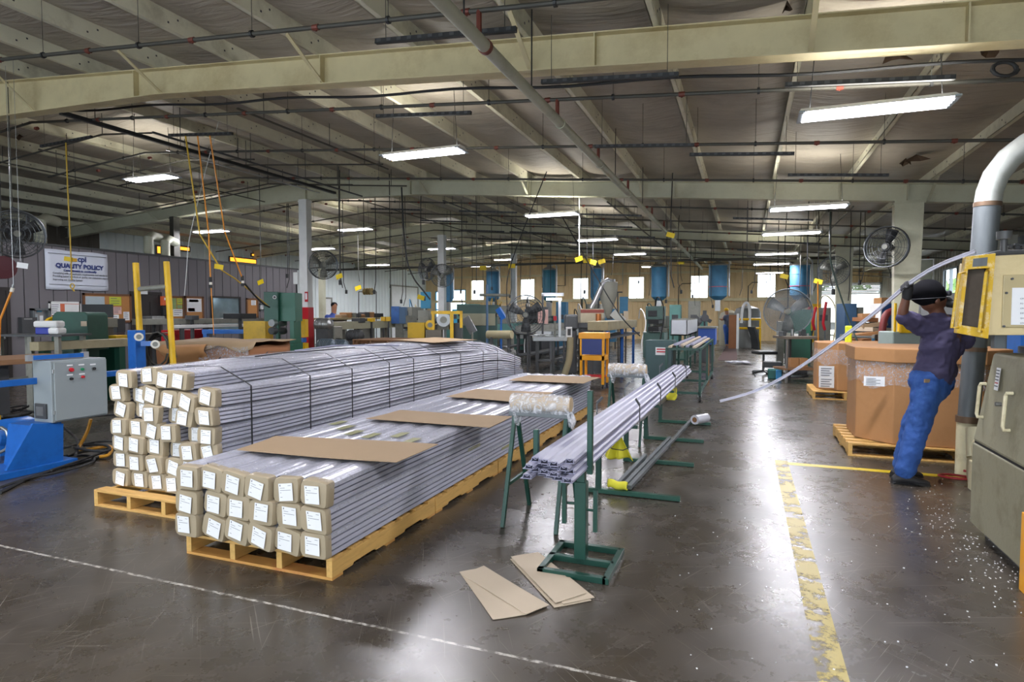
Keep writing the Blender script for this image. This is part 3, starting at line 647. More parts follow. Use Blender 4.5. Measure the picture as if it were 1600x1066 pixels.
LV = ['top', 'second highest', 'third highest', 'fourth highest', 'fifth highest', 'second lowest', 'lowest']
rt = random.Random(5)
def rbow(t): return (.04*math.sin(math.pi*t)+.17*t*t, .055*math.sin(math.pi*t)-.16*max(0, (t-.8)/.2)**2)
for r_, row in enumerate(REAR):
    n = len(row)
    for k, (x, z, back) in enumerate(row):
        fx = -4.60+.186*k+(.12 if n == 4 else 0); fz = .2+.1318*(6-r_)
        def bw(t, r_=r_):
            dx, dz = rbow(t); s = (6-r_)/6; return dx, dz*(.15+.85*s) if dz > 0 else dz*s
        tl = rt.uniform(-.06, .06)+(-.14 if rt.random() < .45 and r_ < 3 else 0)
        bundle(fx+(x*S-fx)*.6, 1.5-(1.5-z)*S, fx, fz, 3.33+(.06 if back else 0)+.012*((k*5+r_) % 3), 9.42-.06*((k+r_) % 4), .176, .127,
               'capped profile bundle in the tall rear stack, %s layer, %s from the left' % (LV[r_], ORD[k]), 'bundles in the tall rear stack', tl, 300+r_*10+k, bw, full=(r_ < 2 or k == n-1 or r_ < 0))
# yellow printed tape on a few bundles is a part of them
tape = mat('yellow_print_tape', '#9c9c70', .3, .1, var=.4, scale=30)
def tape_on(lbl, y, side, L=.25):
    for o in C.objects:
        if o.get('label') == lbl:
            w = .175; x = o.location.x; z = o.location.z
            b = MB()
            if side: b.box(x+w/2+.001, x+w/2+.003, y, y+L, z+.06, z+.085, tape)
            else: b.box(x-.035, x+.035, y, y+L*.7, z+.153, z+.1545, tape)
            b.build('printed_tape', None, o, label='faded yellow printed tape on the film'); return
for k, y in ((1, 3.95), (2, 3.8), (3, 3.75), (4, 3.85), (0, 4.1), (5, 3.7)): tape_on('capped profile bundle in the low front stack, top layer, %s from the left' % ORD[k], y, False)
tape_on('capped profile bundle in the low front stack, middle layer, sixth from the left', 4.55, True)
tape_on('capped profile bundle in the low front stack, bottom layer, sixth from the left', 5.3, True)
# black plastic straps round the tall stack
us = [386, 476, 540, 597, 634, 674, 705, 739, 761, 787, 806]
for i, u in enumerate(us):
    y = PX(u, 600, -3.58).y; t = (y-3.33)/6.1
    if y > 9.3: y = 9.3-.15*(len(us)-1-i)
    t = (y-3.33)/6.1; dx, dz = rbow(t); kk = 1.0
    T = 1.072+dz; Bz = .955+dz; xr = -3.565+dx+.02
    path = [(-4.71, .1), (-4.72+dx, .9+dz*.8), (-4.56+dx, T), (-3.85+dx, T+.003), (xr-.08, Bz+.02), (xr, Bz-.02), (xr, .3), (-3.59, .1)]
    b = MB()
    for (a, c), (e, f) in zip(path, path[1:]+path[:1]): b.bar((a, y, c), (e, y+.0005, f), .013, .003, black, up=(0, 1, 0)) if False else b.add([(a, y-.007, c), (e, y-.007, f), (e, y+.007, f), (a, y+.007, c)], [(0, 1, 2, 3)], black)
    o = tag(b.build('strap'), 'black plastic strap round the tall rear stack, %s from the near end' % ORD[i], 'strap', 'straps round the tall rear stack')
    so = o.modifiers.new('s', 'SOLIDIFY'); so.thickness = .003; so.offset = 1
b = MB(); pts = [PX(390+i*12, 574-2*i+4*math.sin(i*1.3), -4.0) for i in range(6)]
pts = [Vector((-4.15, 4.3, 1.11)), Vector((-4.05, 4.6, 1.13)), Vector((-4.1, 4.9, 1.12)), Vector((-3.95, 5.2, 1.135)), Vector((-4.0, 5.6, 1.125))]
tag(b.tube(pts, .006, black, 6).build('loose_strap'), 'loose end of black strap lying on top of the tall rear stack', 'strap')
b = MB(); pts = [Vector((-4.3, 5.0, 1.12)), Vector((-4.2, 5.5, 1.15)), Vector((-3.9, 5.9, 1.14)), Vector((-3.75, 6.1, 1.13))]
tag(b.tube(pts, .008, vinyl, 6).build('vinyl_strip'), 'thin pale vinyl strip lying loose on top of the tall rear stack', 'strip')
# cardboard sheets
def sheet(pts, z, m, nm, lbl, grp=None, th=.004, warp=.004):
    cx = sum(p[0] for p in pts)/4; cy = sum(p[1] for p in pts)/4; b = MB(); n = 6; vs = []
    P = [Vector((p[0], p[1], 0)) for p in pts]
    for i in range(n+1):
        for j in range(n+1):
            u, v = i/n, j/n; p = P[0]*(1-u)*(1-v)+P[1]*(1-u)*v+P[2]*u*v+P[3]*u*(1-v)
            vs.append((p.x, p.y, z+warp*(1+math.sin(u*5+cx*3)*math.cos(v*4+cy))))
    m1 = len(vs); vs += [(x, y, q+th) for x, y, q in vs]; fs = []
    for i in range(n):
        for j in range(n):
            a = i*(n+1)+j; fs += [(a, a+1, a+n+2, a+n+1), (m1+a, m1+a+n+1, m1+a+n+2, m1+a+1)]
    for i in range(n):
        for (a, c) in ((i, i+1), (n*(n+1)+i, n*(n+1)+i+1), (i*(n+1), (i+1)*(n+1)), (i*(n+1)+n, (i+1)*(n+1)+n)): fs.append((a, c, m1+c, m1+a))
    return tag(b.add(vs, fs, m).build(nm), lbl, 'cardboard', grp)
zt = .592
def F2(u, v, z=.6):
    p = FL(u, v, z); return (p.x, p.y)
sheet([F2(370, 705), F2(430, 682), F2(685, 695), F2(620, 724)], zt+.006, cardl, 'cardboard_sheet', 'brown cardboard sheet on the low front stack, nearest the camera and largest in view', 'cardboard sheets across the low front stack')
sheet([F2(572, 655), F2(625, 642), F2(800, 652), F2(765, 669)], zt+.006, cardl, 'cardboard_sheet', 'second nearest brown cardboard sheet across the low front stack', 'cardboard sheets across the low front stack')
sheet([F2(697, 620), F2(745, 609), F2(865, 614), F2(825, 631)], zt+.006, cardl, 'cardboard_sheet', 'third brown cardboard sheet across the low front stack, left of the wrapped sawhorse', 'cardboard sheets across the low front stack')
sheet([F2(795, 595), F2(826, 587), F2(938, 590), F2(912, 600)], zt+.006, cardl, 'cardboard_sheet', 'farthest brown cardboard sheet, across the far end of the low front stack', 'cardboard sheets across the low front stack')
sheet([(-4.55, 7.3), (-4.45, 8.25), (-3.5, 7.75), (-3.62, 6.75)], 1.128, cardl, 'cardboard_sheet', 'light cardboard sheet lying askew on the far end of the tall rear stack')
# four grey boards dropped on the floor
def G(u, v): p = FL(u, v); return (p.x, p.y)
sheet([G(718, 895), G(770, 970), G(822, 962), G(760, 888)], .002, cardf, 'grey_board', 'grey board on the floor, lower one of the left fanned pair', 'boards dropped on the floor', .003, .001)
sheet([G(722, 901), G(756, 887), G(858, 949), G(822, 963)], .0075, cardf, 'grey_board', 'grey board on the floor, upper one of the left fanned pair', 'boards dropped on the floor', .003, .001)
sheet([G(797, 875), G(866, 951), G(924, 940), G(845, 867)], .002, cardf, 'grey_board', 'grey board at the bottom of the right floor pile by the green stand', 'boards dropped on the floor', .003, .001)
sheet([G(806, 872), G(880, 947), G(929, 937), G(842, 866)], .0075, cardf, 'grey_board', 'grey board in the middle of the right floor pile by the green stand', 'boards dropped on the floor', .003, .001)
sheet([G(798, 874), G(868, 947), G(915, 932), G(840, 867)], .013, cardf, 'grey_board', 'grey board on top of the right floor pile by the green stand', 'boards dropped on the floor', .003, .001)
# ================================================================ bare white profiles and their stands
def pcentre(y): 
    t = (y-3.15)/6.3; return Vector((-.985+.09*t, y, .645+.02*t))
def vprofile(dx, dz, y0, y1, lbl, flip):
    dx *= .8; dz *= 1.0; dx -= .012
    a, c = pcentre(y0), pcentre(y1); b = MB(); w = .0028; kx = .84
    def strip(p, q):
        p = (p[0]*kx, p[1]); q = (q[0]*kx, q[1])
        d = Vector((q[0]-p[0], q[1]-p[1])); n = Vector((-d.y, d.x)).normalized()*w/2
        quad = [(p[0]+n.x, p[1]+n.y), (q[0]+n.x, q[1]+n.y), (q[0]-n.x, q[1]-n.y), (p[0]-n.x, p[1]-n.y)]
        vs = [(a.x+dx+x, a.y, a.z+dz+z*flip) for x, z in quad]+[(c.x+dx+x, c.y, c.z+dz+z*flip) for x, z in quad]
        b.add(vs, [(0, 1, 2, 3), (7, 6, 5, 4), (0, 4, 5, 1), (1, 5, 6, 2), (2, 6, 7, 3), (3, 7, 4, 0)], vinyl)
    H_ = .0122
    strip((-.044, -H_), (.034, -H_)); strip((-.022, H_), (.026, H_)); strip((-.028, -H_), (-.02, H_)); strip((.03, -H_), (.024, H_)); strip((.024, H_), (.038, H_*.1))
    strip((-.02, H_), (.002, H_*.1)); strip((.002, H_*.1), (.024, H_))
    return tag(b.build('vinyl_profile'), lbl, 'profile', 'bare white vinyl profiles in the bundle on the green stands')
nrow = [5, 4, 4, 4]
for r_ in range(4):
    for k in range(nrow[r_]):
        x = (-.145+.0725*k) if nrow[r_] == 5 else (-.12+.079*k+(.01 if r_ % 2 else -.008))
        vprofile(x, -.042+.0275*r_, 3.12+.03*((k*3+r_*2) % 4), 9.4+.05*((k+r_) % 5), 'bare white profile on the green stands, %s row from below, %s from the left' % (ORD[r_], ORD[k]), 1 if (r_ % 2 == 0) else 1)
# T stand
t = thing('roller_stand', 'green steel T stand holding the near end of the bare profiles', 'stand', (-.9, 3.5, 0))
b = MB()
for y in (3.28, 3.5, 3.72): b.box(-1.1, -.7, y-.018, y+.018, 0, .035)
for x in (-1.1, -.72): b.box(x, x+.036, 3.262, 3.738, 0, .035)
b.build('base_frame', green, t, .002)
MB().box(-.935, -.865, 3.465, 3.535, .035, .50, green).build('outer_post', None, t, .003)
MB().box(-.925, -.875, 3.475, 3.525, .48, .575, green).build('inner_post', None, t, .003)
MB().box(-1.16, -.83, 3.47, 3.53, .565, .594, green).build('cross_arm', None, t, .003)
for i, x in enumerate((-1.17, -.838)): 
    z1 = .80 if i == 0 else 1.05
    MB().box(x-.016, x+.016, 3.44, 3.475, .56, z1, green).build('side_upright', None, t, .004)
for x, z in ((-1.0, .36), (-.81, .33)):
    b = MB(); b.cyl((x, 3.5, z), (-.9, 3.5, z), .008, green, 8); b.box(x-.012, x+.012, 3.47, 3.5, z-.12, z+.13, green); b.build('clamp_handle', None, t)
# wrapped sawhorses
def sawhorse(x0, x1, y, lbl):
    t = thing('sawhorse', lbl, 'stand', ((x0+x1)/2, y, 0), 'green sawhorses with film-wrapped rollers')
    for x in (x0+.03, x1-.03):
        for s in (-1, 1):
            MB().bar((x+(.0 if s < 0 else .01), y+s*.27, .0), (x, y+s*.02, .77), .028, .028, green).build('leg', None, t, .002)
        MB().bar((x, y-.17, .28), (x, y+.17, .28), .022, .022, green).build('brace', None, t)
    b = MB(); b.box(x0-.01, x1+.01, y-.05, y+.05, .755, .79, galv); b.build('cradle', None, t, .003)
    b = MB(); b.lathe([(.03, 0), (.052, 0), (.052, .03), (.056, .05), (.058, (x1-x0)*.5), (.055, x1-x0-.05), (.052, x1-x0-.03), (.052, x1-x0), (.03, x1-x0)], (x0, y, .85), mat('wood_roller', '#b9a482', .6), 20, 'x'); rl = b.build('roller', None, t)
    b = MB(); n = 22; rs = []
    for i in range(13):
        rs.append([Vector((x0+.0+(x1-x0)*i/12, y+(.068+.008*mnoise.noise(Vector((i*.7, j*.5, x0))))*math.cos(2*math.pi*j/n), .848+(.068+.012*mnoise.noise(Vector((i*.9, j*.6, 2))))*math.sin(2*math.pi*j/n)-(.02 if math.sin(2*math.pi*j/n) < -.3 else 0))) for j in range(n)])
    b.rings(rs, None, False); 
    for xx_ in (x1-.02, x0+.02):
        b.add([(xx_, y-.06, .82), (xx_+.02, y-.062, .70), (xx_+.05, y-.05, .68), (xx_+.04, y-.03, .8), (xx_+.06, y, .74)], [(0, 1, 2, 3), (3, 2, 4)])
    b.build('plastic_wrapping', film_mat('thick_film', .8, 11, .5) if 'thick_film' not in bpy.data.materials else bpy.data.materials['thick_film'], rl)
    return t
sawhorse(-1.6, -1.15, 4.17, 'nearer green sawhorse with a film-wrapped roller beside the front stack')
sawhorse(-1.5, -1.06, 7.1, 'farther green sawhorse with a film-wrapped roller, left of the green rack')
# rack of L-shaped feet with uprights and steel rails
t = thing('profile_rack', 'low green steel rack with L-shaped feet and hooked arms carrying the white profiles', 'rack', (-.8, 6.7, 0))
yel = mat('yellow_cloth', '#d9d23c', .8, var=.1, bump=.2)
for i, y in enumerate((4.95, 6.12, 7.3, 8.5)):
    pc_ = pcentre(y); xp = pc_.x-.165
    b = MB(); b.box(xp-.1 if i == 0 else xp-.03, xp+.66, y-.022, y+.022, 0.005, .04); b.build('foot', green2, t, .002)
    b = MB(); b.box(xp-.025, xp+.02, y-.022, y+.022, .04, pc_.z-.085); b.box(xp-.025, xp+.32, y-.02, y+.02, pc_.z-.087, pc_.z-.062); b.build('upright', green, t, .002)
    for s, xa in ((-1, xp-.02), (1, pc_.x+.168)):
        b = MB(); z0 = pc_.z-.085; b.bar((xa, y, z0), (xa, y, z0+.19), .007, .022, galv if s < 0 else dgrey); b.bar((xa, y, z0+.19), (xa-s*-.0+.03*(1 if s < 0 else -1)*1.3, y+.04, z0+.235), .007, .022, galv if s < 0 else dgrey); b.build('hook_arm', None, t)
a = PY(958, 697, 4.95); c = PY(1046, 630, 7.3)
MB().bar((-1.09, 4.9, .375), (-1.0, 8.45, .34), .03, .035, steel).build('side_rail', None, t, .002)
for i, (p, q) in enumerate((((-.88, 5.0, .058), (-.66, 8.6, .058)), ((-.93, 5.0, .058), (-.80, 7.2, .058)), ((-.99, 5.0, .058), (-.93, 6.2, .058)))):
    b = MB(); b.bar(p, q, .035, .034, galv); o = tag(b.build('steel_rail', None, None, .002), 'loose galvanised steel rail laid on the rack feet, ' + ['longest and rightmost', 'middle one', 'shortest, beside the rolled yellow cloth'][i], 'rail', 'steel rails on the rack feet')
# yellow cloths
def cloth(pts_fn, n, m, nm, lbl):
    b = MB(); vs = [pts_fn(i/n, j/n) for i in range(n+1) for j in range(n+1)]
    b.add(vs, [(i*(n+1)+j, (i+1)*(n+1)+j, (i+1)*(n+1)+j+1, i*(n+1)+j+1) for i in range(n) for j in range(n)], m, True)
    o = tag(b.build(nm, None, None, sharp=70), lbl, 'cloth'); s = o.modifiers.new('s', 'SOLIDIFY'); s.thickness = .004; return o
def tent(c, w, h, ang):
    def f(u, v):
        # hangs from a top point, widening below
        a = (u-.5)*2; ww = w*(.16+.84*v); x = a*ww/2; y = .03+.05*math.sin(a*7)*v-.05*abs(a)*v
        return Vector(c)+Vector((x*math.cos(ang), x*math.sin(ang)-y, -h*v+.012*math.sin(a*5)*v))
    return f
cl = cloth(tent(PY(967, 678, 4.86), .235, .20, .1), 14, yel, 'yellow_cloth', 'yellow cloth tied like a tent on the near post of the green rack')
b = MB(); c0 = PY(965, 700, 4.72); b.tube([c0+Vector((-.1, .02, .01)), c0+Vector((-.03, -.05, 0)), c0+Vector((.05, -.05, -.005)), c0+Vector((.1, .02, .01))], .004, black, 6); o = b.build('tie_cord', None, cl)
def rollcloth(u, v):
    a = v*5.2; r = .028+.012*v; y = 5.0+.02*math.cos(a)*1; return Vector((-1.06+.17*u, 5.02+r*math.cos(a)-.05*u, .075+r*math.sin(a)+.006*math.sin(u*9)))
cloth(rollcloth, 14, yel, 'yellow_cloth', 'rolled yellow cloth lying on the foot of the green rack')
def bunch(u, v):
    a = v*2*math.pi; r = .05+.035*math.sin(u*math.pi)+.012*math.sin(a*3+u*9); c = PY(1048, 603+22*u, 8.4); return Vector((c.x+r*math.cos(a), c.y+r*math.sin(a)*.7, c.z))
bunchm = cloth(bunch, 16, yel, 'yellow_cloth', 'bunched yellow cloth hanging under the far end of the white profiles')
b = MB(); c = FL(1066, 668, .09); c = Vector((-.60, 8.2, .115)); ax = Vector((.5, .86, 0))
d0 = c-ax*.0; b.tube([d0, d0+ax*.26], .062, mat('film_roll', '#c9ccd6', .25, coat=.4), 24); o = b.build('film_roll'); tag(o, 'small roll of clear stretch film resting on the steel rails of the green rack', 'roll')
b = MB(); b.tube([d0-ax*.004, d0+ax*.02], .034, mat('card_core', '#7e5b3c', .8), 20); b.build('cardboard_core', None, o); 
# ================================================================ carts beyond
t = thing('green_cart', 'green steel cart on casters carrying pale profiles, along the aisle', 'cart', (-.85, 12, 0))
x0, x1, y0, y1 = -1.25, -.70, 10.6, 14.6
for x in (x0, x1):
    for y in (y0, (y0+y1)/2, y1): MB().box(x-.02, x+.02, y-.02, y+.02, .12, .9, green).build('post', None, t)
b = MB()
for z in (.14, .88):
    for x in (x0, x1): b.box(x-.02, x+.02, y0, y1, z, z+.04)
    for y in (y0, (y0+y1)/2, y1): b.box(x0, x1, y-.02, y+.02, z, z+.04)
b.build('frame', green, t)
for x in (x0, x1):
    for y in (y0+.05, y1-.05):
        b = MB(); b.cyl((x-.02, y, .06), (x+.02, y, .06), .058, rubber, 14); b.box(x-.03, x+.03, y-.02, y+.02, .09, .14, steel); b.build('caster', None, t)
for k in range(7):
    b = MB(); y = 10.45+.2*(k % 3); b.bar((x0+.07+.065*k, y, .94+.03*(k % 2)), (x0+.07+.065*k+.02, 14.4, .94+.03*(k % 2)), .05, .03, vinyl if k % 3 else cardf)
    tag(b.build('vinyl_profile'), 'pale profile lying on the green cart, %s from the left' % ORD[k], 'profile', 'profiles on the green cart')
b = MB(); b.bar(PY(1106, 598, 12.8), PY(1104, 540, 12.8), .07, .05, wood2); 
p = FL(1106, 600); tag(MB().bar((p.x, p.y, 0), (p.x-.02, p.y+.05, .85), .06, .04, wood2).build('wooden_post'), 'brown wooden post leaning beside the green cart', 'post')
t = thing('steel_cabinet', 'dark green steel cabinet with a small red and white notice, behind the profile rack', 'cabinet', (-1.6, 10.9, 0))
pa, pb = PY(1008, 532, 11.2), PY(1052, 532, 11.2)
MB().box(pa.x, pb.x, 11.2, 11.7, .05, pa.z, mat('dark_teal_steel', '#2b4a4b', .4)).build('body', None, t, .008)
MB().box(pa.x+.02, pb.x-.02, 11.18, 11.2, .09, pa.z-.04, mat('dark_teal_steel', '#2b4a4b', .4)).build('door', None, t, .004)
b = MB(); q = PY(1033, 549, 11.17); b.box(q.x-.1, q.x+.1, 11.172, 11.18, q.z-.07, q.z+.07, paper)
for zz in (.035, -.01): b.box(q.x-.08, q.x+.08, 11.17, 11.172, q.z+zz-.012, q.z+zz+.012, redp)
b.build('notice', None, t, label='white notice with red writing')
for x in (pa.x+.06, pb.x-.06): MB().box(x-.03, x+.03, 11.25, 11.65, 0, .05, black).build('foot', None, t)
# yellow stand with blue panel
t = thing('yellow_stand', 'bright yellow wheeled stand with a blue front panel', 'stand', (-2.6, 11.9, 0))
a = PY(906, 520, 11.9); c = PY(944, 520, 11.9); xa, xc, zt_ = a.x, c.x, a.z
b = MB()
for x in (xa, xc-.05): b.box(x, x+.05, 11.9, 11.95, .08, zt_-.03); b.box(x, x+.05, 12.3, 12.35, .08, zt_-.03)
b.box(xa, xc, 11.9, 12.35, .56, .66); b.build('frame', orange_y, t, .004)
MB().box(xa-.02, xc+.02, 11.87, 12.38, zt_-.12, zt_, orange_y).build('top_tray', None, t, .008)
MB().box(xa+.045, xc-.045, 11.885, 11.9, .68, zt_-.11, mat('navy_panel', '#38457f', .6)).build('blue_panel', None, t, label='dark blue panel')
MB().box(xa+.05, xc-.05, 11.95, 12.3, .2, .24, redp).build('lower_shelf', None, t)
for x in (xa+.025, xc-.025):
    for y in (11.93, 12.32): MB().cyl((x-.012, y, .04), (x+.012, y, .04), .04, rubber, 12).build('caster', None, t)
linerf = film_mat('liner_film', .3)
# ================================================================ right side: boxes, worker, grinder, duct
def gaylord(cx, cy, w, d, h, z0, lbl, lid, rz=0, chop=.3, grp=None):
    t = thing('bulk_box', lbl, 'box', (cx, cy, z0), grp)
    def octo(w, d, ch): return [(-w/2+ch, -d/2), (w/2-ch, -d/2), (w/2, -d/2+ch), (w/2, d/2-ch), (w/2-ch, d/2), (-w/2+ch, d/2), (-w/2, d/2-ch), (-w/2, -d/2+ch)]
    f = lambda x, y, z: (cx+x, cy+y, z)
    b = MB(); b.prism(octo(w, d, chop), z0, z0+h, card, f); b.build('body', None, t, .01)
    if lid:
        b = MB(); b.prism(octo(w+.05, d+.05, chop+.01), z0+h-.13, z0+h+.015, card, f); b.build('lid', None, t, .008)
    P = octo(w+.02, d+.02, chop); b = MB(); n = 8; zt = z0+h-.12
    order = [6, 7, 0, 1, 2]
    vs = []; cols = []
    for a, c in zip(order[:-1], order[1:]):
        for k in range(7):
            q = k/7; x = P[a][0]*(1-q)+P[c][0]*q; y = P[a][1]*(1-q)+P[c][1]*q; cols.append((x, y))
    rows = 5
    for j in range(rows):
        for i, (x, y) in enumerate(cols):
            drop = (.26+.1*mnoise.noise(Vector((i*.35, 0, cx))))*j/(rows-1); e = 1+.012*mnoise.noise(Vector((i*.9, j*.7, 5)))
            vs.append((cx+x*e, cy+y*e, zt-drop))
    m = len(cols); b.add(vs, [(j*m+i, j*m+i+1, (j+1)*m+i+1, (j+1)*m+i) for j in range(rows-1) for i in range(m-1)], None, True)
    b.build('liner_film', linerf, t)
    return t
# big box nearest
pp = pallet(1.03, 7.2, 1.5, 1.2, woodx, 'wooden pallet under the big octagonal box behind the worker', 'pallets under the bulk boxes', .14)
g = gaylord(1.82, 7.85, 1.36, 1.22, .98, .142, 'big octagonal cardboard bulk box with lid, behind the worker', True)
b = MB(); p = PY(1350, 588, 7.22); b.box(p.x, p.x+.19, 7.222, 7.226, p.z-.1, p.z, paper)
for j in range(5): b.box(p.x+.02, p.x+(.15 if j % 2 else .11), 7.219, 7.222, p.z-.022-.016*j, p.z-.018-.016*j, ink)
b.build('shipping_label', None, g, label='white shipping label')
pq = dup(pp, (1.12, 11.8, 0), 'wooden pallet under the farther bulk box')
g = gaylord(1.9, 12.55, 1.36, 1.2, .84, .142, 'farther cardboard bulk box, open topped, behind the lidded one', False)
b = MB()
for k, v in enumerate((572, 589)):
    p = PY(1280, v, 11.9); b.box(p.x, p.x+.24, 11.932, 11.938, p.z-.19, p.z, paper)
    for j in range(4): b.box(p.x+.03, p.x+.2-.03*(j % 2), 11.929, 11.932, p.z-.04*j-.05, p.z-.04*j-.038, ink)
b.build('shipping_labels', None, g, label='pair of white shipping labels')
# ---------------------------------------------------------------- worker
WO = FL(1405, 752)                      # standing point
ER = Vector((cR.x, cR.y, 0)).normalized(); EF = Vector((cF.x, cF.y, 0)).normalized()
def WP(r, f, z, o=None): return (o or WO)+ER*r+EF*f+Vector((0, 0, z))
def blob(chains, name, m, parent, vox=.012, infl=0, smooth=6, noise_amt=0, nscale=12, origin=None, E1=None, E2=None, sub=0, stretchz=1):
    """one continuous body surface from tapering limb chains fused by a voxel remesh"""
    b = MB()
    for ch in chains:
        pts = []; rad = []
        for i in range(len(ch)-1):
            p, r = Vector(ch[i][:3]), ch[i][3]; q, s = Vector(ch[i+1][:3]), ch[i+1][3]
            for k in range(4): pts.append(p.lerp(q, k/4)); rad.append(r+(s-r)*k/4)
        pts.append(Vector(ch[-1][:3])); rad.append(ch[-1][3])
        b.tube(pts, [x+infl for x in rad], None, 14)
        b.ball(pts[0], rad[0]+infl); b.ball(pts[-1], rad[-1]+infl)
    o = b.build(name, m, parent)
    rm = o.modifiers.new('r', 'REMESH'); rm.mode = 'VOXEL'; rm.voxel_size = vox; rm.use_smooth_shade = True
    sm = o.modifiers.new('s', 'SMOOTH'); sm.iterations = smooth; sm.factor = .5
    if noise_amt:
        tx = bpy.data.textures.new('folds', 'CLOUDS'); tx.noise_scale = nscale; d = o.modifiers.new('d', 'DISPLACE'); d.texture = tx; d.strength = noise_amt; d.mid_level = .5; d.texture_coords = 'LOCAL'
    return o
skin = mat('skin', '#6b4433', .5, var=.1); shirt = mat('purple_grey_shirt', '#45405f', .85, var=.12, scale=8, bump=.15, bscale=25)
denim = mat('blue_denim', '#2a5298', .8, var=.18, scale=7, dirt='#4a76b8', dirt_amt=.5, dscale=3.5, bump=.2, bscale=90)
hat = mat('black_cloth', '#121216', .9, var=.2, spec=.1); glove = mat('black_glove', '#1f2024', .7); shoe = mat('black_shoe', '#232326', .6)
T = thing('person', 'worker in purple-grey shirt, jeans and black head covering, guiding a white profile into the machine', 'person', WO)
def w4(r, f, z, rad): p = WP(r, f, z); return (p.x, p.y, p.z, rad)
# joints (right, forward, up)
aL, aR = (-.02, -.08, .09), (.10, .14, .09)
kL, kR = (.11, -.06, .49), (.18, .12, .49)
hL, hR = (.20, -.03, .87), (.33, .05, .87)
pel = (.265, 0, .93)
body = [[w4(*pel, .13), w4(.30, 0, 1.06, .125), w4(.34, .0, 1.22, .14), w4(.37, .0, 1.36, .12), w4(.31, .0, 1.47, .06), w4(.28, .01, 1.55, .058)],
        [w4(.17, .02, 1.40, .075), w4(.33, 0, 1.40, .10), w4(.49, .0, 1.39, .075)],
        [w4(*hL, .10), w4(*kL, .062), w4(*aL, .042)], [w4(*hR, .10), w4(*kR, .062), w4(*aR, .042)],
        [w4(.15, .02, 1.42, .06), w4(.03, .0, 1.465, .048), w4(-.035, -.03, 1.50, .043), w4(-.025, -.05, 1.60, .037), w4(-.02, -.06, 1.68, .029)],
        [w4(.49, .0, 1.38, .06), w4(.60, .05, 1.22, .048), w4(.66, .10, 1.30, .042), w4(.72, .16, 1.42, .03)],
        [w4(.25, .02, 1.60, .085), w4(.265, .02, 1.65, .092), w4(.255, .02, 1.68, .08)], [w4(.29, .02, 1.60, .07), w4(.335, .02, 1.60, .055)], [w4(.345, .02, 1.655, .03), w4(.372, .02, 1.63, .017)]]
blob(body, 'body', skin, T, .011, 0, 5)
sh = [[w4(.28, 0, .97, .155), w4(.30, 0, 1.08, .145), w4(.33, 0, 1.22, .155), w4(.35, 0, 1.36, .13), w4(.30, 0, 1.46, .075)], [w4(.22, .0, 1.0, .11), w4(.36, .0, 1.0, .115)],
      [w4(.16, .02, 1.39, .092), w4(.33, 0, 1.38, .125), w4(.49, .0, 1.37, .095)], [w4(.24, -.02, 1.2, .1), w4(.42, -.02, 1.2, .1)],
      [w4(.16, .02, 1.40, .088), w4(.05, .0, 1.445, .078), w4(.0, -.015, 1.465, .070)], [w4(.49, .0, 1.37, .085), w4(.58, .04, 1.25, .075)]]
blob(sh, 'shirt', shirt, T, .011, 0, 4, .036, .075)
jn = [[w4(.205, -.01, .90, .135), w4(.33, .03, .90, .14)], [w4(.26, 0, .84, .14), w4(.27, 0, .97, .14)],
      [w4(*hL, .122), w4(.16, -.05, .68, .108), w4(*kL, .092), w4(.04, -.08, .28, .088), w4(-.005, -.08, .12, .084)],
      [w4(*hR, .118), w4(.25, .09, .68, .10), w4(*kR, .088), w4(.14, .13, .28, .082), w4(.11, .14, .13, .078)]]
J = blob(jn, 'jeans', denim, T, .011, 0, 3, .034, .07)
b = MB(); b.cb(WP(.135, -.125, .915), .045, .012, .03, cardl, Matrix.Rotation(YAW, 3, 'Z')); b.build('waist_patch', None, J, label='small tan patch on the jeans')
for (a, yw, n_) in ((aL, -.25, 0), (aR, .1, 0)):
    d = (ER*math.cos(yw)+EF*math.sin(yw)); c0 = WP(a[0], a[1], 0)
    b = MB(); rs = []
    for s, w, h in ((-.085, .028, .055), (-.06, .04, .085), (0, .044, .10), (.06, .048, .08), (.13, .05, .055), (.18, .044, .045), (.205, .025, .03)):
        c = c0+d*s; e = Vector((-d.y, d.x, 0)); rs.append([c+e*w*math.cos(q)+Vector((0, 0, max(.004, h/2+h/2*math.sin(q)))) for q in [i*math.pi/6 for i in range(12)]])
    b.rings(rs, None, True); S_ = b.build('shoe', shoe, T)
    b = MB(); rs2 = [[Vector((p.x, p.y, .0 if p.z < .03 else .018)) for p in r] for r in rs]; b.rings([[c0+(p-c0)*1.04 if p.z > 0 else c0+(p-c0)*1.04 for p in r] for r in rs2], None, True); b.build('sole', rubber, S_)
# head covering, goggles, respirator
b = MB(); hc = WP(.225, .02, 1.675)
rs = []
for i in range(1, 11):
    th = math.pi*i/11; row = []
    for j in range(18):
        a = 2*math.pi*j/18; r = math.sin(th); x = .135*r*math.cos(a); y = .122*r*math.sin(a); z = .128*math.cos(th)
        if x < 0: x *= 1.22
        row.append(hc+ER*(x-.02*z/.1)+EF*y+Vector((0, 0, z*(1 if z > 0 else .9)+.10*x+.015*mnoise.noise(Vector((x*12, y*12, z*12))))))
    rs.append(row)
b.rings(rs, None, True); H_o = b.build('head_covering', hat, T)
b = MB(); b.tube([WP(.235+.16*math.cos(a)-.02, .02+.125*math.sin(a), 1.635+.01*math.cos(a)) for a in [math.radians(150+i*15) for i in range(15)]], .0028, mat('strap_grey', '#55565a', .8, spec=.1), 6); b.build('strap', None, H_o)
gl = film_mat('goggle_glass', .6)
b = MB(); b.box(.335, .372, -.07, .08, 1.655, 1.70, None, None, None)
b.v = [tuple(WP(x, y+.0, z)) for x, y, z in b.v]; b.build('goggles', mat('goggle_grey', '#4b4d55', .2, .3), T, .012)
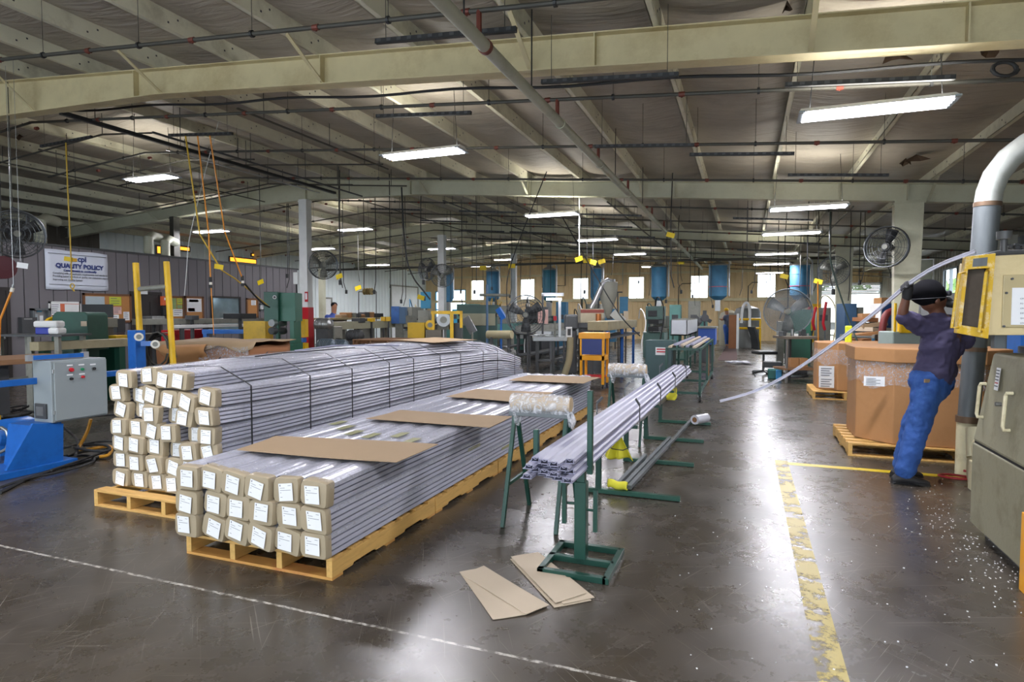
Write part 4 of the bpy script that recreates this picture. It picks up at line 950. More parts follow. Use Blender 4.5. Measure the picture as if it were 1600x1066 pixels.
b = MB(); c = WP(.385, .02, 1.605); b.ball(c, .048, .048, .045); 
for s in (-1, 1): b.cyl(WP(.37, .02+s*.04, 1.59), WP(.405, .02+s*.095, 1.58), .036, None, 14)
b.build('respirator', rubber, T)
b = MB()
for s in (-1, 1): b.ball(WP(.235, .02+s*.1, 1.61), .02, .012, .03)
b.build('ear', skin, T)
# gloved left hand closed round the profile
hp = PROF_HAND = PY(1412, 449, 0) if False else WP(-.005, -.06, 1.765)
PR = [(1524, 393), (1480, 408), (1445, 426), (1412, 449), (1385, 474), (1350, 503), (1290, 547), (1230, 588), (1180, 613), (1125, 627)]
DR = [4.75, 4.95, 5.15, 5.35, 5.5, 5.7, 6.1, 6.5, 6.8, 7.0]
D_hand = (WP(-.01, -.06, 1.75)-EYE).dot(cF); DR = [D_hand+(d-5.35) for d in DR]
def prf(t):
    t = max(0, min(len(PR)-1.0001, t)); i = int(t); f = t-i; return PD(PR[i][0]*(1-f)+PR[i+1][0]*f, PR[i][1]*(1-f)+PR[i+1][1]*f, DR[i]*(1-f)+DR[i+1]*f)
raw = [prf(i*.25) for i in range(37)]
for _ in range(6): raw = [raw[0]]+[(raw[i-1]+raw[i]*2+raw[i+1])/4 for i in range(1, len(raw)-1)]+[raw[-1]]
rs = []
for i, p in enumerate(raw):
    d = (raw[min(i+1, 36)]-raw[max(i-1, 0)]).normalized(); x = d.cross(Vector((0, 0, 1))).normalized(); y = x.cross(d)
    rs.append([p+x*a+y*c for a, c in [(q_*.72, w_*.72) for q_, w_ in ((-.012, -.02), (.014, -.02), (.014, -.012), (.004, -.008), (.004, .008), (.016, .012), (.016, .02), (-.016, .02), (-.016, .012), (-.004, .008), (-.004, -.008), (-.012, -.012))]])
tag(MB().rings(rs, mat('bright_vinyl', '#d2d3e2', .35), True, smooth=False).build('vinyl_profile'), 'long white vinyl profile curving down from the machine, held up by the worker', 'profile')
g0 = raw[12]; gd = (raw[13]-raw[11]).normalized()   # profile at the hand
side = ER*1.0; palmc = WP(-.015, -.065, 1.715)
ch = [[(*WP(-.02, -.06, 1.64), .037), (*palmc, .042), (*(palmc+Vector((0, 0, .03))), .04)]]
gx = -gd; gx = gx if gx.dot(ER) > 0 else -gx; toC = (EYE-g0).normalized()
for k in range(4):
    base = palmc+gx*(-.033+.022*k)+Vector((0, 0, .035)); c = g0+gx*(-.033+.023*k); r = .031
    upv = Vector((0, 0, 1)); L_ = [1, 1.05, 1.0, .85][k]
    ch.append([(*base, .011), (*(c-toC*r+upv*.004), .0105), (*(c-toC*r*.6+upv*r*.95), .0100), (*(c+toC*r*.5*L_+upv*r*.95), .0095), (*(c+toC*r*1.02*L_-upv*.004), .0085)])
tb = palmc+gx*.03-Vector((0, 0, .0)); ch.append([(*tb, .015), (*(tb+gx*.02+toC*.015+Vector((0, 0, .02))), .0125), (*(g0+gx*.03+toC*.032-Vector((0, 0, .022))), .0115), (*(g0+gx*.012+toC*.036-Vector((0, 0, .006))), .010)])
blob(ch, 'glove', glove, T, .0045, 0, 2)
rh = WP(.73, .18, 1.45); ch = [[(*WP(.70, .14, 1.38), .036), (*rh, .042)]]
for k in range(4): ch.append([(*(rh+ER*(-.03+.02*k)+Vector((0, 0, .02))), .011), (*(rh+ER*(-.032+.021*k)+EF*.03+Vector((0, 0, .06))), .010), (*(rh+ER*(-.032+.021*k)+EF*.055+Vector((0, 0, .045))), .009)])
ch.append([(*(rh+ER*.035), .014), (*(rh+ER*.05+EF*.03+Vector((0, 0, .03))), .011)])
blob(ch, 'glove', glove, T, .005, 0, 2)
# ---------------------------------------------------------------- galvanised duct
t = thing('exhaust_duct', 'large galvanised duct rising behind the machine and bending right under the roof', 'duct', (2.1, 7.0, 0))
def DC(u, v): return PY(u, v, 6.75)
a0, a1 = DC(1513, 655), DC(1543, 320)
r0 = (DC(1530, 640)-DC(1496, 640)).length/2
b = MB(); b.tube([a0, a0.lerp(a1, .5), a1], [r0, r0*1.12, r0*1.22], galv, 28, False); b.build('straight_pipe', None, t)
arc = [a1, DC(1546, 300), DC(1556, 274), DC(1577, 247), DC(1605, 226), DC(1640, 205), DC(1690, 190)]
arc = [arc[0]]+[arc[0].lerp(arc[1], .5)]+arc[1:]
b = MB(); b.tube(arc, r0*1.22, mat('bright_duct_elbow', '#c2c6c0', .35, .5, dirt='#8a8a82', dirt_amt=.6), 28, False); b.build('elbow', None, t)
for q in (a1, a0.lerp(a1, .33)):
    b = MB(); ax = (a1-a0).normalized(); b.tube([q-ax*.02, q+ax*.02], r0*(1.28 if q is a1 else 1.12), mat('rusty_clamp', '#6f5a48', .5, .4), 28); b.build('clamp_ring', None, t)
b = MB(); b.tube([Vector((a0.x, a0.y, 0)), a0], r0*1.08, creamp, 28); b.tube([a0-Vector((0, 0, .03)), a0+Vector((0, 0, .03))], r0*1.18, mat('rusty_clamp', '#6f5a48'), 28); b.build('duct_foot', None, t)
# ---------------------------------------------------------------- granulator cabinet (olive) and infeed box (beige)
t = thing('granulator', 'worn olive-grey machine cabinet with cream handles at the right edge', 'machine', (2.0, 4.6, 0))
X0 = 1.47
def MX(u, v, X=None): return PX(u, v, X0 if X is None else X)
A, B_, Cc, Dd = MX(1515, 815), MX(1598, 898), MX(1521, 692), MX(1600, 740)
y1 = A.y; y0 = 3.55; zb_ = A.z; zm = Cc.z; X1 = 2.6
tl = PX(1541, 549, X0+.09)
b = MB(); b.add([(X0, y0, zb_), (X0, y1, zb_), (X0, y1, zm), (X0, y0, zm), (X1, y0, zb_), (X1, y1, zb_), (X1, y1, zm), (X1, y0, zm)], [(0, 1, 2, 3), (4, 7, 6, 5), (0, 4, 5, 1), (1, 5, 6, 2), (2, 6, 7, 3), (3, 7, 4, 0)], olive)
b.build('lower_body', None, t, .008)
b = MB(); e = .012; b.add([(X0, y0, zm+e), (X0, y1, zm+e), (X0+.09, y1-.03, tl.z), (X0+.09, y0, tl.z), (X1, y0, zm+e), (X1, y1, zm+e), (X1, y1-.03, tl.z), (X1, y0, tl.z)], [(0, 1, 2, 3), (4, 7, 6, 5), (0, 4, 5, 1), (1, 5, 6, 2), (2, 6, 7, 3), (3, 7, 4, 0)], olive)
b.build('upper_body', None, t, .02)
MB().box(X0+.01, X1-.02, y0+.01, y1-.01, zm-.002, zm+e+.002, dark).build('seam', None, t)
b = MB(); b.box(X0+.06, X1, y0+.1, y1-.1, 0, zb_, dgrey); b.build('plinth', None, t)
for u, v0, v1 in ((1532, 600, 652), (1574, 615, 673)):
    p, q = PX(u+9, v0, X0+.05), PX(u+4, v1, X0+.025); n = Vector((-.03, 0, 0))
    b = MB(); b.tube([p, p+n, p+n*1.05+Vector((0, .015, -.02)), q+n*1.05+Vector((0, .015, .02)), q+n, q], .011, creamp, 8); b.build('handle', None, t, label='cream painted door handle with chipped paint')
b = MB(); p, q = PX(1562, 575, X0+.065), PX(1557, 610, X0+.04)
b.add([p+Vector((-.004, .035, 0)), p+Vector((-.004, -.035, 0)), q+Vector((-.004, -.035, 0)), q+Vector((-.004, .035, 0))], [(0, 1, 2, 3)], paper)
for j in range(6):
    z = p.lerp(q, .12+.14*j); b.add([z+Vector((-.006, .028, .004)), z+Vector((-.006, -.028, .004)), z+Vector((-.006, -.028, -.003)), z+Vector((-.006, .028, -.003))], [(0, 1, 2, 3)], ink if j != 4 else redp)
b.build('warning_label', None, t, label='worn white warning label')
p = PX(1564, 632, X0+.03); MB().cyl(p, p+Vector((-.03, 0, 0)), .014, steel, 12).build('lock', None, t)
b = MB(); b.box(X0-.02, X0+.06, y0-.1, y0+.02, 0, zm-.12, orange_y)
pl = MX(1606, 800, X0-.03); b.v = []; b.f = []; b.m = []; b.s = []; b.mats = []; b.box(X0-.06, X0+.03, pl.y-.1, pl.y-.005, 0, pl.z, orange_y); tag(b.build('guard_post', None, None, .005), 'orange-yellow guard post at the right edge beside the olive cabinet', 'post')
b = MB(); b.cyl((2.0, 4.95, tl.z), (2.0, 4.95, tl.z+.04), .3, dgrey); b.build('rim', None, t)
# blower housing in cream under the duct
t = thing('blower_housing', 'cream rounded blower housing standing between the duct and the olive cabinet', 'machine', (1.9, 6.2, 0))
pc0 = PY(1511, 740, 6.1); rr_ = .30
b = MB(); b.lathe([(.05, -.09), (rr_*.9, -.09), (rr_, -.07), (rr_, .07), (rr_*.9, .09), (.05, .09)], (pc0.x+.16, 6.1, pc0.z+.02), creamp, 36, 'x'); b.build('scroll', None, t)
b = MB(); b.box(pc0.x+.04, pc0.x+.24, 5.9, 6.22, pc0.z-.62+.02 if pc0.z-.6 > 0 else 0, pc0.z+.1, creamp); b.build('stand', None, t, .01)
b = MB(); b.tube([(pc0.x+.16, 6.3, pc0.z+.1), (pc0.x+.17, 6.38, pc0.z+.34)], .11, creamp, 20); b.build('outlet', None, t)
# infeed box
t = thing('infeed_hopper', 'beige machine box with a yellow-framed opening and a notice taped to its side', 'machine', (1.75, 4.5, 0))
cy = 4.45
bl, br, tr, tlp = PY(1541, 524, cy), PY(1700, 524, cy), PY(1700, 392, cy), PY(1552, 400, cy)
b = MB(); d = Vector((0, .62, 0))
b.add([bl, br, tr, tlp, bl+d, br+d, tr+d, tlp+d], [(0, 1, 2, 3), (7, 6, 5, 4), (0, 4, 5, 1), (1, 5, 6, 2), (2, 6, 7, 3), (3, 7, 4, 0)], beige); b.build('box', None, t, .006)
# chute mouth on the left side: frame of four bars, leaning as the side does
def CH(u, v, dy=0): return PY(u, v, cy+dy)
fo = [CH(1541, 522, .02), CH(1554, 400, .02), CH(1515, 404, .45), CH(1500, 512, .45)]
ins = dark
b = MB(); up_ = [CH(1552, 399), CH(1506, 404), CH(1502, 515), CH(1541, 523)]
Tl, Tr, Bl, Br = CH(1507, 404, .1), CH(1552, 399, .0), CH(1494, 515, .1), CH(1541, 523, .0)
def bl4(s, t_, off=0): 
    p = Tl.lerp(Tr, s).lerp(Bl.lerp(Br, s), t_); return p+Vector((0, -off, 0))
b = MB()
for (s0, s1, t0, t1) in ((-.02, 1.02, -.02, .16), (-.02, 1.02, .93, 1.05), (-.02, .12, 0, 1), (.86, 1.02, 0, 1)):
    vs = [bl4(s0, t0, .03), bl4(s1, t0, .03), bl4(s1, t1, .03), bl4(s0, t1, .03), bl4(s0, t0, -.03), bl4(s1, t0, -.03), bl4(s1, t1, -.03), bl4(s0, t1, -.03)]
    b.add(vs, [(0, 1, 2, 3), (7, 6, 5, 4), (0, 4, 5, 1), (1, 5, 6, 2), (2, 6, 7, 3), (3, 7, 4, 0)], chipy)
b.build('mouth_frame', None, t, .003)
b = MB(); b.add([bl4(.1, .14, -.02), bl4(.9, .14, -.02), bl4(.9, .95, -.02), bl4(.1, .95, -.02), bl4(.3, .14, -.16), bl4(.9, .14, -.16), bl4(.9, .95, -.16), bl4(.3, .95, -.16)], [(7, 6, 5, 4), (0, 4, 5, 1), (1, 5, 6, 2), (2, 6, 7, 3), (3, 7, 4, 0)], mat('chute_brown', '#4d463e', .6)); b.build('chute', None, t)
b = MB(); b.add([bl4(.13, .16, -.05), bl4(.85, .16, -.05), bl4(.85, .93, -.05), bl4(.13, .93, -.05)], [(0, 1, 2, 3)], mat('rubber_flap', '#544c43', .7, var=.2, scale=30)); b.build('rubber_flap', None, t, label='dark brown rubber flap in the opening')
for sx in (-.1, .66):
    b = MB(); p, q = bl4(sx+.02, .22, .0), bl4(sx-.02, .98, .0); o1 = Vector((-.03, -.09, 0)) if sx < 0 else Vector((-.01, -.1, 0))
    b.tube([bl4(sx+.14, .2, .02), p+o1, q+o1, bl4(sx+.14, .97, .02)], .009, chipy, 8); b.build('guard_bar', None, t, label='chipped yellow guard bar')
b = MB(); b.add([bl4(.25, .02, .034), bl4(.75, .02, .034), bl4(.75, .13, .034), bl4(.25, .13, .034)], [(0, 1, 2, 3)], galv); b.build('plate', None, t)
b = MB(); q0, q1 = CH(1567, 430), CH(1640, 512); b.box(q0.x, q1.x, cy-.012, cy, q1.z, q0.z, mat('clear_panel', '#b5a67c', .25)); b.build('cover_panel', None, t, .003)
for u, v in ((1580, 436), (1571, 458), (1567, 510)): p = CH(u, v); MB().cyl(p+Vector((0, -.02, 0)), p+Vector((0, -.01, 0)), .007, dgrey, 10).build('screw', None, t)
b = MB(); q0, q1 = CH(1580, 450), CH(1640, 508); 
b.box(q0.x, q1.x, cy-.016, cy-.013, q1.z, q0.z, paper)
for j, (tx, s_) in enumerate((('CPI COMP', .012), ('FO', .012), ('CPI LET', .012), ('DESCRIPTION', .014), ('QUANTITY', .012), ('LENGTH W', .012))):
    p = CH(1592, 468+j*7.6); b.text(tx, s_, lambda x, y, z, p=p: (p.x+x, cy-.0165-z, p.z+y), ink)
b.build('notice', None, t, label='white printed notice')
b = MB(); p = CH(1568, 397, .2); b.cyl(p, p+Vector((0, 0, .09)), .018, dgrey); b.cyl(p+Vector((0, 0, .09)), p+Vector((0, 0, .14)), .04, dgrey); b.build('knob', None, t)
b = MB(); b.tube([CH(1535, 402, .2), CH(1560, 396, .2), CH(1640, 394, .2)], .02, dgrey, 8); b.build('top_rail', None, t)
b = MB(); rr2_ = random.Random(3)
for k in range(60):
    p = CH(1575+rr2_.random()*60, 390-rr2_.random()*8, .25+rr2_.random()*.1); b.cb(p, .02, .02, .012, black)
o = b.build('regrind'); tag(o, 'dark heap of chopped plastic on top of the beige machine box', 'scrap', None, 'stuff')
for x in (bl.x+.15, br.x-.1):
    MB().box(x-.03, x+.03, cy+.25, cy+.31, tl.z+.04, bl.z, galv).build('support_leg', None, t)
# white plastic crumbs on the floor
b = MB(); rr2_ = random.Random(11)
for k in range(340):
    if k < 230:
        s = rr2_.random(); u = 1440+s*150+rr2_.gauss(0, 22); v = 775+s*140+rr2_.gauss(0, 25)
    else: u = rr2_.uniform(1050, 1590); v = rr2_.uniform(640, 1050)
    p = FL(u, max(v, 600)); z = .004*(.3+rr2_.random()); a = rr2_.random()*3; w, h = .003+.007*rr2_.random()**2, .003+.004*rr2_.random()
    b.cb(p+Vector((0, 0, z/2)), w, h, z, paper, Matrix.Rotation(a, 3, 'Z'))
o = b.build('plastic_chips'); tag(o, 'scatter of tiny white plastic chips on the floor in front of the olive cabinet', 'scrap', None, 'stuff')
b = MB(); c = FL(1500, 752); b.tube([c+Vector((.16*math.cos(a), .12*math.sin(a), .012+.004*k)) for k, a in enumerate([i*.5 for i in range(16)])], .011, mat('red_hose', '#b5343c', .5), 8)
tag(b.build('air_hose'), 'coil of red air hose on the floor beside the yellow line and duct', 'hose')
# ================================================================ left side: control box, office wall furniture, hoses
def boxy(nm, lbl, cat, parts, grp=None, bev=.004):
    x = sum(p[1]+p[2] for p in parts)/2/len(parts); y = sum(p[3]+p[4] for p in parts)/2/len(parts); z = min(p[5] for p in parts)
    t = thing(nm, lbl, cat, (x, y, z), grp)
    for p in parts: MB().box(*p[1:7], p[7]).build(p[0], None, t, bev)
    return t
CX = -6.2
q0, q1, q2, q3 = PX(82, 565, CX), PX(168, 558, CX), PX(82, 662, CX), PX(168, 648, CX)
cz0, cz1 = (q2.z+q3.z)/2, (q0.z+q1.z)/2; cy0, cy1 = (q0.y+q2.y)/2, (q1.y+q3.y)/2; cxl = PY(50, 562, cy0).x
t = thing('control_box', 'light grey electrical control box with red, green and black buttons, on the blue machine', 'control box', (CX-.15, (cy0+cy1)/2, cz0))
MB().box(cxl, CX-.012, cy0, cy1, cz0, cz1, greyp).build('enclosure', None, t, .006)
MB().box(CX-.012, CX+.006, cy0+.02, cy1-.008, cz0+.015, cz1-.015, greyp).build('door', None, t, .004)
for z in (cz0+.1, cz1-.1): MB().cyl((CX-.004, cy0+.014, z-.02), (CX-.004, cy0+.014, z+.02), .007, steel, 10).build('hinge', None, t)
def onX(u, v, X=CX+.006): return PX(u, v, X)
for u, v, r, m, nm in ((111, 578, .017, redp, 'red_button'), (128, 577, .011, mat('green_button', '#1d8a5a', .4), 'green_button'), (146, 576, .014, black, 'selector_switch'), (111, 592, .012, black, 'black_button'), (129, 589, .011, redp, 'small_red_button')):
    p = onX(u, v); b = MB(); b.cyl(p, p+Vector((.008, 0, 0)), r*1.25, steel if 'sel' in nm else m, 16); b.cyl(p, p+Vector((.022, 0, 0)), r, m, 16); b.build(nm, None, t)
for u, v in ((109, 571), (127, 570), (145, 569.5), (109, 586), (128, 584.5)):
    p = onX(u, v); MB().box(CX+.005, CX+.008, p.y-.028, p.y+.028, p.z-.006, p.z+.006, paper).build('name_strip', None, t)
a, c = PY(57, 630, cy0), PY(75, 655, cy0)
MB().box(a.x, c.x, cy0-.02, cy0, c.z, a.z, dgrey).build('vent_grille', None, t, .004)
b = MB(); b.box(a.x+.03, c.x-.03, cy0-.024, cy0-.018, c.z+.03, a.z-.03, steel); b.build('vent_filter', None, t)
t = thing('blue_machine', 'blue steel machine base with sloped gusset and motor under the grey control box', 'machine', (CX-.1, 3.9, 0))
P4 = [PX(u, v, CX-.03) for u, v in ((52, 662), (99, 662), (99, 722), (10, 736))]
b = MB(); b.prism([(p.y, p.z) for p in [P4[3], P4[2], P4[1], P4[0]]], CX-.06, CX-.03, blue, lambda y, z, x: (x, y, z)); b.build('gusset_plate', None, t)
b = MB(); b.prism([(P4[0].y, cz0-.001), (P4[1].y, cz0-.001), (P4[1].y, .06), (P4[0].y-.05, .06)], CX-.4, CX-.06, blue, lambda y, z, x: (x, y, z)); b.build('pedestal', None, t)
MB().box(CX-.45, CX+.0, 2.5, P4[2].y+.12, 0, .06, blue).build('base_plate', None, t, .004)
b = MB(); b.bar((CX-.25, 2.2, .845), (CX-.25, cy1+1.0, .845), .06, .06, blue); b.build('long_arm', None, t, .004)
b = MB(); b.bar((CX-.2, cy0-.05, cz1+.03), (CX-.2, cy1-.12, cz1+.03), .06, .04, blue); b.box(CX-.22, CX-.18, cy0-.1, cy0-.05, cz1, cz1+.06, alum); b.box(CX-.22, CX-.18, cy1-.12, cy1-.06, cz1, cz1+.06, alum); b.build('top_slide', None, t)
mc = PD(22, 676, 6.6)
b = MB(); b.lathe([(.05, -.22), (.14, -.2), (.16, -.16), (.16, .14), (.13, .2), (.04, .22)], mc, blue, 24, 'y'); b.build('motor', None, t)
b = MB(); b.box(mc.x-.12, mc.x+.12, mc.y-.2, mc.y+.2, 0, mc.z-.1, blue); b.build('motor_mount', None, t)
b = MB(); b.tube([PD(2, 668, 5.9), PD(10, 673, 5.9), PD(15, 688, 5.9), PD(10, 702, 5.9), PD(-2, 708, 5.9), PD(-14, 700, 5.9), PD(-16, 680, 5.9), PD(2, 668, 5.9)], .016, steel, 8); b.build('ring_handle', None, t)
# cables on the floor by the blue machine
def cable(nm, lbl, pts, r, m, grp=None, cat='cable', n=7, sm=3):
    P = [Vector(p) for p in pts]
    for _ in range(sm):
        Q = [P[0]]
        for a, c in zip(P[:-1], P[1:]): Q += [a.lerp(c, .25), a.lerp(c, .75)]
        Q.append(P[-1]); P = Q
        if len(P) > 120: break
    return tag(MB().tube(P, r, m, n).build(nm), lbl, cat, grp)
def fz(u, v, z=.015): return FL(u, v, z)
CW = [([(0, 770), (60, 740), (130, 722), (170, 710), (172, 700), (150, 698), (110, 712), (60, 720)], rubber, .014, 'thickest, curving round the blue base'),
      ([(0, 762), (40, 748), (95, 738), (150, 722), (145, 712), (118, 712)], rubber, .012, 'looping tight beside the gusset'),
      ([(112, 700), (140, 692), (172, 695), (160, 704), (125, 706), (105, 712)], dkpipe, .010, 'small grey loop between base and stack'),
      ([(98, 700), (150, 690), (185, 690), (180, 700), (130, 718), (80, 735)], rubber, .012, 'reaching towards the rear stack'),
      ([(20, 640), (60, 645), (110, 655), (150, 650), (180, 648)], rubber, .014, 'running behind the control box'),
      ([(0, 648), (40, 638), (52, 630)], rubber, .016, 'draped at the left edge behind the motor')]
for k, (pp_, m, r, l) in enumerate(CW): cable('floor_cable', 'dark cable on the floor, '+l, [fz(u, v, .014+.012*k) for u, v in pp_], r, m, 'tangled cables by the blue machine')
cable('yellow_hose', 'yellow hose dropping from the control box to a coil on the floor', [PD(142, 655, 6.6), PD(135, 680, 6.6), fz(118, 706, .03), fz(150, 700, .08), fz(176, 696, .08), fz(172, 712, .03), fz(155, 714, .03)], .017, mat('ochre_hose', '#c48a16', .5), None, 'hose')
# roller stand with yellow posts and blue post
D = 8.0
t = thing('roller_stand', 'stand with two tall leaning yellow posts joined by a grey roller', 'stand', FL(240, 668))
for (u0, v0, u1, v1, nm) in ((212, 411, 223, 600, 'yellow_post'), (260, 409, 273, 605, 'yellow_post')):
    p, q = PD(u0, v0, D), PD(u1, v1, D); q2 = p+(q-p)*(p.z/(p.z-q.z)); MB().tube([p, q2], .038, yellow, 12).build(nm, None, t)
p, q = PD(216, 452, D), PD(262, 448, D); b = MB(); b.cyl(p, q, .032, mgrey, 16); b.cyl(p-(q-p)*.05, p, .012, black, 8); b.cyl(q, q+(q-p)*.05, .012, black, 8); b.build('grey_roller', None, t)
p0 = PD(213, 516, D-.2); d = PD(240, 516, D-.2)
t = thing('puller_post', 'blue square post with white guide wheels in front of the yellow posts', 'post', (p0.x, p0.y, 0))
MB().box(p0.x-.07, p0.x+.07, p0.y-.07, p0.y+.07, 0, p0.z, blue).build('post', None, t, .004)
p = PD(222, 537, D-.25); q = PD(238, 537, D-.25); MB().bar(p, q, .06, .06, blue).build('cross_arm', None, t)
wht = mat('white_nylon', '#dcd9cc', .4)
for u, v in ((217, 526.5), (242.5, 538)):
    c = PD(u, v, D-.42); n = (EYE-c).normalized(); b = MB(); b.cyl(c, c+n*.04, .052, wht, 20); b.cyl(c+n*.04, c+n*.05, .03, mgrey, 16); b.build('guide_wheel', None, t)
c = PD(250, 545, D+.1); b = MB()
for k in range(7):
    rr = .2+.012*k; b.tube([c+cR*(rr*.7*math.cos(a)+.02*math.sin(k*2))+Vector((0, 0, rr*1.1*math.sin(a)-.02*k))+cF*(.02*k-.06) for a in [i*.5 for i in range(13)]], .012, rubber if k % 2 else dkpipe, 6)
o = tag(b.build('cable_coil'), 'thick coil of dark cables hanging between the yellow posts', 'cable')
hk = MB(); p = PD(250, 520, D+.1); hk.cyl(PD(222, 522, D+.12), PD(268, 520, D+.12), .01, steel, 6); hk.build('hook_bar', None, o)
# torn cardboard box behind the tall stack
bc = PD(352, 530, 9.3); R_ = Matrix.Rotation(.15, 3, 'Z')
t = thing('torn_box', 'large torn cardboard box with a flap folded over, behind the tall rear stack', 'box', (bc.x, bc.y, 0))
hh = bc.z+.02
def cr(x, y, z): v = R_ @ Vector((x, y, 0)); return (bc.x+v.x+.03*mnoise.noise(Vector((x*2, y*2, z*2))), bc.y+v.y+.03*mnoise.noise(Vector((x*3+5, y*2, z*2))), z+.03*mnoise.noise(Vector((x*3, y*3+9, z*2))))
def wall(x0, y0, x1, y1, z0, z1, m, nm, n=10):
    b = MB(); vs = [cr(x0+(x1-x0)*i/n, y0+(y1-y0)*i/n, z0+(z1-z0)*j/n) for j in range(n+1) for i in range(n+1)]
    b.add(vs, [(j*(n+1)+i, j*(n+1)+i+1, (j+1)*(n+1)+i+1, (j+1)*(n+1)+i) for j in range(n) for i in range(n)], m, True); o = b.build(nm, None, t, sharp=60); s = o.modifiers.new('s', 'SOLIDIFY'); s.thickness = .008; return o
brn = mat('brown_cardboard', '#8f5f3b', .8, var=.15, scale=3)
wall(-.78, -.5, .78, -.5, 0, hh-.12, brn, 'front_panel'); wall(.78, -.5, .78, .5, 0, hh-.1, brn, 'side_panel'); wall(-.78, -.5, -.78, .5, 0, hh-.1, brn, 'side_panel'); wall(-.78, .5, .78, .5, 0, hh-.05, brn, 'back_panel')
b = MB(); n = 12; vs = [cr(-.8+1.66*i/n, -.56+1.1*j/n, hh-.03+(-.1 if j == 0 else 0)*(1+.4*math.sin(i*1.3))) for j in range(n+1) for i in range(n+1)]
b.add(vs, [(j*(n+1)+i, j*(n+1)+i+1, (j+1)*(n+1)+i+1, (j+1)*(n+1)+i) for j in range(n) for i in range(n)], cardl, True); o = b.build('top_flap', None, t, sharp=60); s = o.modifiers.new('s', 'SOLIDIFY'); s.thickness = .01
b = MB(); vs = [cr(-.62+.75*i/8, -.57-.06*math.sin(j*.8), hh-.08-.32*j/6*(1-.35*abs(i-4)/4)) for j in range(7) for i in range(9)]
b.add(vs, [(j*9+i, j*9+i+1, (j+1)*9+i+1, (j+1)*9+i) for j in range(6) for i in range(8)], card, True); o = b.build('torn_flap', None, t, sharp=60); s = o.modifiers.new('s', 'SOLIDIFY'); s.thickness = .008
b = MB(); vs = [cr(-.0+.8*i/8, -.555-.02*math.sin(i+j), hh-.1-.3*j/5) for j in range(6) for i in range(9)]
b.add(vs, [(j*9+i, j*9+i+1, (j+1)*9+i+1, (j+1)*9+i) for j in range(5) for i in range(8)], None, True); b.build('liner_film', linerf, t)
# office wall furniture
def W_(u, v, e=.0): return PX(u, v, OX+e)
def panel(nm, lbl, cat, u0, v0, u1, v1, parts, grp=None, frame=brownw, th=.03, fill=cork, z=None, y=None):
    a, c = W_(u0, v0), W_(u1, v1); y0, y1 = a.y, c.y; z1, z0 = a.z, c.z
    t = thing(nm, lbl, cat, (OX+.02, (y0+y1)/2, z0), grp); f = .045
    b = MB()
    for bx in ((y0, y1, z1-f, z1), (y0, y1, z0, z0+f), (y0, y0+f, z0, z1), (y1-f, y1, z0, z1)): b.box(OX+.004, OX+.004+th, bx[0], bx[1], bx[2], bx[3], frame)
    b.build('frame', None, t)
    MB().box(OX+.004, OX+.02, y0+f*.5, y1-f*.5, z0+f*.5, z1-f*.5, fill).build('board', None, t)
    for i, (fu0, fv0, fu1, fv1, m, lines) in enumerate(parts):
        ya, yc = y0+(y1-y0)*fu0, y0+(y1-y0)*fu1; za, zc = z1-(z1-z0)*fv0, z1-(z1-z0)*fv1
        b = MB(); b.box(OX+.02, OX+.024, ya, yc, zc, za, m); rr = random.Random(i)
        for k in range(lines): zz = za-(za-zc)*(k+.7)/(lines+.6); b.box(OX+.024, OX+.0255, ya+(yc-ya)*.12, ya+(yc-ya)*rr.uniform(.6, .9), zz-.006, zz+.006, ink)
        b.build('posted_sheet', None, t)
    return t
yg = mat('yellow_green_sheet', '#b9c23e', .6); pinks = mat('pink_sheet', '#dcb4ac', .6); oran = mat('orange_sheet', '#c96a4a', .6); multi = mat('poster_green', '#8aa36a', .6, var=.5, scale=8)
pale = mat('pale_blue_sheet', '#a9b6bc', .5, var=.15, scale=6)
panel('bulletin_board', 'double cork notice board in a brown frame behind the green headstock', 'notice board', 128, 458, 205, 504, [(.05, .1, .43, .45, pale, 0), (.53, .1, .78, .4, yg, 3), (.6, .45, .78, .7, pinks, 4), (.82, .62, .95, .92, paper, 4), (.6, .72, .72, .95, paper, 2), (.8, .08, .94, .5, cork, 0)])
panel('bulletin_board', 'cork notice board with several small colourful posters, just right of the dark office door', 'notice board', 259, 462, 287, 500, [(.2, .1, .55, .55, multi, 0), (.6, .1, .92, .35, yg, 2), (.35, .55, .92, .85, paper, 3), (.6, .38, .9, .52, multi, 0)])
panel('bulletin_board', 'cork notice board with one large red and white poster, left of the office window', 'notice board', 288, 462.5, 318, 500, [(.08, .1, .88, .66, paper, 0), (.2, .14, .7, .25, oran, 0), (.15, .5, .5, .64, redp, 0)])
panel('bulletin_board', 'narrow cork notice board right of the office window', 'notice board', 384, 466, 403, 497, [(.4, .1, .8, .35, paper, 3)])
panel('framed_notice', 'white framed notice right of the narrow cork board', 'notice', 404.5, 474, 412, 486, [(.1, .1, .9, .9, paper, 4)], None, greyp, .02, paper)
panel('bulletin_board', 'pale board with white papers around an orange strip, at far left', 'notice board', 75, 471, 127, 520, [(.04, .06, .34, .42, paper, 5), (.04, .46, .3, .74, paper, 3), (.48, .08, .97, .5, white, 0), (.04, .78, .34, .98, paper, 2)], None, white, .02, oran)
panel('towel_rack', 'grey safety glasses dispenser with a blue label, on the office wall at far left', 'dispenser', 46, 482, 75, 510, [(.35, .02, .65, .2, ltblue, 0), (.1, .3, .4, .9, pale, 0), (.5, .4, .7, .9, paper, 0)], None, galv, .1, steel)
a = W_(28, 496); b = MB(); b.box(OX+.005, OX+.12, a.y, a.y+.3, a.z-.33, a.z, dgrey); b.box(OX+.12, OX+.125, a.y+.04, a.y+.2, a.z-.05, a.z-.02, steel); tag(b.build('paper_dispenser', None, None, .02), 'small dark paper towel dispenser on the office wall at far left', 'dispenser')
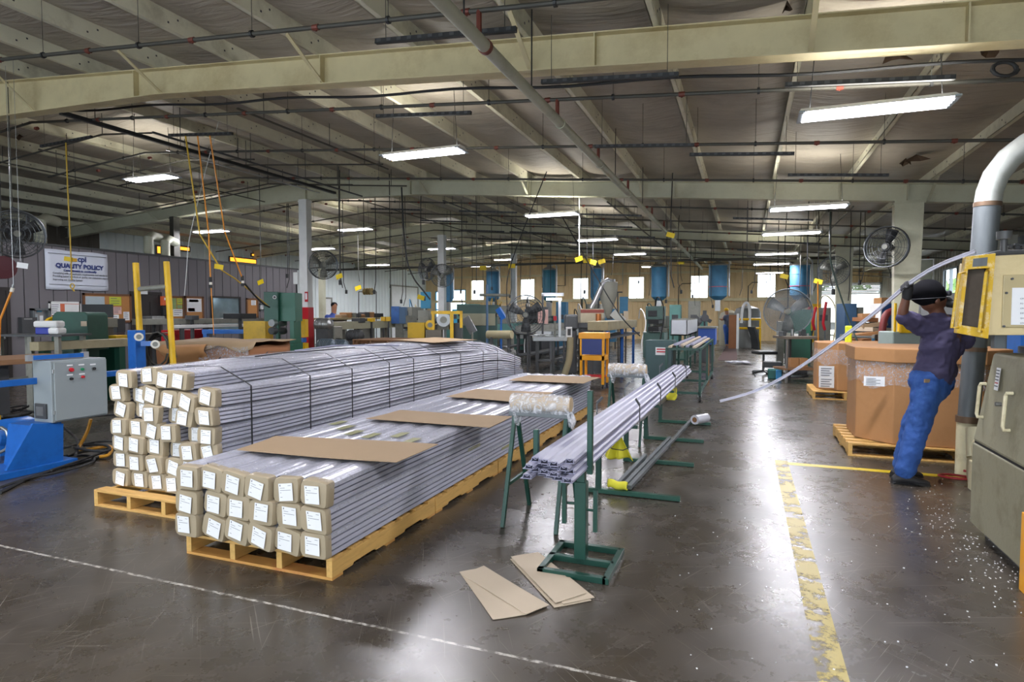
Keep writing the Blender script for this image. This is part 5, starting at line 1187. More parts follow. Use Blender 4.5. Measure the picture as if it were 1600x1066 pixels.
a, c = W_(213, 453), W_(229, 460); b = MB(); b.box(OX+.03, OX+.04, a.y, c.y, c.z, a.z, paper); tag(b.build('door_sign'), 'small white sign above the dark office door', 'sign')
a = W_(249, 463); t = thing('first_aid_box', 'orange and white box above a black phone beside the office door', 'box', (OX+.05, a.y+.1, a.z-.3))
MB().box(OX+.005, OX+.12, a.y, a.y+.24, a.z-.24, a.z, mat('orange_red', '#d8643a', .5)).build('orange_box', None, t, .01); MB().box(OX+.005, OX+.1, a.y+.02, a.y+.2, a.z-.5, a.z-.27, black).build('phone', None, t, .01)
b = MB(); b.box(OX+.12, OX+.123, a.y+.04, a.y+.2, a.z-.1, a.z-.04, paper); b.build('white_stripe', None, t)
# banner
a, b2, c, d = W_(66, 388), W_(166, 398), W_(168, 456), W_(72, 451)
y0, y1 = (a.y+d.y)/2, (b2.y+c.y)/2; z1, z0 = (a.z+b2.z)/2, (c.z+d.z)/2; wb = y1-y0; hb = z1-z0
t = thing('quality_banner', 'white quality policy banner hung high on the grey office wall', 'banner', (OX+.03, (y0+y1)/2, z0))
b = MB(); nn = 12; vs = [(OX+.03+.012*math.sin(i*1.1)*math.sin(j*.9), y0+wb*i/nn, z0+hb*j/nn+.02*math.sin(i*.9)*(j/nn-.5)) for j in range(nn+1) for i in range(nn+1)]
b.add(vs, [(j*13+i, j*13+i+1, (j+1)*13+i+1, (j+1)*13+i) for j in range(nn) for i in range(nn)], mat('banner_cloth', '#cfd5e2', .6, var=.03), True); o = b.build('cloth', None, t, sharp=60); s = o.modifiers.new('s', 'SOLIDIFY'); s.thickness = .003
def bt(txt, size, cyf, czf, m, bold=0.0, nm='lettering', align='CENTER'):
    b = MB(); b.text(txt, size, lambda x, y, z: (OX+.055+z, y0+wb*cyf+x, z0+hb*czf+y), m, .002, align, bold); b.build(nm, None, t)
bt('cpi', hb*.2, .56, .74, inkb, .006, 'logo_letters'); bt('QUALITY POLICY', hb*.155, .53, .56, inkb, .006, 'heading'); bt('Commitment to continually', hb*.075, .53, .47, inkb, .003, 'subheading')
bt('Complying with all applicable requirements and standards', hb*.06, .10, .395, ink, .001, 'text_line', 'LEFT'); bt('Providing better products at quality our customers expect', hb*.06, .10, .32, ink, .001, 'text_line', 'LEFT'); bt('Improving our Quality System', hb*.06, .10, .235, ink, .001, 'text_line', 'LEFT')
b = MB(); b.box(OX+.05, OX+.053, y0+wb*.36, y0+wb*.48, z0+hb*.73, z0+hb*.82, mat('logo_gold', '#c79a2c', .5)); b.build('logo_mark', None, t)
b = MB()
for zz in (.12, .9): b.box(OX+.05, OX+.052, y0+wb*.04, y0+wb*.97, z0+hb*zz, z0+hb*zz+.01, ink)
b.build('border_line', None, t)
# on the office roof: ducts and stuff
for u, v0, v1, l in ((232, 372, 394, 'tall pale'), (258, 378, 396, 'short pale'), (62, 345, 376, 'large pale')):
    p, q = PX(u, v0, -15.0), PX(u, v1, -15.0); r = .12
    tag(MB().tube([Vector((p.x, p.y, 3.0)), Vector((p.x, p.y, max(3.3, p.z))), Vector((p.x-.1, p.y+.2, max(3.3, p.z)+.08)), Vector((p.x-.2, p.y+.5, max(3.3, p.z)+.05))], [r, r, r*1.1, r], mat('pale_duct', '#aeb09c', .6, bump=.5, bscale=20), 14).build('vent_duct'), l+' flexible vent duct standing on the office roof', 'duct')
amb = emit('amber_glow', '#ee9a2c', 1.6)  # panes glow by themselves, standing in for daylight from outside
for k, (u0, u1, v0, v1) in enumerate(((246, 262, 385, 397), (268, 296, 384, 392), (360, 400, 402, 412), (394, 407, 397, 401))):
    a, c = PX(u0, v0, XL+.08), PX(u1, v1, XL+.08); w = MB(); w.box(XL+.03, XL+.07, a.y-.05, c.y+.05, c.z-.05, a.z+.05, dgrey)
    w = struct(w.build('window_%d' % (20+k))); MB().box(XL+.07, XL+.08, a.y, c.y, c.z, a.z, amb).build('pane', None, w)
# wall-side machines
gc = PD(122, 511, 10.0); gx, gy = gc.x, gc.y
t = thing('green_headstock', 'dark green rounded machine headstock below the quality banner', 'machine', (gx, gy, 0))
w = .58
poly = [(-.30, 0), (.30, 0), (.30, .44), (.26, .49), (-.2, .50), (-.27, .44)]
b = MB(); b.prism(poly, -.2, .3, green2, lambda x, z, y: (gx+x*ER.x+y*EF.x, gy+x*ER.y+y*EF.y, 1.03+z)); b.build('housing', None, t, .012)
b = MB(); b.prism([(-.34, 0), (.3, 0), (.3, .13), (-.34, .13)], -.22, .3, green2, lambda x, z, y: (gx+x*ER.x+y*EF.x, gy+x*ER.y+y*EF.y, .9+z)); b.build('bed_plate', None, t)
b = MB(); b.prism([(-.2, 0), (.2, 0), (.2, .9), (-.2, .9)], -.1, .2, green2, lambda x, z, y: (gx+x*ER.x+y*EF.x, gy+x*ER.y+y*EF.y, z)); b.build('pedestal', None, t)
c = PD(86, 511, 9.95); b = MB(); b.lathe([(.03, -.05), (.17, -.04), (.17, .04), (.03, .05)], c, yellow, 20, 'x'); b.build('yellow_wheel_guard', None, t, label='yellow wheel guard')
c = PD(131, 506, 9.75); b = MB(); b.cb(c, .09, .01, .08, cardf, Matrix.Rotation(YAW, 3, 'Z')); b.build('name_plate', None, t)
def slab(nm, lbl, cat, X, u0, v0, u1, v1, th, w, m, legs=(), lm=green2, grp=None):
    a, c = PX(u0, v0, X), PX(u1, v1, X); z = (a.z+c.z)/2; t = thing(nm, lbl, cat, (X, (a.y+c.y)/2, 0), grp)
    MB().box(X-w, X, a.y, c.y, z-th, z, m).build('beam', None, t, .005)
    for f in legs:
        y = a.y+(c.y-a.y)*f; MB().box(X-w*.8, X-w*.2, y-.05, y+.05, 0, z-th, lm).build('leg', None, t)
    return t
slab('conveyor_beam', 'stained pale beam on green legs running below the green headstock', 'conveyor', -9.6, 60, 537, 206, 527, .13, .2, mat('stained_beam', '#a39a7c', .6, dirt='#6a6252', dirt_amt=.6), (.1, .45, .9))
slab('conveyor_beam', 'long pale grey conveyor in front of the office notice boards', 'conveyor', -11.6, 222, 500, 418, 496, .12, .3, mgrey, (.02, .5, .97), dgrey)
slab('machine_rail', 'bright white rail along the long conveyor by the office', 'rail', -11.2, 272, 509, 390, 505, .07, .05, white, (.1, .9), dgrey)
slab('red_bench', 'low red tool bench beneath the long conveyor by the office', 'bench', -11.9, 272, 517, 330, 514, .25, .4, redp, (.1, .9), dgrey)
# grey steel table with tools
tc = PD(62, 522, 9.2); t = thing('work_table', 'grey steel work table left of the green headstock', 'table', (tc.x, tc.y, 0)); zt_ = 1.19
zt_ = tc.z
def rel(x, y, z): return (tc.x+x*ER.x+y*EF.x, tc.y+x*ER.y+y*EF.y, z)
b = MB(); b.prism([(-.5, -.3), (.55, -.3), (.55, .35), (-.5, .35)], zt_-.03, zt_, dgrey, rel); b.build('top', None, t)
for x in (-.4, .05, .45):
    for y in (-.24, .28): b = MB(); b.prism([(x-.03, y-.03), (x+.03, y-.03), (x+.03, y+.03), (x-.03, y+.03)], 0, zt_-.03, mgrey, rel); b.build('leg', None, t)
b = MB(); b.prism([(-.4, -.27), (.45, -.27), (.45, .3), (-.4, .3)], .5, .53, mgrey, rel); b.build('shelf', None, t)
b = MB(); b.prism([(.05, -.15), (.25, -.15), (.25, .05), (.05, .05)], zt_, zt_+.1, mat('dark_blue_bin', '#1b2f9a', .4), rel); tag(b.build('parts_bin', None, None, .01), 'dark blue plastic bin on the grey steel table', 'bin')
b = MB(); b.prism([(.03, -.17), (.4, -.19), (.4, 0), (.03, .02)], zt_+.1, zt_+.2, white, rel); b.prism([(.26, -.19), (.42, -.19), (.42, .0), (.26, .0)], zt_, zt_+.1, white, rel); tag(b.build('white_bag', None, None, .03), 'white packet slumped over the dark blue bin', 'bag')
def rbox(nm, lbl, cat, c, parts, grp=None, bev=.004, rz=0):
    """parts in local metres round c: (name, x0,x1,y0,y1,z0,z1, mat)"""
    t = thing(nm, lbl, cat, (c[0], c[1], 0), grp); R_ = Matrix.Rotation(rz, 3, 'Z')
    for p in parts: MB().box(*p[1:7], p[7], R_, (c[0], c[1], 0)).build(p[0], None, t, bev)
    return t
p = PD(153, 488, 12); rbox('monitor', 'wide black monitor and keyboard stand behind the green headstock', 'monitor', p, [('screen', -.29, .29, -.03, .03, 1.42, 1.68, black), ('stand', -.05, .05, 0, .06, 0, 1.42, dgrey), ('keyboard', -.1, .2, -.2, -.05, 1.3, 1.33, mgrey)], rz=YAW)
p = PD(178, 508, 11.4); rbox('tool_chest', 'black tool chest with red handles right of the green headstock', 'chest', p, [('upper_drawers', -.14, .14, -.12, .12, 1.15, 1.5-8*11.4/950, black), ('lower_body', -.12, .14, -.1, .1, .0, 1.15, mat('dark_maroon', '#3a2a2c')), ('red_handle', -.1, .1, -.14, -.12, 1.25, 1.27, redp)], rz=YAW)
p = PD(163, 515, 10.6); rbox('side_machine', 'small grey machine on a yellow base right of the green headstock', 'machine', p, [('head', -.12, .14, -.15, .15, 1.26, 1.42, mgrey), ('body', -.1, .1, -.1, .1, 1.12, 1.26, dgrey), ('yellow_base', -.14, .3, -.15, .15, 1.02, 1.12, yellow), ('stand', -.1, .25, -.1, .1, 0, 1.02, green2)], rz=YAW)
boxy('low_machine', 'jumble of grey and yellow machine parts at the left edge behind the blue arm', 'machine', [('body', -8.7, -8.2, 3.6, 4.6, .3, .9, dgrey), ('rail', -8.9, -8.0, 3.0, 5.4, .9, .96, wood2), ('yellow_block', -8.3, -8.0, 3.2, 3.6, .96, 1.05, yellow), ('foot', -8.6, -8.2, 3.7, 4.5, 0, .3, yellow), ('blue_block', -8.2, -7.9, 3.9, 4.3, .4, .8, blue)])
# fans
def cage_fan(nm, lbl, c, r, face, mount, depth=.2, blades=3, mtl=dgrey, grp=None, QS=(.25, .45, .62, .78, .9, 1.0), NS=28, a0=.5):
    """mount: list of points for the bracket tube down or sideways"""
    c = Vector(c); n = Vector(face).normalized(); x = n.cross(Vector((0, 0, 1))).normalized(); y = x.cross(n)
    t = thing(nm, lbl, 'fan', c, grp); wire = mat('fan_wire', '#5d6164', .4, .6)
    b = MB()
    for s in (-1, 1):
        for q in QS:
            off = n*(s*depth/2*(1-.5*q*q)); b.tube([c+off+(x*math.cos(a)+y*math.sin(a))*r*q for a in [i*math.pi/12 for i in range(25)]], .004 if q < 1 else .010, wire, 5, False)
        for k in range(NS):
            a = 2*math.pi*k/NS; b.tube([c+n*(s*depth/2*(1-.5*q*q))+(x*math.cos(a+q*.15)+y*math.sin(a+q*.15))*r*q for q in (.15, .4, .7, 1.0)], .0025, wire, 4, False)
    b.tube([c+(x*math.cos(a)+y*math.sin(a))*r for a in [i*math.pi/12 for i in range(25)]], .012, wire, 6, False)
    b.build('guard', None, t)
    b = MB()
    for k in range(blades):
        a = 2*math.pi*k/blades+a0; d = x*math.cos(a)+y*math.sin(a); e = n.cross(d); vs = []
        for q, w0, tw in ((.15, .07, .5), (.5, .16, .35), (.88, .2, .2)):
            for s in (-1, 1): vs.append(c+d*r*q+e*(s*w0*r*1.3)+n*(s*tw*w0*r*1.3))
        b.add(vs, [(0, 1, 3, 2), (2, 3, 5, 4)], None, True)
    o = b.build('blades', mtl, t); s = o.modifiers.new('s', 'SOLIDIFY'); s.thickness = .006
    b = MB(); b.cyl(c-n*.16, c+n*.05, .07, mtl, 16); b.cyl(c+n*.05, c+n*.08, .045, mgrey, 16); b.build('motor', None, t)
    for k, m in enumerate(mount): MB().tube(m, .025, mtl, 8).build('bracket', None, t)
    return t
fc = PD(26, 366, 8.6); n_ = (EYE-fc).normalized()
cage_fan('cage_fan', 'large black cage fan hanging at the upper left edge', fc, .33, (n_.x+.5, n_.y-.1, 0), [[fc-Vector((.0, -.15, 0)), fc+Vector((0, .15, .3)), fc+Vector((-.6, .3, .45))]])
MB().tube([fc+Vector((-.6, .3, .4)), Vector((fc.x-.6, fc.y+.3, zb(fc.x)+.07))], .008, dkpipe, 6).build('hanging_rod', None, [o for o in C.objects if o.get('label') == 'large black cage fan hanging at the upper left edge'][0])
p = PD(4, 418, 8.5); b = MB(); b.lathe([(.05, -.06), (.16, -.05), (.16, -.03), (.1, -.03), (.1, .03), (.16, .03), (.16, .05), (.05, .06)], p, mat('reel_maroon', '#5d2733', .5), 20, 'x'); b.cyl(p+Vector((0, 0, .1)), Vector((p.x, p.y, zb(p.x))), .012, dkpipe, 8); tag(b.build('hose_reel'), 'maroon hose reel hanging at the left edge below the black fan', 'reel')
# hanging hoses and cords at left
def top(p, dz=.45): return Vector((p[0], p[1], zb(p[0])-dz))
def drop(lbl, P, r, m, nm='air_hose', cat='hose', grp=None, ends=None, tagp=None, tagm=None):
    t = thing(nm, lbl, cat, P[0], grp); MB().tube(P, r, m, 6).build('line', None, t)
    for e in ends or []:
        d = Vector((0, 0, -1)); b = MB(); b.cyl(e+Vector((0, 0, .05)), e-Vector((0, 0, .03)), .024, black, 10); b.cyl(e-Vector((0, 0, .03)), e-Vector((0, 0, .07)), .022, wht, 10); b.cyl(e-Vector((0, 0, .07)), e-Vector((0, 0, .12)), .026, black, 10); b.build('connector', None, t)
    for e in tagp or []:
        b = MB(); b.cb(e, .13, .004, .075, tagm or ytag, Matrix.Rotation(YAW+.3, 3, 'Z') @ Matrix.Rotation(.15, 3, 'Y')); b.build('paper_tag', None, t, label='yellow tag')
    return t
A0 = Vector((-7.95, 7.15, zb(-7.95)-.5)); D0 = (A0-EYE).dot(cF)
E1 = PD(329, 438, D0); drop('left one of two orange hoses hanging over the torn cardboard box', [A0, PD(326, 365, D0), E1, PD(331, 470, D0), PD(334, 524, D0)], [.011, .011, .011, .006, .006], orange, ends=[E1])
A1 = Vector((-7.7, 7.15, zb(-7.7)-.5)); E2 = PD(379, 436, D0+.6)
drop('right one of two orange hoses, slanting to a black connector', [A1, PD(351, 362, D0+.3), E2], .011, orange, ends=[E2])
cable('black_cable', 'black cable slanting from the orange hose connector to the tall green machine', [PD(383, 444, D0+.6), PD(398, 462, D0+1), PD(412, 476, D0+1.6), PD(421, 480, D0+2)], .016, rubber)
drop('yellow cable with yellow tag slanting down to the tall green machine', [Vector((-8.2, 7.15, zb(-8.2)-.5)), PD(312, 366, D0), PD(346, 422, D0+.3), PD(368, 436, D0+.6), PD(395, 458, D0+1.3), PD(420, 479, D0+2)], .012, yhose, 'hanging_cable', 'cord', tagp=[PD(342, 417, D0+.2)])
cable('white_string', 'thin white string hanging in front of the office wall', [Vector((-8.7, 8.3, zb(-8.7)+.16)), PD(294, 372, 9.9), PD(292, 420, 9.9), PD(288, 462, 9.9)], .006, white, None, 'string')
Y0_ = Vector((-10.9, 7.1, zb(-10.9)-.5)); DD = (Y0_-EYE).dot(cF)
t = drop('yellow cord with a hook and small tag hanging in front of the banner', [Y0_, PD(106, 300, DD), PD(110, 380, DD), PD(112, 438, DD)], .012, yhose, 'pull_cord', 'cord', tagp=[PD(107, 405, DD)])
c = PD(113, 447, DD); b = MB(); b.tube([c+cR*.035*math.cos(a)+Vector((0, 0, .04*math.sin(a))) for a in [i*.5 for i in range(14)]], .009, yhose, 6); b.tube([c-Vector((0, 0, .04)), c+cR*.03-Vector((0, 0, .09))], .012, yhose, 6); b.build('hook', None, t)
t = drop('orange air hose curling up to a silver fitting at the left edge', [PD(-8, 620, 7.6), PD(-2, 560, 7.6), PD(0, 500, 7.6), PD(8, 480, 7.6), PD(18, 455, 7.6)], .014, orange)
b = MB(); c = PD(20, 450, 7.6); b.cyl(PD(18, 456, 7.6), c, .022, wht, 10); b.cyl(c, PD(21, 445, 7.6), .014, steel, 8); b.build('fitting', None, t)
b = MB(); b.tube([PD(21, 446, 7.6), Vector((PD(21, 446, 7.6).x, PD(21, 446, 7.6).y, zb(-8)-.2))], .003, steel, 4); b.build('hanging_wire', None, t)
t = drop('small pale tag on a string beside the black fan', [top((PD(32, 414, 8.4).x, PD(32, 414, 8.4).y), -.12), PD(32, 408, 8.4)], .003, steel, 'hanging_tag', 'tag', tagp=[PD(35, 415, 8.4)], tagm=paper)

for k, pp_ in enumerate(([(0, 655), (30, 648), (48, 660), (30, 672), (0, 668)], [(0, 640), (45, 632), (58, 640), (40, 650), (5, 650)], [(100, 668), (125, 690), (118, 712)], [(118, 700), (150, 706), (176, 704), (165, 694), (130, 696)])):
    cable('floor_cable', 'dark cable in the tangle by the blue machine, '+['coiled lowest behind the motor', 'coiled highest behind the motor', 'dropping from under the control box', 'ringed beside the yellow hose'][k], [fz(u, v, .02+.03*k) for u, v in pp_], .014, rubber, 'tangled cables by the blue machine')
# ================================================================ middle distance
gm = PD(443, 520, 11.8); gw = lambda u: (u-443)/FPX*11.8
g2 = mat('mid_green_paint', '#22604c', .4, dirt='#163f33', dirt_amt=.4)
gz = lambda v: 1.5-(v-490)*11.8/FPX
t = rbox('green_press', 'tall dark green machine with round gauge beside the red-footed column', 'machine', gm, [('upper_cabinet', -.29, -.02, -.2, .2, gz(502), gz(457), green2), ('rear_cabinet', -.02, .27, -.1, .3, gz(502), gz(458), g2), ('front_leg', -.08, -.02, -.2, -.1, gz(536), gz(502), green2), ('rear_leg', .16, .24, -.1, .3, gz(536), gz(502), g2), ('base', -.24, .27, -.25, .3, 0, gz(536), g2)], rz=YAW)
c = PD(429, 464.5, 11.55); b = MB(); b.cyl(c, c+(EYE-c).normalized()*.02, .035, white, 18); b.cyl(c, c+(EYE-c).normalized()*.025, .024, dgrey, 18); b.build('gauge', None, t)
for v in (505, 517): p, q = PD(424, v, 11.5), PD(444, v, 11.9); MB().cyl(p, q, .07, steel if v < 510 else dgrey, 16).build('roller', None, t)
p = PD(404, 518, 12.4); rbox('yellow_cabinet', 'square yellow machine cabinet left of the tall green machine', 'cabinet', p, [('box', -.22, .22, -.2, .2, 1.5-45*12.4/950, 1.5-12*12.4/950, yellow), ('stand', -.2, .2, -.15, .2, 0, 1.5-45*12.4/950, dgrey)], rz=YAW)
p = PD(355, 515, 12.6); rbox('support_frame', 'low blue frame behind the torn cardboard box', 'frame', p, [('beam', -.5, .5, -.05, .05, 1.08, 1.17, blue), ('foot', -.48, -.4, -.05, .05, 0, 1.08, blue), ('foot', .4, .48, -.05, .05, 0, 1.08, blue)], rz=YAW)
p = PD(472, 528, 12.6); t = rbox('yellow_bracket', 'stack of yellow guards and a blue block beside the red column foot', 'guard', p, [('upper_guard', -.06, .1, -.1, .1, 1.5-37*12.6/950, 1.5-9*12.6/950, yellow), ('blue_block', -.08, .06, -.1, .1, 1.5-45*12.6/950, 1.5-38*12.6/950, blue), ('lower_guard', -.08, .1, -.1, .1, 0, 1.5-46*12.6/950, yellow)], rz=YAW)
p = PY(466, 437, 12.9); b = MB(); b.box(-10.98, -10.84, 12.74, 12.8, p.z-.13, p.z+.18, white); tag(b.build('junction_box', None, None, .01), 'white junction box on the left face of the red-footed column', 'box')
b = MB(); b.tube([(-10.9, 12.77, p.z-.13), (-10.87, 12.76, 1.6), (-10.9, 12.74, 1.0), (-10.88, 12.74, .4)], .02, rubber, 6); tag(b.build('column_cable'), 'black cable running down the red-footed column', 'cable')
b = MB(); q = PY(478, 462, 12.78); b.box(q.x-.04, q.x+.06, 12.78, 12.79, q.z-.16, q.z+.1, redp); b.box(q.x-.02, q.x+.04, 12.775, 12.78, q.z-.1, q.z+.06, paper); tag(b.build('column_sign'), 'narrow red sign on the white part of the red-footed column', 'sign')
fc = PY(505, 414, 12.7); cage_fan('column_fan', 'grey cage fan mounted on the right side of the red-footed column', fc, .36, (.75, -.6, 0), [[Vector((-10.58, 12.85, fc.z-.05)), Vector((fc.x-.1, 12.8, fc.z-.05)), fc-Vector((.1, -.1, 0))]], mtl=mgrey)
fc = PY(667, 421, 20.2); cage_fan('column_fan', 'dark cage fan on the left side of the white column past the yellow machine', fc, .42, (-.3, -.9, 0), [[Vector((-10.82, 20.4, fc.z)), fc+Vector((0, .1, 0))]])
fc = PY(691, 431, 19.9); cage_fan('column_fan', 'grey cage fan on the right side of the white column past the yellow machine', fc, .42, (.3, -.9, 0), [[Vector((-10.57, 20.4, fc.z)), fc+Vector((0, .1, 0))]], mtl=mgrey)
# long conveyor line past the column
slab('conveyor_line', 'long cream conveyor trough behind the tall stack, right of the red-footed column', 'conveyor', -9.2, 522, 503, 655, 500.5, .19, .35, mat('cream_grey_trough', '#a9a78e', .55, dirt='#77745f'), (.02, .3, .6, .97), mgrey)
slab('work_bench', 'wooden topped work bench line with tools, right of the red-footed column', 'bench', -11.4, 490, 497.5, 594, 496, .06, .7, mat('bench_top', '#a89872', .7), (.05, .5, .95), mgrey)
rr = random.Random(21); zt_ = PX(540, 496.8, -11.4).z
for k in range(9):
    u = 535+k*7; p = PX(u, 496, -11.6); h = rr.uniform(.08, .2)
    m = [cardl, card, mgrey, dgrey, wood2, dgrey, card, black, black][k]
    z0 = (PX(490, 497.5, -11.4).z+PX(594, 496, -11.4).z)/2
    tag(MB().box(p.x-.15, p.x+.12, p.y-.18, p.y+.14, z0, z0+h, m).build(['parts_box', 'cardboard_box', 'vise', 'motor_block', 'wooden_block', 'gearbox', 'cardboard_box', 'tool_case', 'black_case'][k], None, None, .02), ['light cardboard box on the bench beside the seated man', 'brown cardboard box on the bench, right of the light one', 'grey vise on the bench', 'dark motor block on the bench', 'brown wooden block on the bench', 'dark gearbox on the bench', 'second brown cardboard box on the bench, towards its right end', 'black tool case on the bench under the brass reels', 'black case at the right end of the bench'][k], 'box')
# seated man
so = PD(520, 545, 19.5); so.z = 0
def w5(r, f, z, rad): p = so+ER*r+EF*f+Vector((0, 0, z)); return (p.x, p.y, p.z, rad)
T = thing('person', 'man in a dark blue shirt bent over the work bench by the white wall', 'person', so)
hz = 1.5-(480-490)*19.5/950
bod = [[w5(0, 0, .95, .15), w5(.02, 0, hz-.38, .16), w5(.05, 0, hz-.2, .07), w5(.07, 0, hz, .085), w5(.07, 0, hz+.06, .09)], [w5(-.16, 0, hz-.3, .06), w5(-.1, -.1, hz-.5, .045), w5(.15, -.15, hz-.42, .035)], [w5(.18, 0, hz-.3, .06), w5(.26, -.1, hz-.45, .045), w5(.22, -.2, hz-.3, .035)], [w5(-.08, 0, .95, .1), w5(-.1, 0, .5, .08), w5(-.1, 0, .05, .06)], [w5(.1, 0, .95, .1), w5(.12, 0, .5, .08), w5(.12, 0, .05, .06)]]
blob(bod, 'body', mat('tan_skin', '#a3745a', .5), T, .03, 0, 3)
blob([[w5(0, 0, .98, .18), w5(.02, 0, hz-.36, .19), w5(.03, 0, hz-.25, .1)], [w5(-.16, 0, hz-.32, .09), w5(-.14, -.05, hz-.45, .075)], [w5(.18, 0, hz-.32, .09), w5(.24, -.05, hz-.42, .075)]], 'shirt', mat('dark_blue_shirt', '#20387c', .8), T, .03, 0, 3)
blob([[w5(-.08, 0, .93, .13), w5(-.1, 0, .5, .1), w5(-.1, 0, .1, .08)], [w5(.1, 0, .93, .13), w5(.12, 0, .5, .1), w5(.12, 0, .1, .08)]], 'trousers', mat('dark_trousers', '#2a2e3a', .8), T, .03, 0, 3)
b = MB(); c = Vector(w5(.055, .02, hz+.07, 0)[:3]); b.ball(c, .105, .105, .09); b.build('hair', hat, T)
# brass reels on a wire frame
t = thing('reel_frame', 'thin black frame carrying two brass coloured reels above the bench', 'frame', PD(575, 500, 17.5)); rd = 17.5
for u in (560.5, 588): MB().tube([PD(u, 456, rd), PD(u, 496, rd), Vector((PD(u, 496, rd).x, PD(u, 496, rd).y, 0))], .012, black, 5).build('upright', None, t)
MB().tube([PD(560.5, 456, rd), PD(588, 456, rd)], .012, black, 5).build('crossbar', None, t)
for u in (571.5, 579): c = PD(u, 455.5, rd); b = MB(); b.lathe([(.02, -.05), (.1, -.05), (.1, -.035), (.05, -.03), (.05, .03), (.1, .035), (.1, .05), (.02, .05)], c, mat('brass', '#9d8a5c', .4, .5), 18, 'x'); b.build('reel', None, t)
b = MB(); b.tube([PD(568.5, 456, rd), PD(569, 415, rd)], .012, black, 5); b.tube([PD(569, 415, rd), Vector((PD(569, 415, rd).x, PD(569, 415, rd).y, zb(-10)-.1))], .012, dkpipe, 5); tag(b.build('conduit'), 'dark conduit dropping from the roof to the reel frame', 'pipe')
# white wall doors (left outer wall)
def wdoor(n, u0, v0, u1, v1):
    a, c = PX(u0, v0, XL+.05), PX(u1, v1, XL+.05); w = MB(); w.box(XL+.03, XL+.08, a.y, c.y, 0, a.z, white); w.box(XL+.03, XL+.1, a.y-.08, a.y, 0, a.z+.08, mgrey); w.box(XL+.03, XL+.1, c.y, c.y+.08, 0, a.z+.08, mgrey); w.box(XL+.03, XL+.1, a.y, c.y, a.z, a.z+.08, mgrey); struct(w.build('door_%d' % n))
wdoor(8, 503, 467, 517, 500); wdoor(9, 611, 447, 652, 500)
# motors under the line
for k, (u, v, d, m, l) in enumerate(((512, 540, 13, mat('slate_motor', '#56646e', .4, .3), 'blue-grey finned motor under the conveyor beside the red column'), (532, 541, 13.2, mat('slate_motor', '#56646e'), 'second blue-grey motor under the conveyor'), (507, 507, 13.6, steel, 'round grey gear head at the near end of the conveyor'), (520, 522, 13.8, mgrey, 'square grey gearbox under the near end of the conveyor'), (556, 525, 14.4, dgrey, 'dark gear drive under the conveyor'))):
    c = PD(u, v, d); t = thing('electric_motor' if k != 3 else 'gearbox', l, 'motor', (c.x, c.y, 0)); b = MB()
    if k != 3:
        pr_ = [(.04, -.22), (.13, -.2)]+[(.15 if j % 2 else .135, -.18+.025*j) for j in range(13)]+[(.12, .16), (.04, .2)]; b.lathe(pr_, c, m, 20, 'x'); b.build('housing', None, t)
    else: b.cb(c, .32, .3, .34, m); b.build('housing', None, t, .02)
    MB().box(c.x-.16, c.x+.16, c.y-.1, c.y+.1, 0, c.z-.1, dgrey).build('stand', None, t)
# stack of brown pallets
bp = None
pc1 = PD(600, 530, 13.4)
for k in range(6):
    z = k*.158
    if bp is None:
        bp = pallet(0, 0, 1.35, 1.2, wood2, 'old brown pallet at the bottom of the stack behind the tall bundle stack', 'stack of old brown pallets', .14)
        for ch in bp.children: ch.data.materials.clear(); ch.data.materials.append(wood2)
        bp.location = (pc1.x-.7, pc1.y-.3, 0)
    else: dup(bp, (pc1.x-.7+.03*((k*3) % 4-1), pc1.y-.3+.02*(k % 3), z), 'old brown pallet, %s from the bottom of the stack behind the tall bundle stack' % ORD[k] if k < 5 else 'old brown pallet on top of the stack behind the tall bundle stack', None, .03*((k*5) % 3-1))
# blue cabinet, yellow boxes
p = PD(624, 488, 17); t = rbox('blue_cabinet', 'bright blue control cabinet at the far end of the cream conveyor', 'cabinet', p, [('body', -.2, .02, -.15, .15, 1.22, 1.5+11*17/950, blue), ('side', .02, .2, -.14, .16, 1.22, 1.5+10*17/950, mat('slate_blue', '#4f6f90', .5)), ('stand', -.1, .1, -.1, .1, 0, 1.22, mgrey)], rz=YAW)
for u, l in ((599, 'left'), (607, 'right')):
    p = PD(u, 499, 16.6); rbox('yellow_box', 'small yellow box on a post beside the blue cabinet, %s of two' % l, 'box', p, [('box', -.06, .06, -.06, .06, 1.29, 1.41, yellow), ('post', -.02, .02, -.02, .02, 0, 1.29, dgrey)], rz=YAW)
p = PD(666, 470, 19.3); t = rbox('light_blue_cabinet', 'light blue cabinet hung left of the white column past the yellow machine', 'cabinet', p, [('body', -.16, .14, -.12, .12, 1.66, 2.18, ltblue), ('window', -.1, .0, -.13, -.12, 1.9, 2.05, dgrey), ('post', -.03, .03, 0, .06, 0, 1.66, mgrey)], rz=YAW)
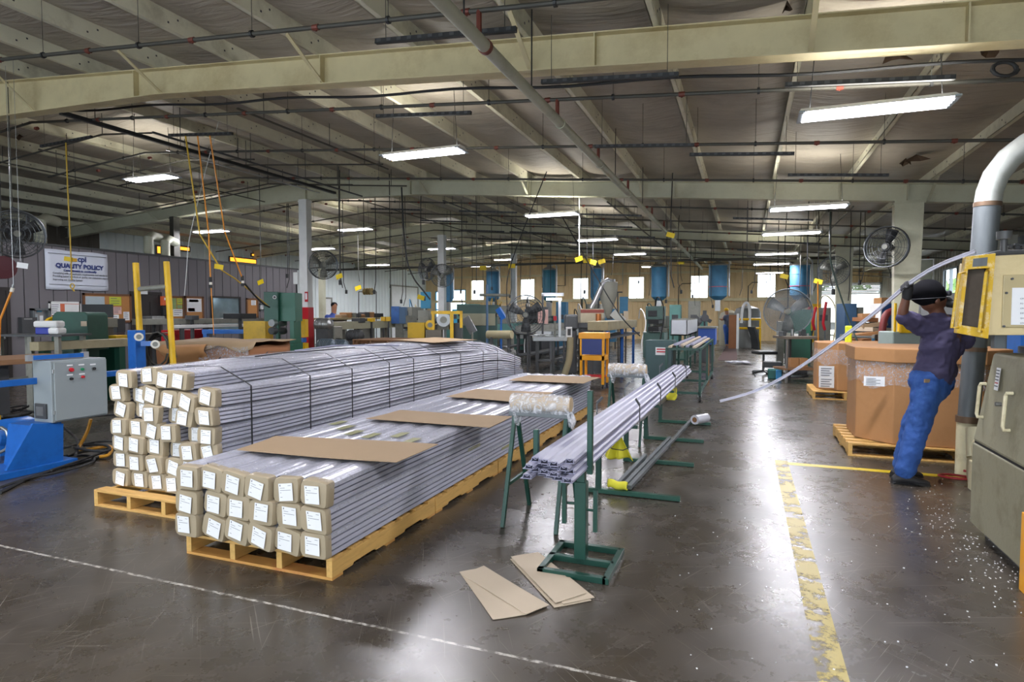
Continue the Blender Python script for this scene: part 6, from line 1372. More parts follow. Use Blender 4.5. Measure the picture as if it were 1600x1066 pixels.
# yellow machine
yc = PD(682, 512, 15.2); s_ = 15.2/950
def yb(nm, u0, u1, v0, v1, y0, y1, m): return (nm, (u0-682)*s_, (u1-682)*s_, y0, y1, 1.5-(v1-490)*s_, 1.5-(v0-490)*s_, m)
t = rbox('yellow_machine', 'yellow framed machine with rollers beyond the far end of the tall stack', 'machine', yc, [yb('left_box', 640, 666, 504, 530, -.3, .3, mat('yellow_mesh_box', '#cfa81a', .5, dirt='#7d6a20')), yb('cover', 655, 672, 485, 504, -.2, .3, mgrey), yb('top_beam', 676, 724, 486, 491, -.3, -.2, yellow), yb('post', 677, 681, 486, 534, -.3, -.2, yellow), yb('post', 705, 710, 486, 534, -.3, -.2, yellow), yb('post', 720, 724, 486, 512, -.3, -.2, yellow),
     yb('inner_drum', 684, 702, 494, 515, -.1, .3, mgrey), yb('hopper_tray', 668, 692, 515, 530, -.35, .0, mat('brown_grey', '#6f6a5e', .6)), yb('plinth', 642, 722, 530, 584, -.1, .3, dgrey), yb('side_unit', 708, 722, 505, 532, -.1, .3, dgrey)], rz=YAW)
for u, v, r in ((693, 500, .17), (672, 508, .12)):
    c = PD(u, v, 14.9); n = (EYE-c).normalized(); b = MB(); b.cyl(c-n*.1, c, r, steel if r > .15 else yellow, 20); b.cyl(c, c+n*.02, r*.5, mgrey, 16); b.build('roller', None, t)
b = MB(); p = PD(734, 508, 15.8); b.bar(PD(727, 496, 15.8), PD(740, 520, 15.8), .22, .03, alum, up=(0, 1, 0)); b.bar(PD(738, 518, 15.8), Vector((p.x+.05, p.y, 0)), .04, .04, mgrey); tag(b.build('slotted_plate'), 'leaning slotted aluminium plate right of the yellow machine', 'plate')
# pedestal fan
fc = PD(821, 492, 12.0); base = Vector((fc.x, fc.y+.1, 0))
t = cage_fan('pedestal_fan', 'large dark cage fan on a pole beyond the far end of the tall stack', fc, .385, (EYE-fc).normalized()*1, [[Vector((fc.x, fc.y+.14, .04)), Vector((fc.x, fc.y+.14, fc.z-.38))], [Vector((fc.x, fc.y+.14, fc.z-.4)), fc+Vector((0, .14, 0))]], .22)
b = MB(); b.lathe([(.3, 0), (.3, .02), (.05, .05)], (fc.x, fc.y+.14, 0), dgrey, 24); b.build('base', None, t)
cable('fan_cable', 'dark cable looping down from the roof past the pedestal fan', [Vector((-3.4, 10.6, zb(-3.4)-.3)), PD(793, 420, 12), PD(791, 470, 12), PD(796, 510, 12), PD(812, 530, 12)], .01, rubber)
# inspection station with lamp
sc = PD(866, 545, 13.6); s_ = 13.6/950
def sb(nm, u0, u1, v0, v1, y0, y1, m): return (nm, (u0-866)*s_, (u1-866)*s_, y0, y1, max(0, 1.5-(v1-490)*s_), 1.5-(v0-490)*s_, m)
t = rbox('inspection_station', 'aluminium framed inspection station with a lit lamp and small steel table', 'station', sc, [sb('left_upright', 846, 849, 460, 525, -.1, -.05, dgrey), sb('right_upright', 872, 876, 470, 527, -.1, -.03, alum), sb('top_bar', 846, 880, 458, 463, -.1, 0, alum), sb('table_top', 832, 884, 526, 532, -.35, .3, steel), sb('leg', 836, 839, 532, 600, -.3, -.25, dgrey), sb('leg', 862, 865, 532, 600, -.3, -.25, dgrey), sb('leg', 878, 881, 532, 600, -.3, -.25, dgrey), sb('pink_sheet', 840, 847, 484, 505, -.12, -.11, pinks), sb('pink_sheet', 850, 856, 484, 506, -.12, -.11, pinks), sb('red_switch', 864, 869, 494, 501, -.14, -.1, redp), sb('switch_post', 865, 868, 501, 526, -.12, -.08, mgrey)], rz=YAW)
b = MB(); p, q = PD(854, 467.5, 13.4), PD(877, 467.5, 13.4); b.cyl(p, q, .028, tubeM, 10); b.build('lamp_tube', None, t, label='lit white lamp tube')
for k in range(6):
    p = PD(838+k*6, 524-(k % 2), 13.5); tag(MB().bar(p-Vector((.1, .1, 0)), p+Vector((.15, .3, 0)), .06, .02, [alum, white, steel][k % 3]).build('metal_sample'), 'small metal sample on the inspection table, %s from the left' % ORD[k], 'sample', 'samples on the inspection table')
cable('vacuum_hose', 'thick cream hose bending down beside the inspection station', [PD(891, 527, 13.3), PD(891, 545, 13.3), PD(889, 565, 13.3), PD(883, 583, 13.3), PD(876, 600, 13.3), FL(872, 606)], .075, mat('cream_hose', '#a49b7c', .6, bump=.4, bscale=30), None, 'hose', 12)
p = PD(889, 518, 13.3); rbox('hose_inlet', 'white square hose inlet on top of the thick cream hose', 'inlet', p, [('frame', -.065, .065, -.05, .05, 1.5-37*.014, 1.5-21*.014, white), ('opening', -.035, .035, -.06, -.05, 1.5-34*.014, 1.5-24*.014, dgrey)], rz=YAW)
p = PD(836, 590, 12.8); b = MB(); b.ball((p.x, p.y, .12), .11, .11, .12, blue); tag(b.build('blue_canister'), 'small bright blue canister on the floor under the inspection table', 'canister')
# beige granulator, hopper with curved pipe and old trough in the centre
gc = PD(928, 496, 15.5); s_ = 15.5/950
def gb(nm, u0, u1, v0, v1, y0, y1, m, uc=928, s=s_): return (nm, (u0-uc)*s, (u1-uc)*s, y0, y1, max(0, 1.5-(v1-490)*s), 1.5-(v0-490)*s, m)
t = rbox('beige_pelletizer', 'beige machine with a dark red name stripe in the centre of the hall', 'machine', gc, [gb('hood', 905, 940, 483, 504, -.3, .3, mat('beige_grey', '#a89e86', .5)), gb('red_stripe', 887, 923, 484, 489, -.31, -.3, mat('dark_red', '#7a3a32', .5), 910), gb('bed', 900, 944, 505, 512, -.35, .35, dgrey), gb('base', 906, 940, 512, 600, -.3, .3, dgrey)], rz=YAW)
b = MB(); c = PD(935, 503, 15.1); b.cyl(c, c+Vector((0, 0, .2)), .07, copper, 16); tag(b.build('copper_coil'), 'copper coloured coil standing on the beige machine', 'coil')
p = PD(892, 500, 15); rbox('grey_blower', 'dark blue-grey moulded machine left of the beige machine', 'machine', p, [('body', -.16, .16, -.2, .2, 1.1, 1.48, dgrey), ('stand', -.12, .14, -.15, .15, 0, 1.1, dgrey)], rz=YAW, bev=.05)
t = thing('trough', 'old stained cream trough on blue legs in the centre behind the yellow stand', 'trough', PD(955, 510, 14)); 
b = MB(); X = -2.75; a, c = PX(928, 516, X), PX(975, 505, X); a = Vector((X, 12.9, 1.13)); c = Vector((X, 16.6, 1.13))
b.box(X-.45, X, a.y, c.y, a.z-.0, a.z+.2, mat('stained_trough', '#9c9272', .6, dirt='#5f583f', dirt_amt=.7)); b.build('tank', None, t, .01)
for y in (13.1, 14.8, 16.4):
    for x in (X-.4, X-.06): MB().box(x-.03, x+.03, y-.03, y+.03, 0, a.z, blue if x > X-.2 else dgrey).build('leg', None, t)
MB().box(X-.5, X+.05, 12.9, 16.8, .95, 1.0, dgrey).build('shelf', None, t)
t = thing('material_hopper', 'grey conical material hopper with a thick curved pipe, centre of the hall', 'hopper', PD(948, 490, 17))
c = PD(950, 480, 17); z = lambda v: 1.5-(v-490)*17/950
b = MB(); b.lathe([(.05, z(497)), (.08, z(492)), (.26, z(460)), (.26, z(442)), (.24, z(441))], (c.x, c.y, 0), mat('hopper_grey', '#97968a', .5), 24); b.build('cone', None, t)
MB().cyl((c.x, c.y, z(441)), (c.x, c.y, z(437)), .2, steel, 20).build('lid', None, t)
for s in (-1, 1): MB().tube([(c.x+s*.3, c.y, 0), (c.x+s*.27, c.y, z(458))], .02, dgrey, 6).build('leg', None, t)
MB().tube([(c.x-.32, c.y, z(457)), (c.x+.4, c.y, z(457))], .02, dgrey, 6).build('crossbar', None, t)
P = [PD(955, 441, 16.8), PD(950, 438, 16.8), PD(942, 443, 16.8), PD(936, 456, 16.8), PD(930, 470, 16.8), PD(923, 482, 16.8)]; MB().tube(P, .07, alum, 12).build('curved_pipe', None, t)
p = PD(974, 470, 17); t = rbox('blue_panel_box', 'blue control box on a post right of the conical hopper', 'control box', p, [('box', -.1, .12, -.06, .06, 1.5-0*17/950, 1.5+26*17/950, hblue), ('post', -.02, .02, 0, .04, 0, 1.5, dgrey)], rz=YAW)
p = PD(978, 495, 16); b = MB(); b.cb(PD(978, 494, 16), .12, .05, .26, cardf, Matrix.Rotation(YAW, 3, 'Z')); b.tube([PD(978, 502, 16), Vector((p.x, p.y, 0))], .02, dgrey, 6); tag(b.build('beige_box'), 'upright beige box on a stand right of the hopper', 'box')
b = MB(); b.bar(PD(957, 488, 15), PD(974, 503, 15), .2, .02, alum, up=(0, 1, 0)); b.tube([PD(972, 502, 15), FL(972, 585)], .02, dgrey, 6); tag(b.build('tilted_panel'), 'tilted aluminium panel above the old trough', 'panel')
cable('slanting_cable', 'long black cable slanting down across the centre of the hall', [Vector((-4.6, 15.7, zb(-4.6)-.4)), PD(936, 440, 14.4), PD(955, 472, 14), PD(975, 502, 13.5), PD(1000, 525, 13.2)], .014, rubber)
# white cooling tanks and the line by the aisle
def tank(X, y0, y1, z0, z1, w, m, lbl, lm=green, nm='cooling_tank'):
    t = thing(nm, lbl, 'tank', (X-w/2, (y0+y1)/2, 0)); b = MB()
    b.box(X-w, X, y0, y1, z0, z0+.03, m); b.box(X-w, X-w+.02, y0, y1, z0, z1, m); b.box(X-.02, X, y0, y1, z0, z1, m); b.box(X-w, X, y0, y0+.02, z0, z1, m); b.box(X-w, X, y1-.02, y1, z0, z1, m); b.build('trough', None, t)
    n = max(2, int((y1-y0)/1.6)); 
    for k in range(n+1):
        y = y0+.08+(y1-y0-.16)*k/n
        for x in (X-w+.05, X-.05): MB().box(x-.025, x+.025, y-.025, y+.025, 0, z0, lm).build('leg', None, t)
    MB().box(X-w+.03, X-.03, y0, y1, z0*.35, z0*.35+.04, lm).build('lower_rail', None, t)
    y = y0+.3
    while y < y1: MB().box(X-w-.01, X+.01, y, y+.04, z1, z1+.03, mgrey).build('cross_bar', None, t); y += .7
    return t
tank(-1.35, 15.6, 19.0, .95, 1.33, .4, mat('white_tank', '#b9bdc4', .4), 'white cooling tank on green legs beside the green cart')
tank(-4.5, 14.5, 20, .85, 1.05, .45, steel, 'long steel cooling trough left of the white cooling tank', dgrey)
tank(-5.6, 16, 22, .9, 1.15, .45, mgrey, 'grey cooling trough behind the old stained trough', dgrey)
tank(-7.6, 17, 22.5, .9, 1.15, .45, teal, 'teal cooling trough behind the pedestal fan', dgrey)
boxy('blue_bin', 'blue bin frame at the far end of the white cooling tank', 'bin', [('body', -1.35, -.85, 19.4, 20.3, .55, 1.05, mat('bin_blue', '#2e58ad', .5)), ('frame', -1.38, -.82, 19.35, 20.35, 1.05, 1.1, mgrey), ('foot', -1.3, -.9, 19.5, 20.2, 0, .55, dgrey)])
b = MB(); c = PD(1101, 497, 20.5)
for k in range(3):
    a = math.pi/2+k*2*math.pi/3; d = cR*math.cos(a)+Vector((0, 0, math.sin(a))); b.bar(c, c+d*.25, .12, .05, None, up=(0, 1, 0))
b.cyl(c-cF*.05, c+cF*.05, .13, None, 16); b.tube([c, Vector((c.x, c.y+.1, 0))], .03, dgrey, 8); tag(b.build('yellow_spider', yellow), 'yellow three-armed machine head above the blue bin', 'machine head')
# extrusion lines at the back: blue hoppers over extruders
HX = [PY(u, 440, 26).x for u in (700, 770, 858, 932, 1030, 1122, 1243)]
HN = ['first', 'second', 'third', 'fourth', 'fifth', 'sixth', 'seventh']
for i, x in enumerate(HX):
    y = 26 if i < 6 else 24; sc_ = 1.0; side = 'from the left'
    t = thing('dryer_hopper', 'tall blue cylindrical dryer hopper at the back, %s %s' % (HN[i], side), 'hopper', (x, y, 0), 'blue dryer hoppers at the back')
    r = [.26, .3, .3, .26, .33, .36, .33][i]; z0, z1 = 2.2, 3.42
    if i == 6: z0, z1 = 2.15, 3.2
    b = MB(); b.lathe([(.12, z0-.16), (.2, z0-.12), (r*.97, z0), (r, z1), (r*.96, z1+.02)], (x, y, 0), hblue if i != 2 else mat('teal_hopper', '#2c6d80', .5), 28); b.build('drum', None, t)
    b = MB(); b.lathe([(r+.02, z1), (r+.02, z1+.05), (r*.6, z1+.12), (.1, z1+.15), (.1, z1+.28), (.05, z1+.3)], (x, y, 0), mgrey, 24); b.build('lid', None, t)
    b = MB(); b.tube([(x+r+.06, y-.05, z1), (x+r+.06, y-.05, z0)], .03, alum, 8); b.tube([(x+.1, y, z1+.2), (x+.25, y, z1+.3), (x+r+.06, y-.05, z1+.15), (x+r+.06, y-.05, z1)], .03, alum, 8); b.build('air_pipe', None, t)
    for q in (.3, .7): b = MB(); b.lathe([(r, 0), (r+.008, 0), (r+.008, .02), (r, .02)], (x, y, z0+(z1-z0)*q), redp if (i > 4 and q < .5) else hblue, 28); b.build('band', None, t)
    hx = x; x = x-(.75 if i == 5 else 0)
    t = thing('extruder', 'extrusion machine under the %s blue dryer hopper %s' % (HN[i], side), 'machine', (x, y, 0), 'extruders under the blue hoppers')
    m1 = [teal, mgrey, teal, mgrey, mgrey, teal, green2][i]
    b = MB(); b.box(x-.4, x+.4, y-.5, y+1.6, 0, .9, m1); b.build('base', None, t, .02)
    b = MB(); b.box(x-.3, x+.3, y+.1, y+1.4, .9, 1.4, m1); b.build('gearbox', None, t, .03)
    b = MB(); b.cyl((x, y+.2, 1.2), (x, y-1.6, 1.2), .16, steel, 16); b.build('barrel', None, t)
    b = MB(); b.lathe([(.16, -.12), (.22, -.1), (.22, .1), (.16, .12)], (x, y-1.6, 1.2), dgrey, 16, 'y'); b.build('die', None, t)
    MB().box(hx-.1, hx+.1, y-.1, y+.12, 1.35 if i != 5 else 1.6, z0-.15, steel).build('feed_throat', None, t)
    MB().box(x-.2, x+.2, y-1.5, y-1.3, 0, 1.0, dgrey).build('barrel_support', None, t)
    t = thing('control_cabinet', 'control cabinet beside the %s extruder from the left' % HN[i], 'cabinet', (x+.7, y, 0), 'control cabinets along the extruders')
    mm = [ltblue, mgrey, hblue, hblue, teal, mgrey, mgrey][i]
    if i == 5: x -= .85
    MB().box(x+.5, x+.95, y-.6, y-.2, .3 if i % 2 else 0, 1.7+.15*(i % 3), mm).build('body', None, t, .01)
    MB().box(x+.53, x+.92, y-.615, y-.6, .4, 1.6+.15*(i % 3), mm).build('door', None, t, .005)
    b = MB(); b.box(x+.6, x+.85, y-.625, y-.615, 1.25, 1.45, dgrey); b.build('screen', None, t)
    if i % 2: 
        for q in (.52, .9): MB().box(x+q, x+q+.04, y-.5, y-.3, 0, .3, dgrey).build('leg', None, t)
# puller machines in front of the extruders
PL = [(-12.3, 21, mgrey, 'grey puller machine in front of the first extruder'), (-9.6, 20.5, teal, 'teal puller machine right of the white column'), (-7.2, 21.3, dgrey, 'dark puller machine in front of the third extruder'), (-5.3, 22.6, mgrey, 'grey puller machine in front of the fourth extruder'), (-2.9, 21.4, mat('dull_teal', '#47635c', .5), 'dull green puller machine in front of the fifth extruder')]
for k, (x, y, m, l) in enumerate(PL):
    boxy('puller', l, 'machine', [('base', x-.35, x+.35, y-.5, y+.5, 0, .85, dgrey if k % 2 else m), ('lower_track', x-.18, x+.18, y-.6, y+.6, .9, 1.05, rubber), ('upper_track', x-.18, x+.18, y-.6, y+.6, 1.15, 1.3, rubber), ('hood', x-.28, x+.28, y-.45, y+.45, 1.3, 1.75+.1*(k % 2), m), ('post', x-.3, x-.2, y-.1, y+.1, .85, 1.7, m), ('panel', x-.2, x+.1, y-.47, y-.45, 1.4, 1.6, black)], None, .01)
# far worker
so = FL(1137, 541); so.z = 0
T = thing('person', 'far worker in grey shirt, blue jeans and yellow cap at the end of the aisle', 'person', so)
bod = [[w5(0, 0, .9, .13), w5(0, 0, 1.2, .15), w5(-.03, 0, 1.42, .07), w5(-.07, .0, 1.57, .085), w5(-.08, 0, 1.65, .09)], [w5(-.1, 0, .9, .1), w5(-.06, 0, .5, .075), w5(-.03, 0, .06, .06)], [w5(.08, 0, .9, .1), w5(.08, 0, .5, .075), w5(.09, 0, .06, .06)], [w5(-.18, 0, 1.36, .06), w5(-.3, -.08, 1.2, .045), w5(-.42, -.1, 1.25, .035)], [w5(.16, 0, 1.36, .06), w5(.2, -.1, 1.12, .045), w5(.02, -.2, 1.1, .035)], [w5(-.03, 0, .05, .055), w5(-.1, -.1, .04, .045)], [w5(.09, 0, .05, .055), w5(.02, -.1, .04, .045)]]
blob(bod, 'body', mat('tan_skin', '#a3745a', .5), T, .025, 0, 3)
blob([[w5(0, 0, .95, .16), w5(0, 0, 1.2, .18), w5(-.02, 0, 1.36, .12)], [w5(-.16, 0, 1.34, .085), w5(-.24, -.04, 1.25, .07)], [w5(.15, 0, 1.34, .085), w5(.19, -.06, 1.2, .07)]], 'shirt', mat('grey_blue_shirt', '#4e5568', .8), T, .025, 0, 3)
blob([[w5(-.1, 0, .9, .13), w5(-.06, 0, .5, .1), w5(-.04, 0, .12, .085)], [w5(.08, 0, .9, .13), w5(.08, 0, .5, .1), w5(.09, 0, .12, .085)]], 'jeans', denim, T, .025, 0, 3)
b = MB(); c = Vector(w5(-.085, 0, 1.68, 0)[:3]); b.ball(c, .11, .11, .08); b.build('cap', yellow, T)
p = FL(1150, 562); q = FL(1152, 536); b = MB(); 
b.add([tuple(FL(u, v, .008)) for u, v in ((1121, 563), (1152, 563), (1150, 536), (1138, 536))], [(0, 1, 2, 3)]); o = tag(b.build('floor_mat', mat('maroon_mat', '#4f3b38', .9)), 'dark maroon floor mat on the aisle floor by the far worker', 'mat'); s = o.modifiers.new('s', 'SOLIDIFY'); s.thickness = .006
b = MB()
for k in range(9): p = FL(1142+k*3.4, 565+(k % 3)*1.3, .012+.004*k); b.cb(p, .35, .18, .02, [paper, vinyl, steel][k % 3], Matrix.Rotation(k*.7, 3, 'Z'))
tag(b.build('plastic_scraps'), 'flat heap of white plastic scraps on the aisle floor', 'scrap', None, 'stuff')
a = PY(1139, 492, 27.5); c = PY(1151, 492, 27.5); boxy('brown_door_panel', 'upright brown board with white edge behind the far worker', 'board', [('board', a.x, c.x, 27.5, 27.6, 0, 1.44, mat('brown_board', '#8c5a34', .6)), ('white_edge', c.x, c.x+.1, 27.45, 27.62, 0, 1.5, white)])
for k, (u, d, r, h, m, l) in enumerate(((1140, 28.5, .45, 1.55, mat('resin_tank', '#8d8a78', .5), 'domed beige-grey storage tank behind the far worker'), (1168, 27, .55, 1.75, mat('resin_tank2', '#6c6f6d', .5), 'wide grey storage tank right of the brown board'))):
    p = PD(u, 490, d); b = MB(); b.lathe([(r, 0), (r, h-.2), (r*.85, h-.03), (r*.4, h+.07), (.1, h+.1)], (p.x, p.y, 0), m, 28); tag(b.build('storage_tank'), l, 'tank')
cable('white_hose', 'white suction hose arching beside the wide grey tank', [PD(1158, 505, 26), PD(1160, 480, 26), PD(1166, 471, 26), PD(1172, 480, 26), PD(1171, 505, 26), PD(1172, 525, 26), FL(1184, 541, .05)], .06, white, None, 'hose', 10)
for v, l in ((499, 'upper'), (513, 'lower')): 
    p, q = PD(1155, v, 26), PD(1188, v, 26); b = MB(); b.tube([p, q], .05, yellow, 8); b.tube([q, Vector((q.x, q.y, 0))], .04, yellow, 8); tag(b.build('guard_rail'), l+' yellow guard rail in front of the grey tank', 'rail')
# ---------------------------------------------------------------- right middle distance
fc = PD(1231, 487, 14.2)
t = cage_fan('drum_fan', 'big hazy grey drum fan on a pole in the right aisle', fc, .52, (EYE-fc).normalized(), [[Vector((fc.x, fc.y+.18, .03)), Vector((fc.x, fc.y+.18, fc.z-.5))], [Vector((fc.x, fc.y+.18, fc.z-.5)), fc+Vector((0, .16, 0))]], .3, 3, mgrey, None, tuple(.2+.05*i for i in range(17)), 90)
b = MB(); c = fc; n = (EYE-fc).normalized(); x = n.cross(Vector((0, 0, 1))).normalized(); y = x.cross(n); b.rings([[c+n*q+(x*math.cos(a)+y*math.sin(a))*.53 for a in [i*math.pi/16 for i in range(32)]] for q in (-.16, .16)], galv, False); o = b.build('drum', None, t); s = o.modifiers.new('s', 'SOLIDIFY'); s.thickness = .01
b = MB(); b.lathe([(.35, 0), (.35, .03), (.05, .06)], (fc.x, fc.y+.18, 0), dgrey, 24); b.build('base', None, t)
fc = PY(1385, 386, 12.6)
cage_fan('column_fan', 'two-bladed dark fan mounted left of the big right-hand cream column', fc, .36, (-.5, -.86, 0), [[Vector((2.52, 12.85, fc.z)), fc+Vector((.05, .1, 0))]], .16, 2, black, None, (.3, .6, .85, 1.0), 14, 1.9)
fc = PY(1303, 423, 20.2); cage_fan('column_fan', 'round grey fan on the farther yellow-footed cream column', fc, .42, (-.3, -.95, 0), [[Vector((2.52, 20.6, fc.z)), fc+Vector((.1, .1, 0))]], .16, 3, mgrey)
c = PD(1235, 552, 13.4); s_ = 13.4/950
def tb_(nm, u0, u1, v0, v1, y0, y1, m): return gb(nm, u0, u1, v0, v1, y0, y1, m, 1235, s_)
rbox('assembly_table', 'steel assembly table cluttered with tools below the big drum fan', 'table', c, [tb_('top', 1216, 1268, 525, 529, -.35, .3, mat('table_brown', '#6e6458', .6)), tb_('leg', 1219, 1222, 529, 600, -.3, -.26, steel), tb_('leg', 1262, 1265, 529, 600, -.3, -.26, steel), tb_('leg', 1240, 1243, 529, 600, .2, .26, dgrey), tb_('lower_shelf', 1217, 1266, 574, 577, -.3, .3, wood2)], rz=YAW)
for k, (u, l) in enumerate(((1238, 'left'), (1252, 'right'))):
    p = PD(u, 566, 13.5); R_ = Matrix.Rotation(YAW, 3, 'Z'); b = MB(); z0 = 1.5-84*s_; b.box(-.09, .09, -.12, .12, z0, z0+.2, card, R_, (p.x, p.y, 0)); tag(b.build('cardboard_box', None, None, .004), 'small cardboard box on the lower shelf of the assembly table, %s of two' % l, 'box', 'boxes under the assembly table')
rr = random.Random(9)
for k in range(8):
    p = PD(1220+k*6, 521, 13.3); h = rr.uniform(.05, .16); z0 = 1.5-35*s_; b = MB()
    if k % 2: b.cyl((p.x, p.y, z0), (p.x, p.y, z0+h), .03, [steel, dgrey][k % 4 == 1], 12)
    else: b.box(p.x-.04, p.x+.04, p.y-.05, p.y+.05, z0, z0+h, [dgrey, mgrey, white, black][k//2])
    tag(b.build('bench_tool', None, None, .004), 'small tool on the assembly table, %s from the left' % ORD[k], 'tool', 'tools on the assembly table')
ch = PD(1193, 560, 15); s_ = 15/950
t = rbox('office_chair', 'black swivel chair with a curved back left of the big drum fan', 'chair', ch, [('seat', -.22, .25, -.25, .25, .5, .58, black), ('column', -.03, .03, -.03, .03, .1, .5, dgrey)], rz=YAW, bev=.03)
b = MB(); R_ = Matrix.Rotation(YAW, 3, 'Z'); rs = [[Vector((ch.x, ch.y, 0))+R_ @ Vector((-.2-.12*z*z+dx, y, .62+z*.55)) for dx, y in ((-.03, -.2), (.03, -.22), (.03, .22), (-.03, .2))] for z in (0, .3, .6, 1)]; b.rings(rs, black, True); b.build('backrest', None, t, .02)
b = MB()
for k in range(5): a = k*1.2566; b.bar((ch.x, ch.y, .1), (ch.x+.28*math.cos(a), ch.y+.28*math.sin(a), .06), .04, .03, dgrey); b.ball((ch.x+.28*math.cos(a), ch.y+.28*math.sin(a), .04), .035, m=rubber)
b.build('star_base', None, t)
for k, (u, v, d, w, h, m, l) in enumerate(((1211, 570, 14, .3, .22, mat('teal_case', '#1f5a54', .5), 'dark teal case on the floor below the swivel chair'), (1217, 568, 13.8, .12, .22, mat('sky_blue', '#3c9bd8', .5), 'sky blue canister on the floor by the assembly table'), (1207, 556, 14.2, .4, .14, black, 'black low crate by the swivel chair'))):
    p = PD(u, v, d); tag(MB().box(p.x-w/2, p.x+w/2, p.y-.15, p.y+.15, 0 if k < 2 else .24, h if k < 2 else .24+h, m).build(['tool_case', 'canister', 'crate'][k], None, None, .02), l, 'container')
cable('floor_hose', 'dark hose lying in a loop on the aisle floor in front of the assembly table', [FL(1180, 588, .02), FL(1178, 583, .02), FL(1195, 580, .02), FL(1225, 582, .02), FL(1240, 590, .02), FL(1262, 588, .02)], .015, rubber, None, 'hose')
cable('floor_hose', 'coiled dark hose on the far aisle floor left of the swivel chair', [FL(1168+10*math.cos(a)+a, 537+4*math.sin(a), .05) for a in [i*.7 for i in range(18)]], .03, rubber, None, 'hose')
boxy('green_machine', 'green machine tower just left of the big drum fan', 'machine', [('body', .95, 1.5, 16.6, 17.2, .2, 1.6, mat('mid_green_paint', '#22604c')), ('pipe_rack', .75, .9, 16.6, 17.2, .0, 1.3, mgrey), ('foot', 1.0, 1.45, 16.7, 17.1, 0, .2, dgrey)])
for k, u in enumerate((1262, 1272, 1288)):
    p = PD(u, 505, 16); P = [PD(u+3, 472 if k == 2 else 480, 16), PD(u, 490, 16), PD(u-2, 505, 16), PD(u+1, 516, 16)]; b = MB(); b.tube(P, .035, redp, 8); b.tube([P[-1], Vector((P[-1].x, P[-1].y, 0))], .02, steel, 6); tag(b.build('red_tool_arm'), 'red curved tool arm on a stand beyond the drum fan, %s of three' % ['left', 'middle', 'right'][k], 'arm', 'red tool arms')
t = thing('roller_conveyor', 'grey roller conveyor frame between the drum fan and the yellow-footed columns', 'conveyor', PD(1300, 530, 15.5))
a, c = Vector((2.2, 14.6, 1.0)), Vector((3.5, 18.5, 1.0))
for dx in (-.3, .3): MB().bar(a+Vector((dx, 0, 0)), c+Vector((dx, 0, 0)), .05, .1, mgrey).build('side_rail', None, t)
for k in range(12): p = a.lerp(c, (k+.5)/12); MB().cyl(p-Vector((.27, 0, 0)), p+Vector((.27, 0, 0)), .03, steel, 10).build('roller', None, t)
for k in range(4):
    for dx in (-.3, .3): p = a.lerp(c, k/3); MB().bar((p.x+dx, p.y, 0), (p.x+dx, p.y, .98), .05, .05, hblue).build('leg', None, t)
# cardboard heap, blue doors, hoses, yellow box on the right
rr = random.Random(4)
for k in range(9):
    p = PD(1357+rr.uniform(-6, 8), 530-k*6.5, 13.0+.1*k); z = max(.1, p.z); R_ = Matrix.Rotation(YAW+rr.uniform(-.4, .4), 3, 'Z') @ Matrix.Rotation(rr.uniform(-.25, .1), 3, 'Y')
    tag(MB().cb((p.x, p.y, .62+.105*k), .5, .5, .09, [card, cardf, cardl, brn][k % 4], R_).build('folded_carton', None, None, .004), 'folded carton in the leaning cardboard heap, %s from the bottom' % ORD[k], 'carton', 'cartons in the leaning heap')
rbox('heap_cart', 'low cart carrying the leaning heap of cartons', 'cart', PD(1357, 545, 13.3), [('deck', -.35, .35, -.3, .3, .5, .56, dgrey), ('leg', -.33, -.28, -.28, -.23, 0, .5, dgrey), ('leg', .28, .33, -.28, -.23, 0, .5, dgrey), ('leg', -.33, -.28, .23, .28, 0, .5, dgrey), ('leg', .28, .33, .23, .28, 0, .5, dgrey)], rz=YAW)
p = PD(1384, 505, 13.6); t = rbox('blue_locker', 'dark blue locker with white edges behind the worker', 'locker', p, [('body', -.22, .2, -.2, .2, 0, 1.72, mat('locker_blue', '#27487e', .5)), ('white_edge', -.25, -.22, -.21, .2, 0, 1.72, white), ('carton', -.2, .0, -.15, .15, 1.72, 1.85, card)], rz=YAW)
cable('red_hose', 'thick red-brown hose curving down in front of the blue locker', [PD(1394, 486, 12.6), PD(1386, 489, 12.6), PD(1381, 500, 12.6), PD(1378, 520, 12.6), PD(1377, 560, 12.6)], .07, mat('red_brown_hose', '#7d3130', .5), None, 'hose', 12)
p = PD(1414, 508, 9.4); t = rbox('yellow_box', 'bright yellow box hanging on a yellow pole behind the worker', 'box', p, [('box', -.09, .08, -.05, .05, 1.2, 1.42, yellow), ('pole', -.16, -.13, 0, .03, 0, 1.66, yellow)], rz=YAW)
p = PD(1405, 530, 9.6); rbox('grey_machine', 'pale grey machine body just above the big bulk box, behind the worker', 'machine', p, [('body', -.22, .22, -.2, .2, .0, 1.22, mat('pale_grey_green', '#8d9a94', .5))], rz=YAW, bev=.02)
p = PD(1326, 528, 11); rbox('yellow_green_post', 'fluorescent yellow-green padded post behind the farther bulk box', 'post', p, [('pad', -.06, .05, -.05, .05, 0, 1.28, mat('fluoro_yellow', '#cfd81f', .5))], rz=-.1, bev=.02)
p = PD(1322, 510, 15.5); rbox('tall_grey_machine', 'tall blue-grey machine against the yellow-footed column', 'machine', p, [('body', -.15, .15, -.2, .2, 0, 1.75, mat('slate_blue', '#4f6f90', .5)), ('side_case', .15, .35, -.15, .15, .0, 1.66, mgrey)], rz=YAW)
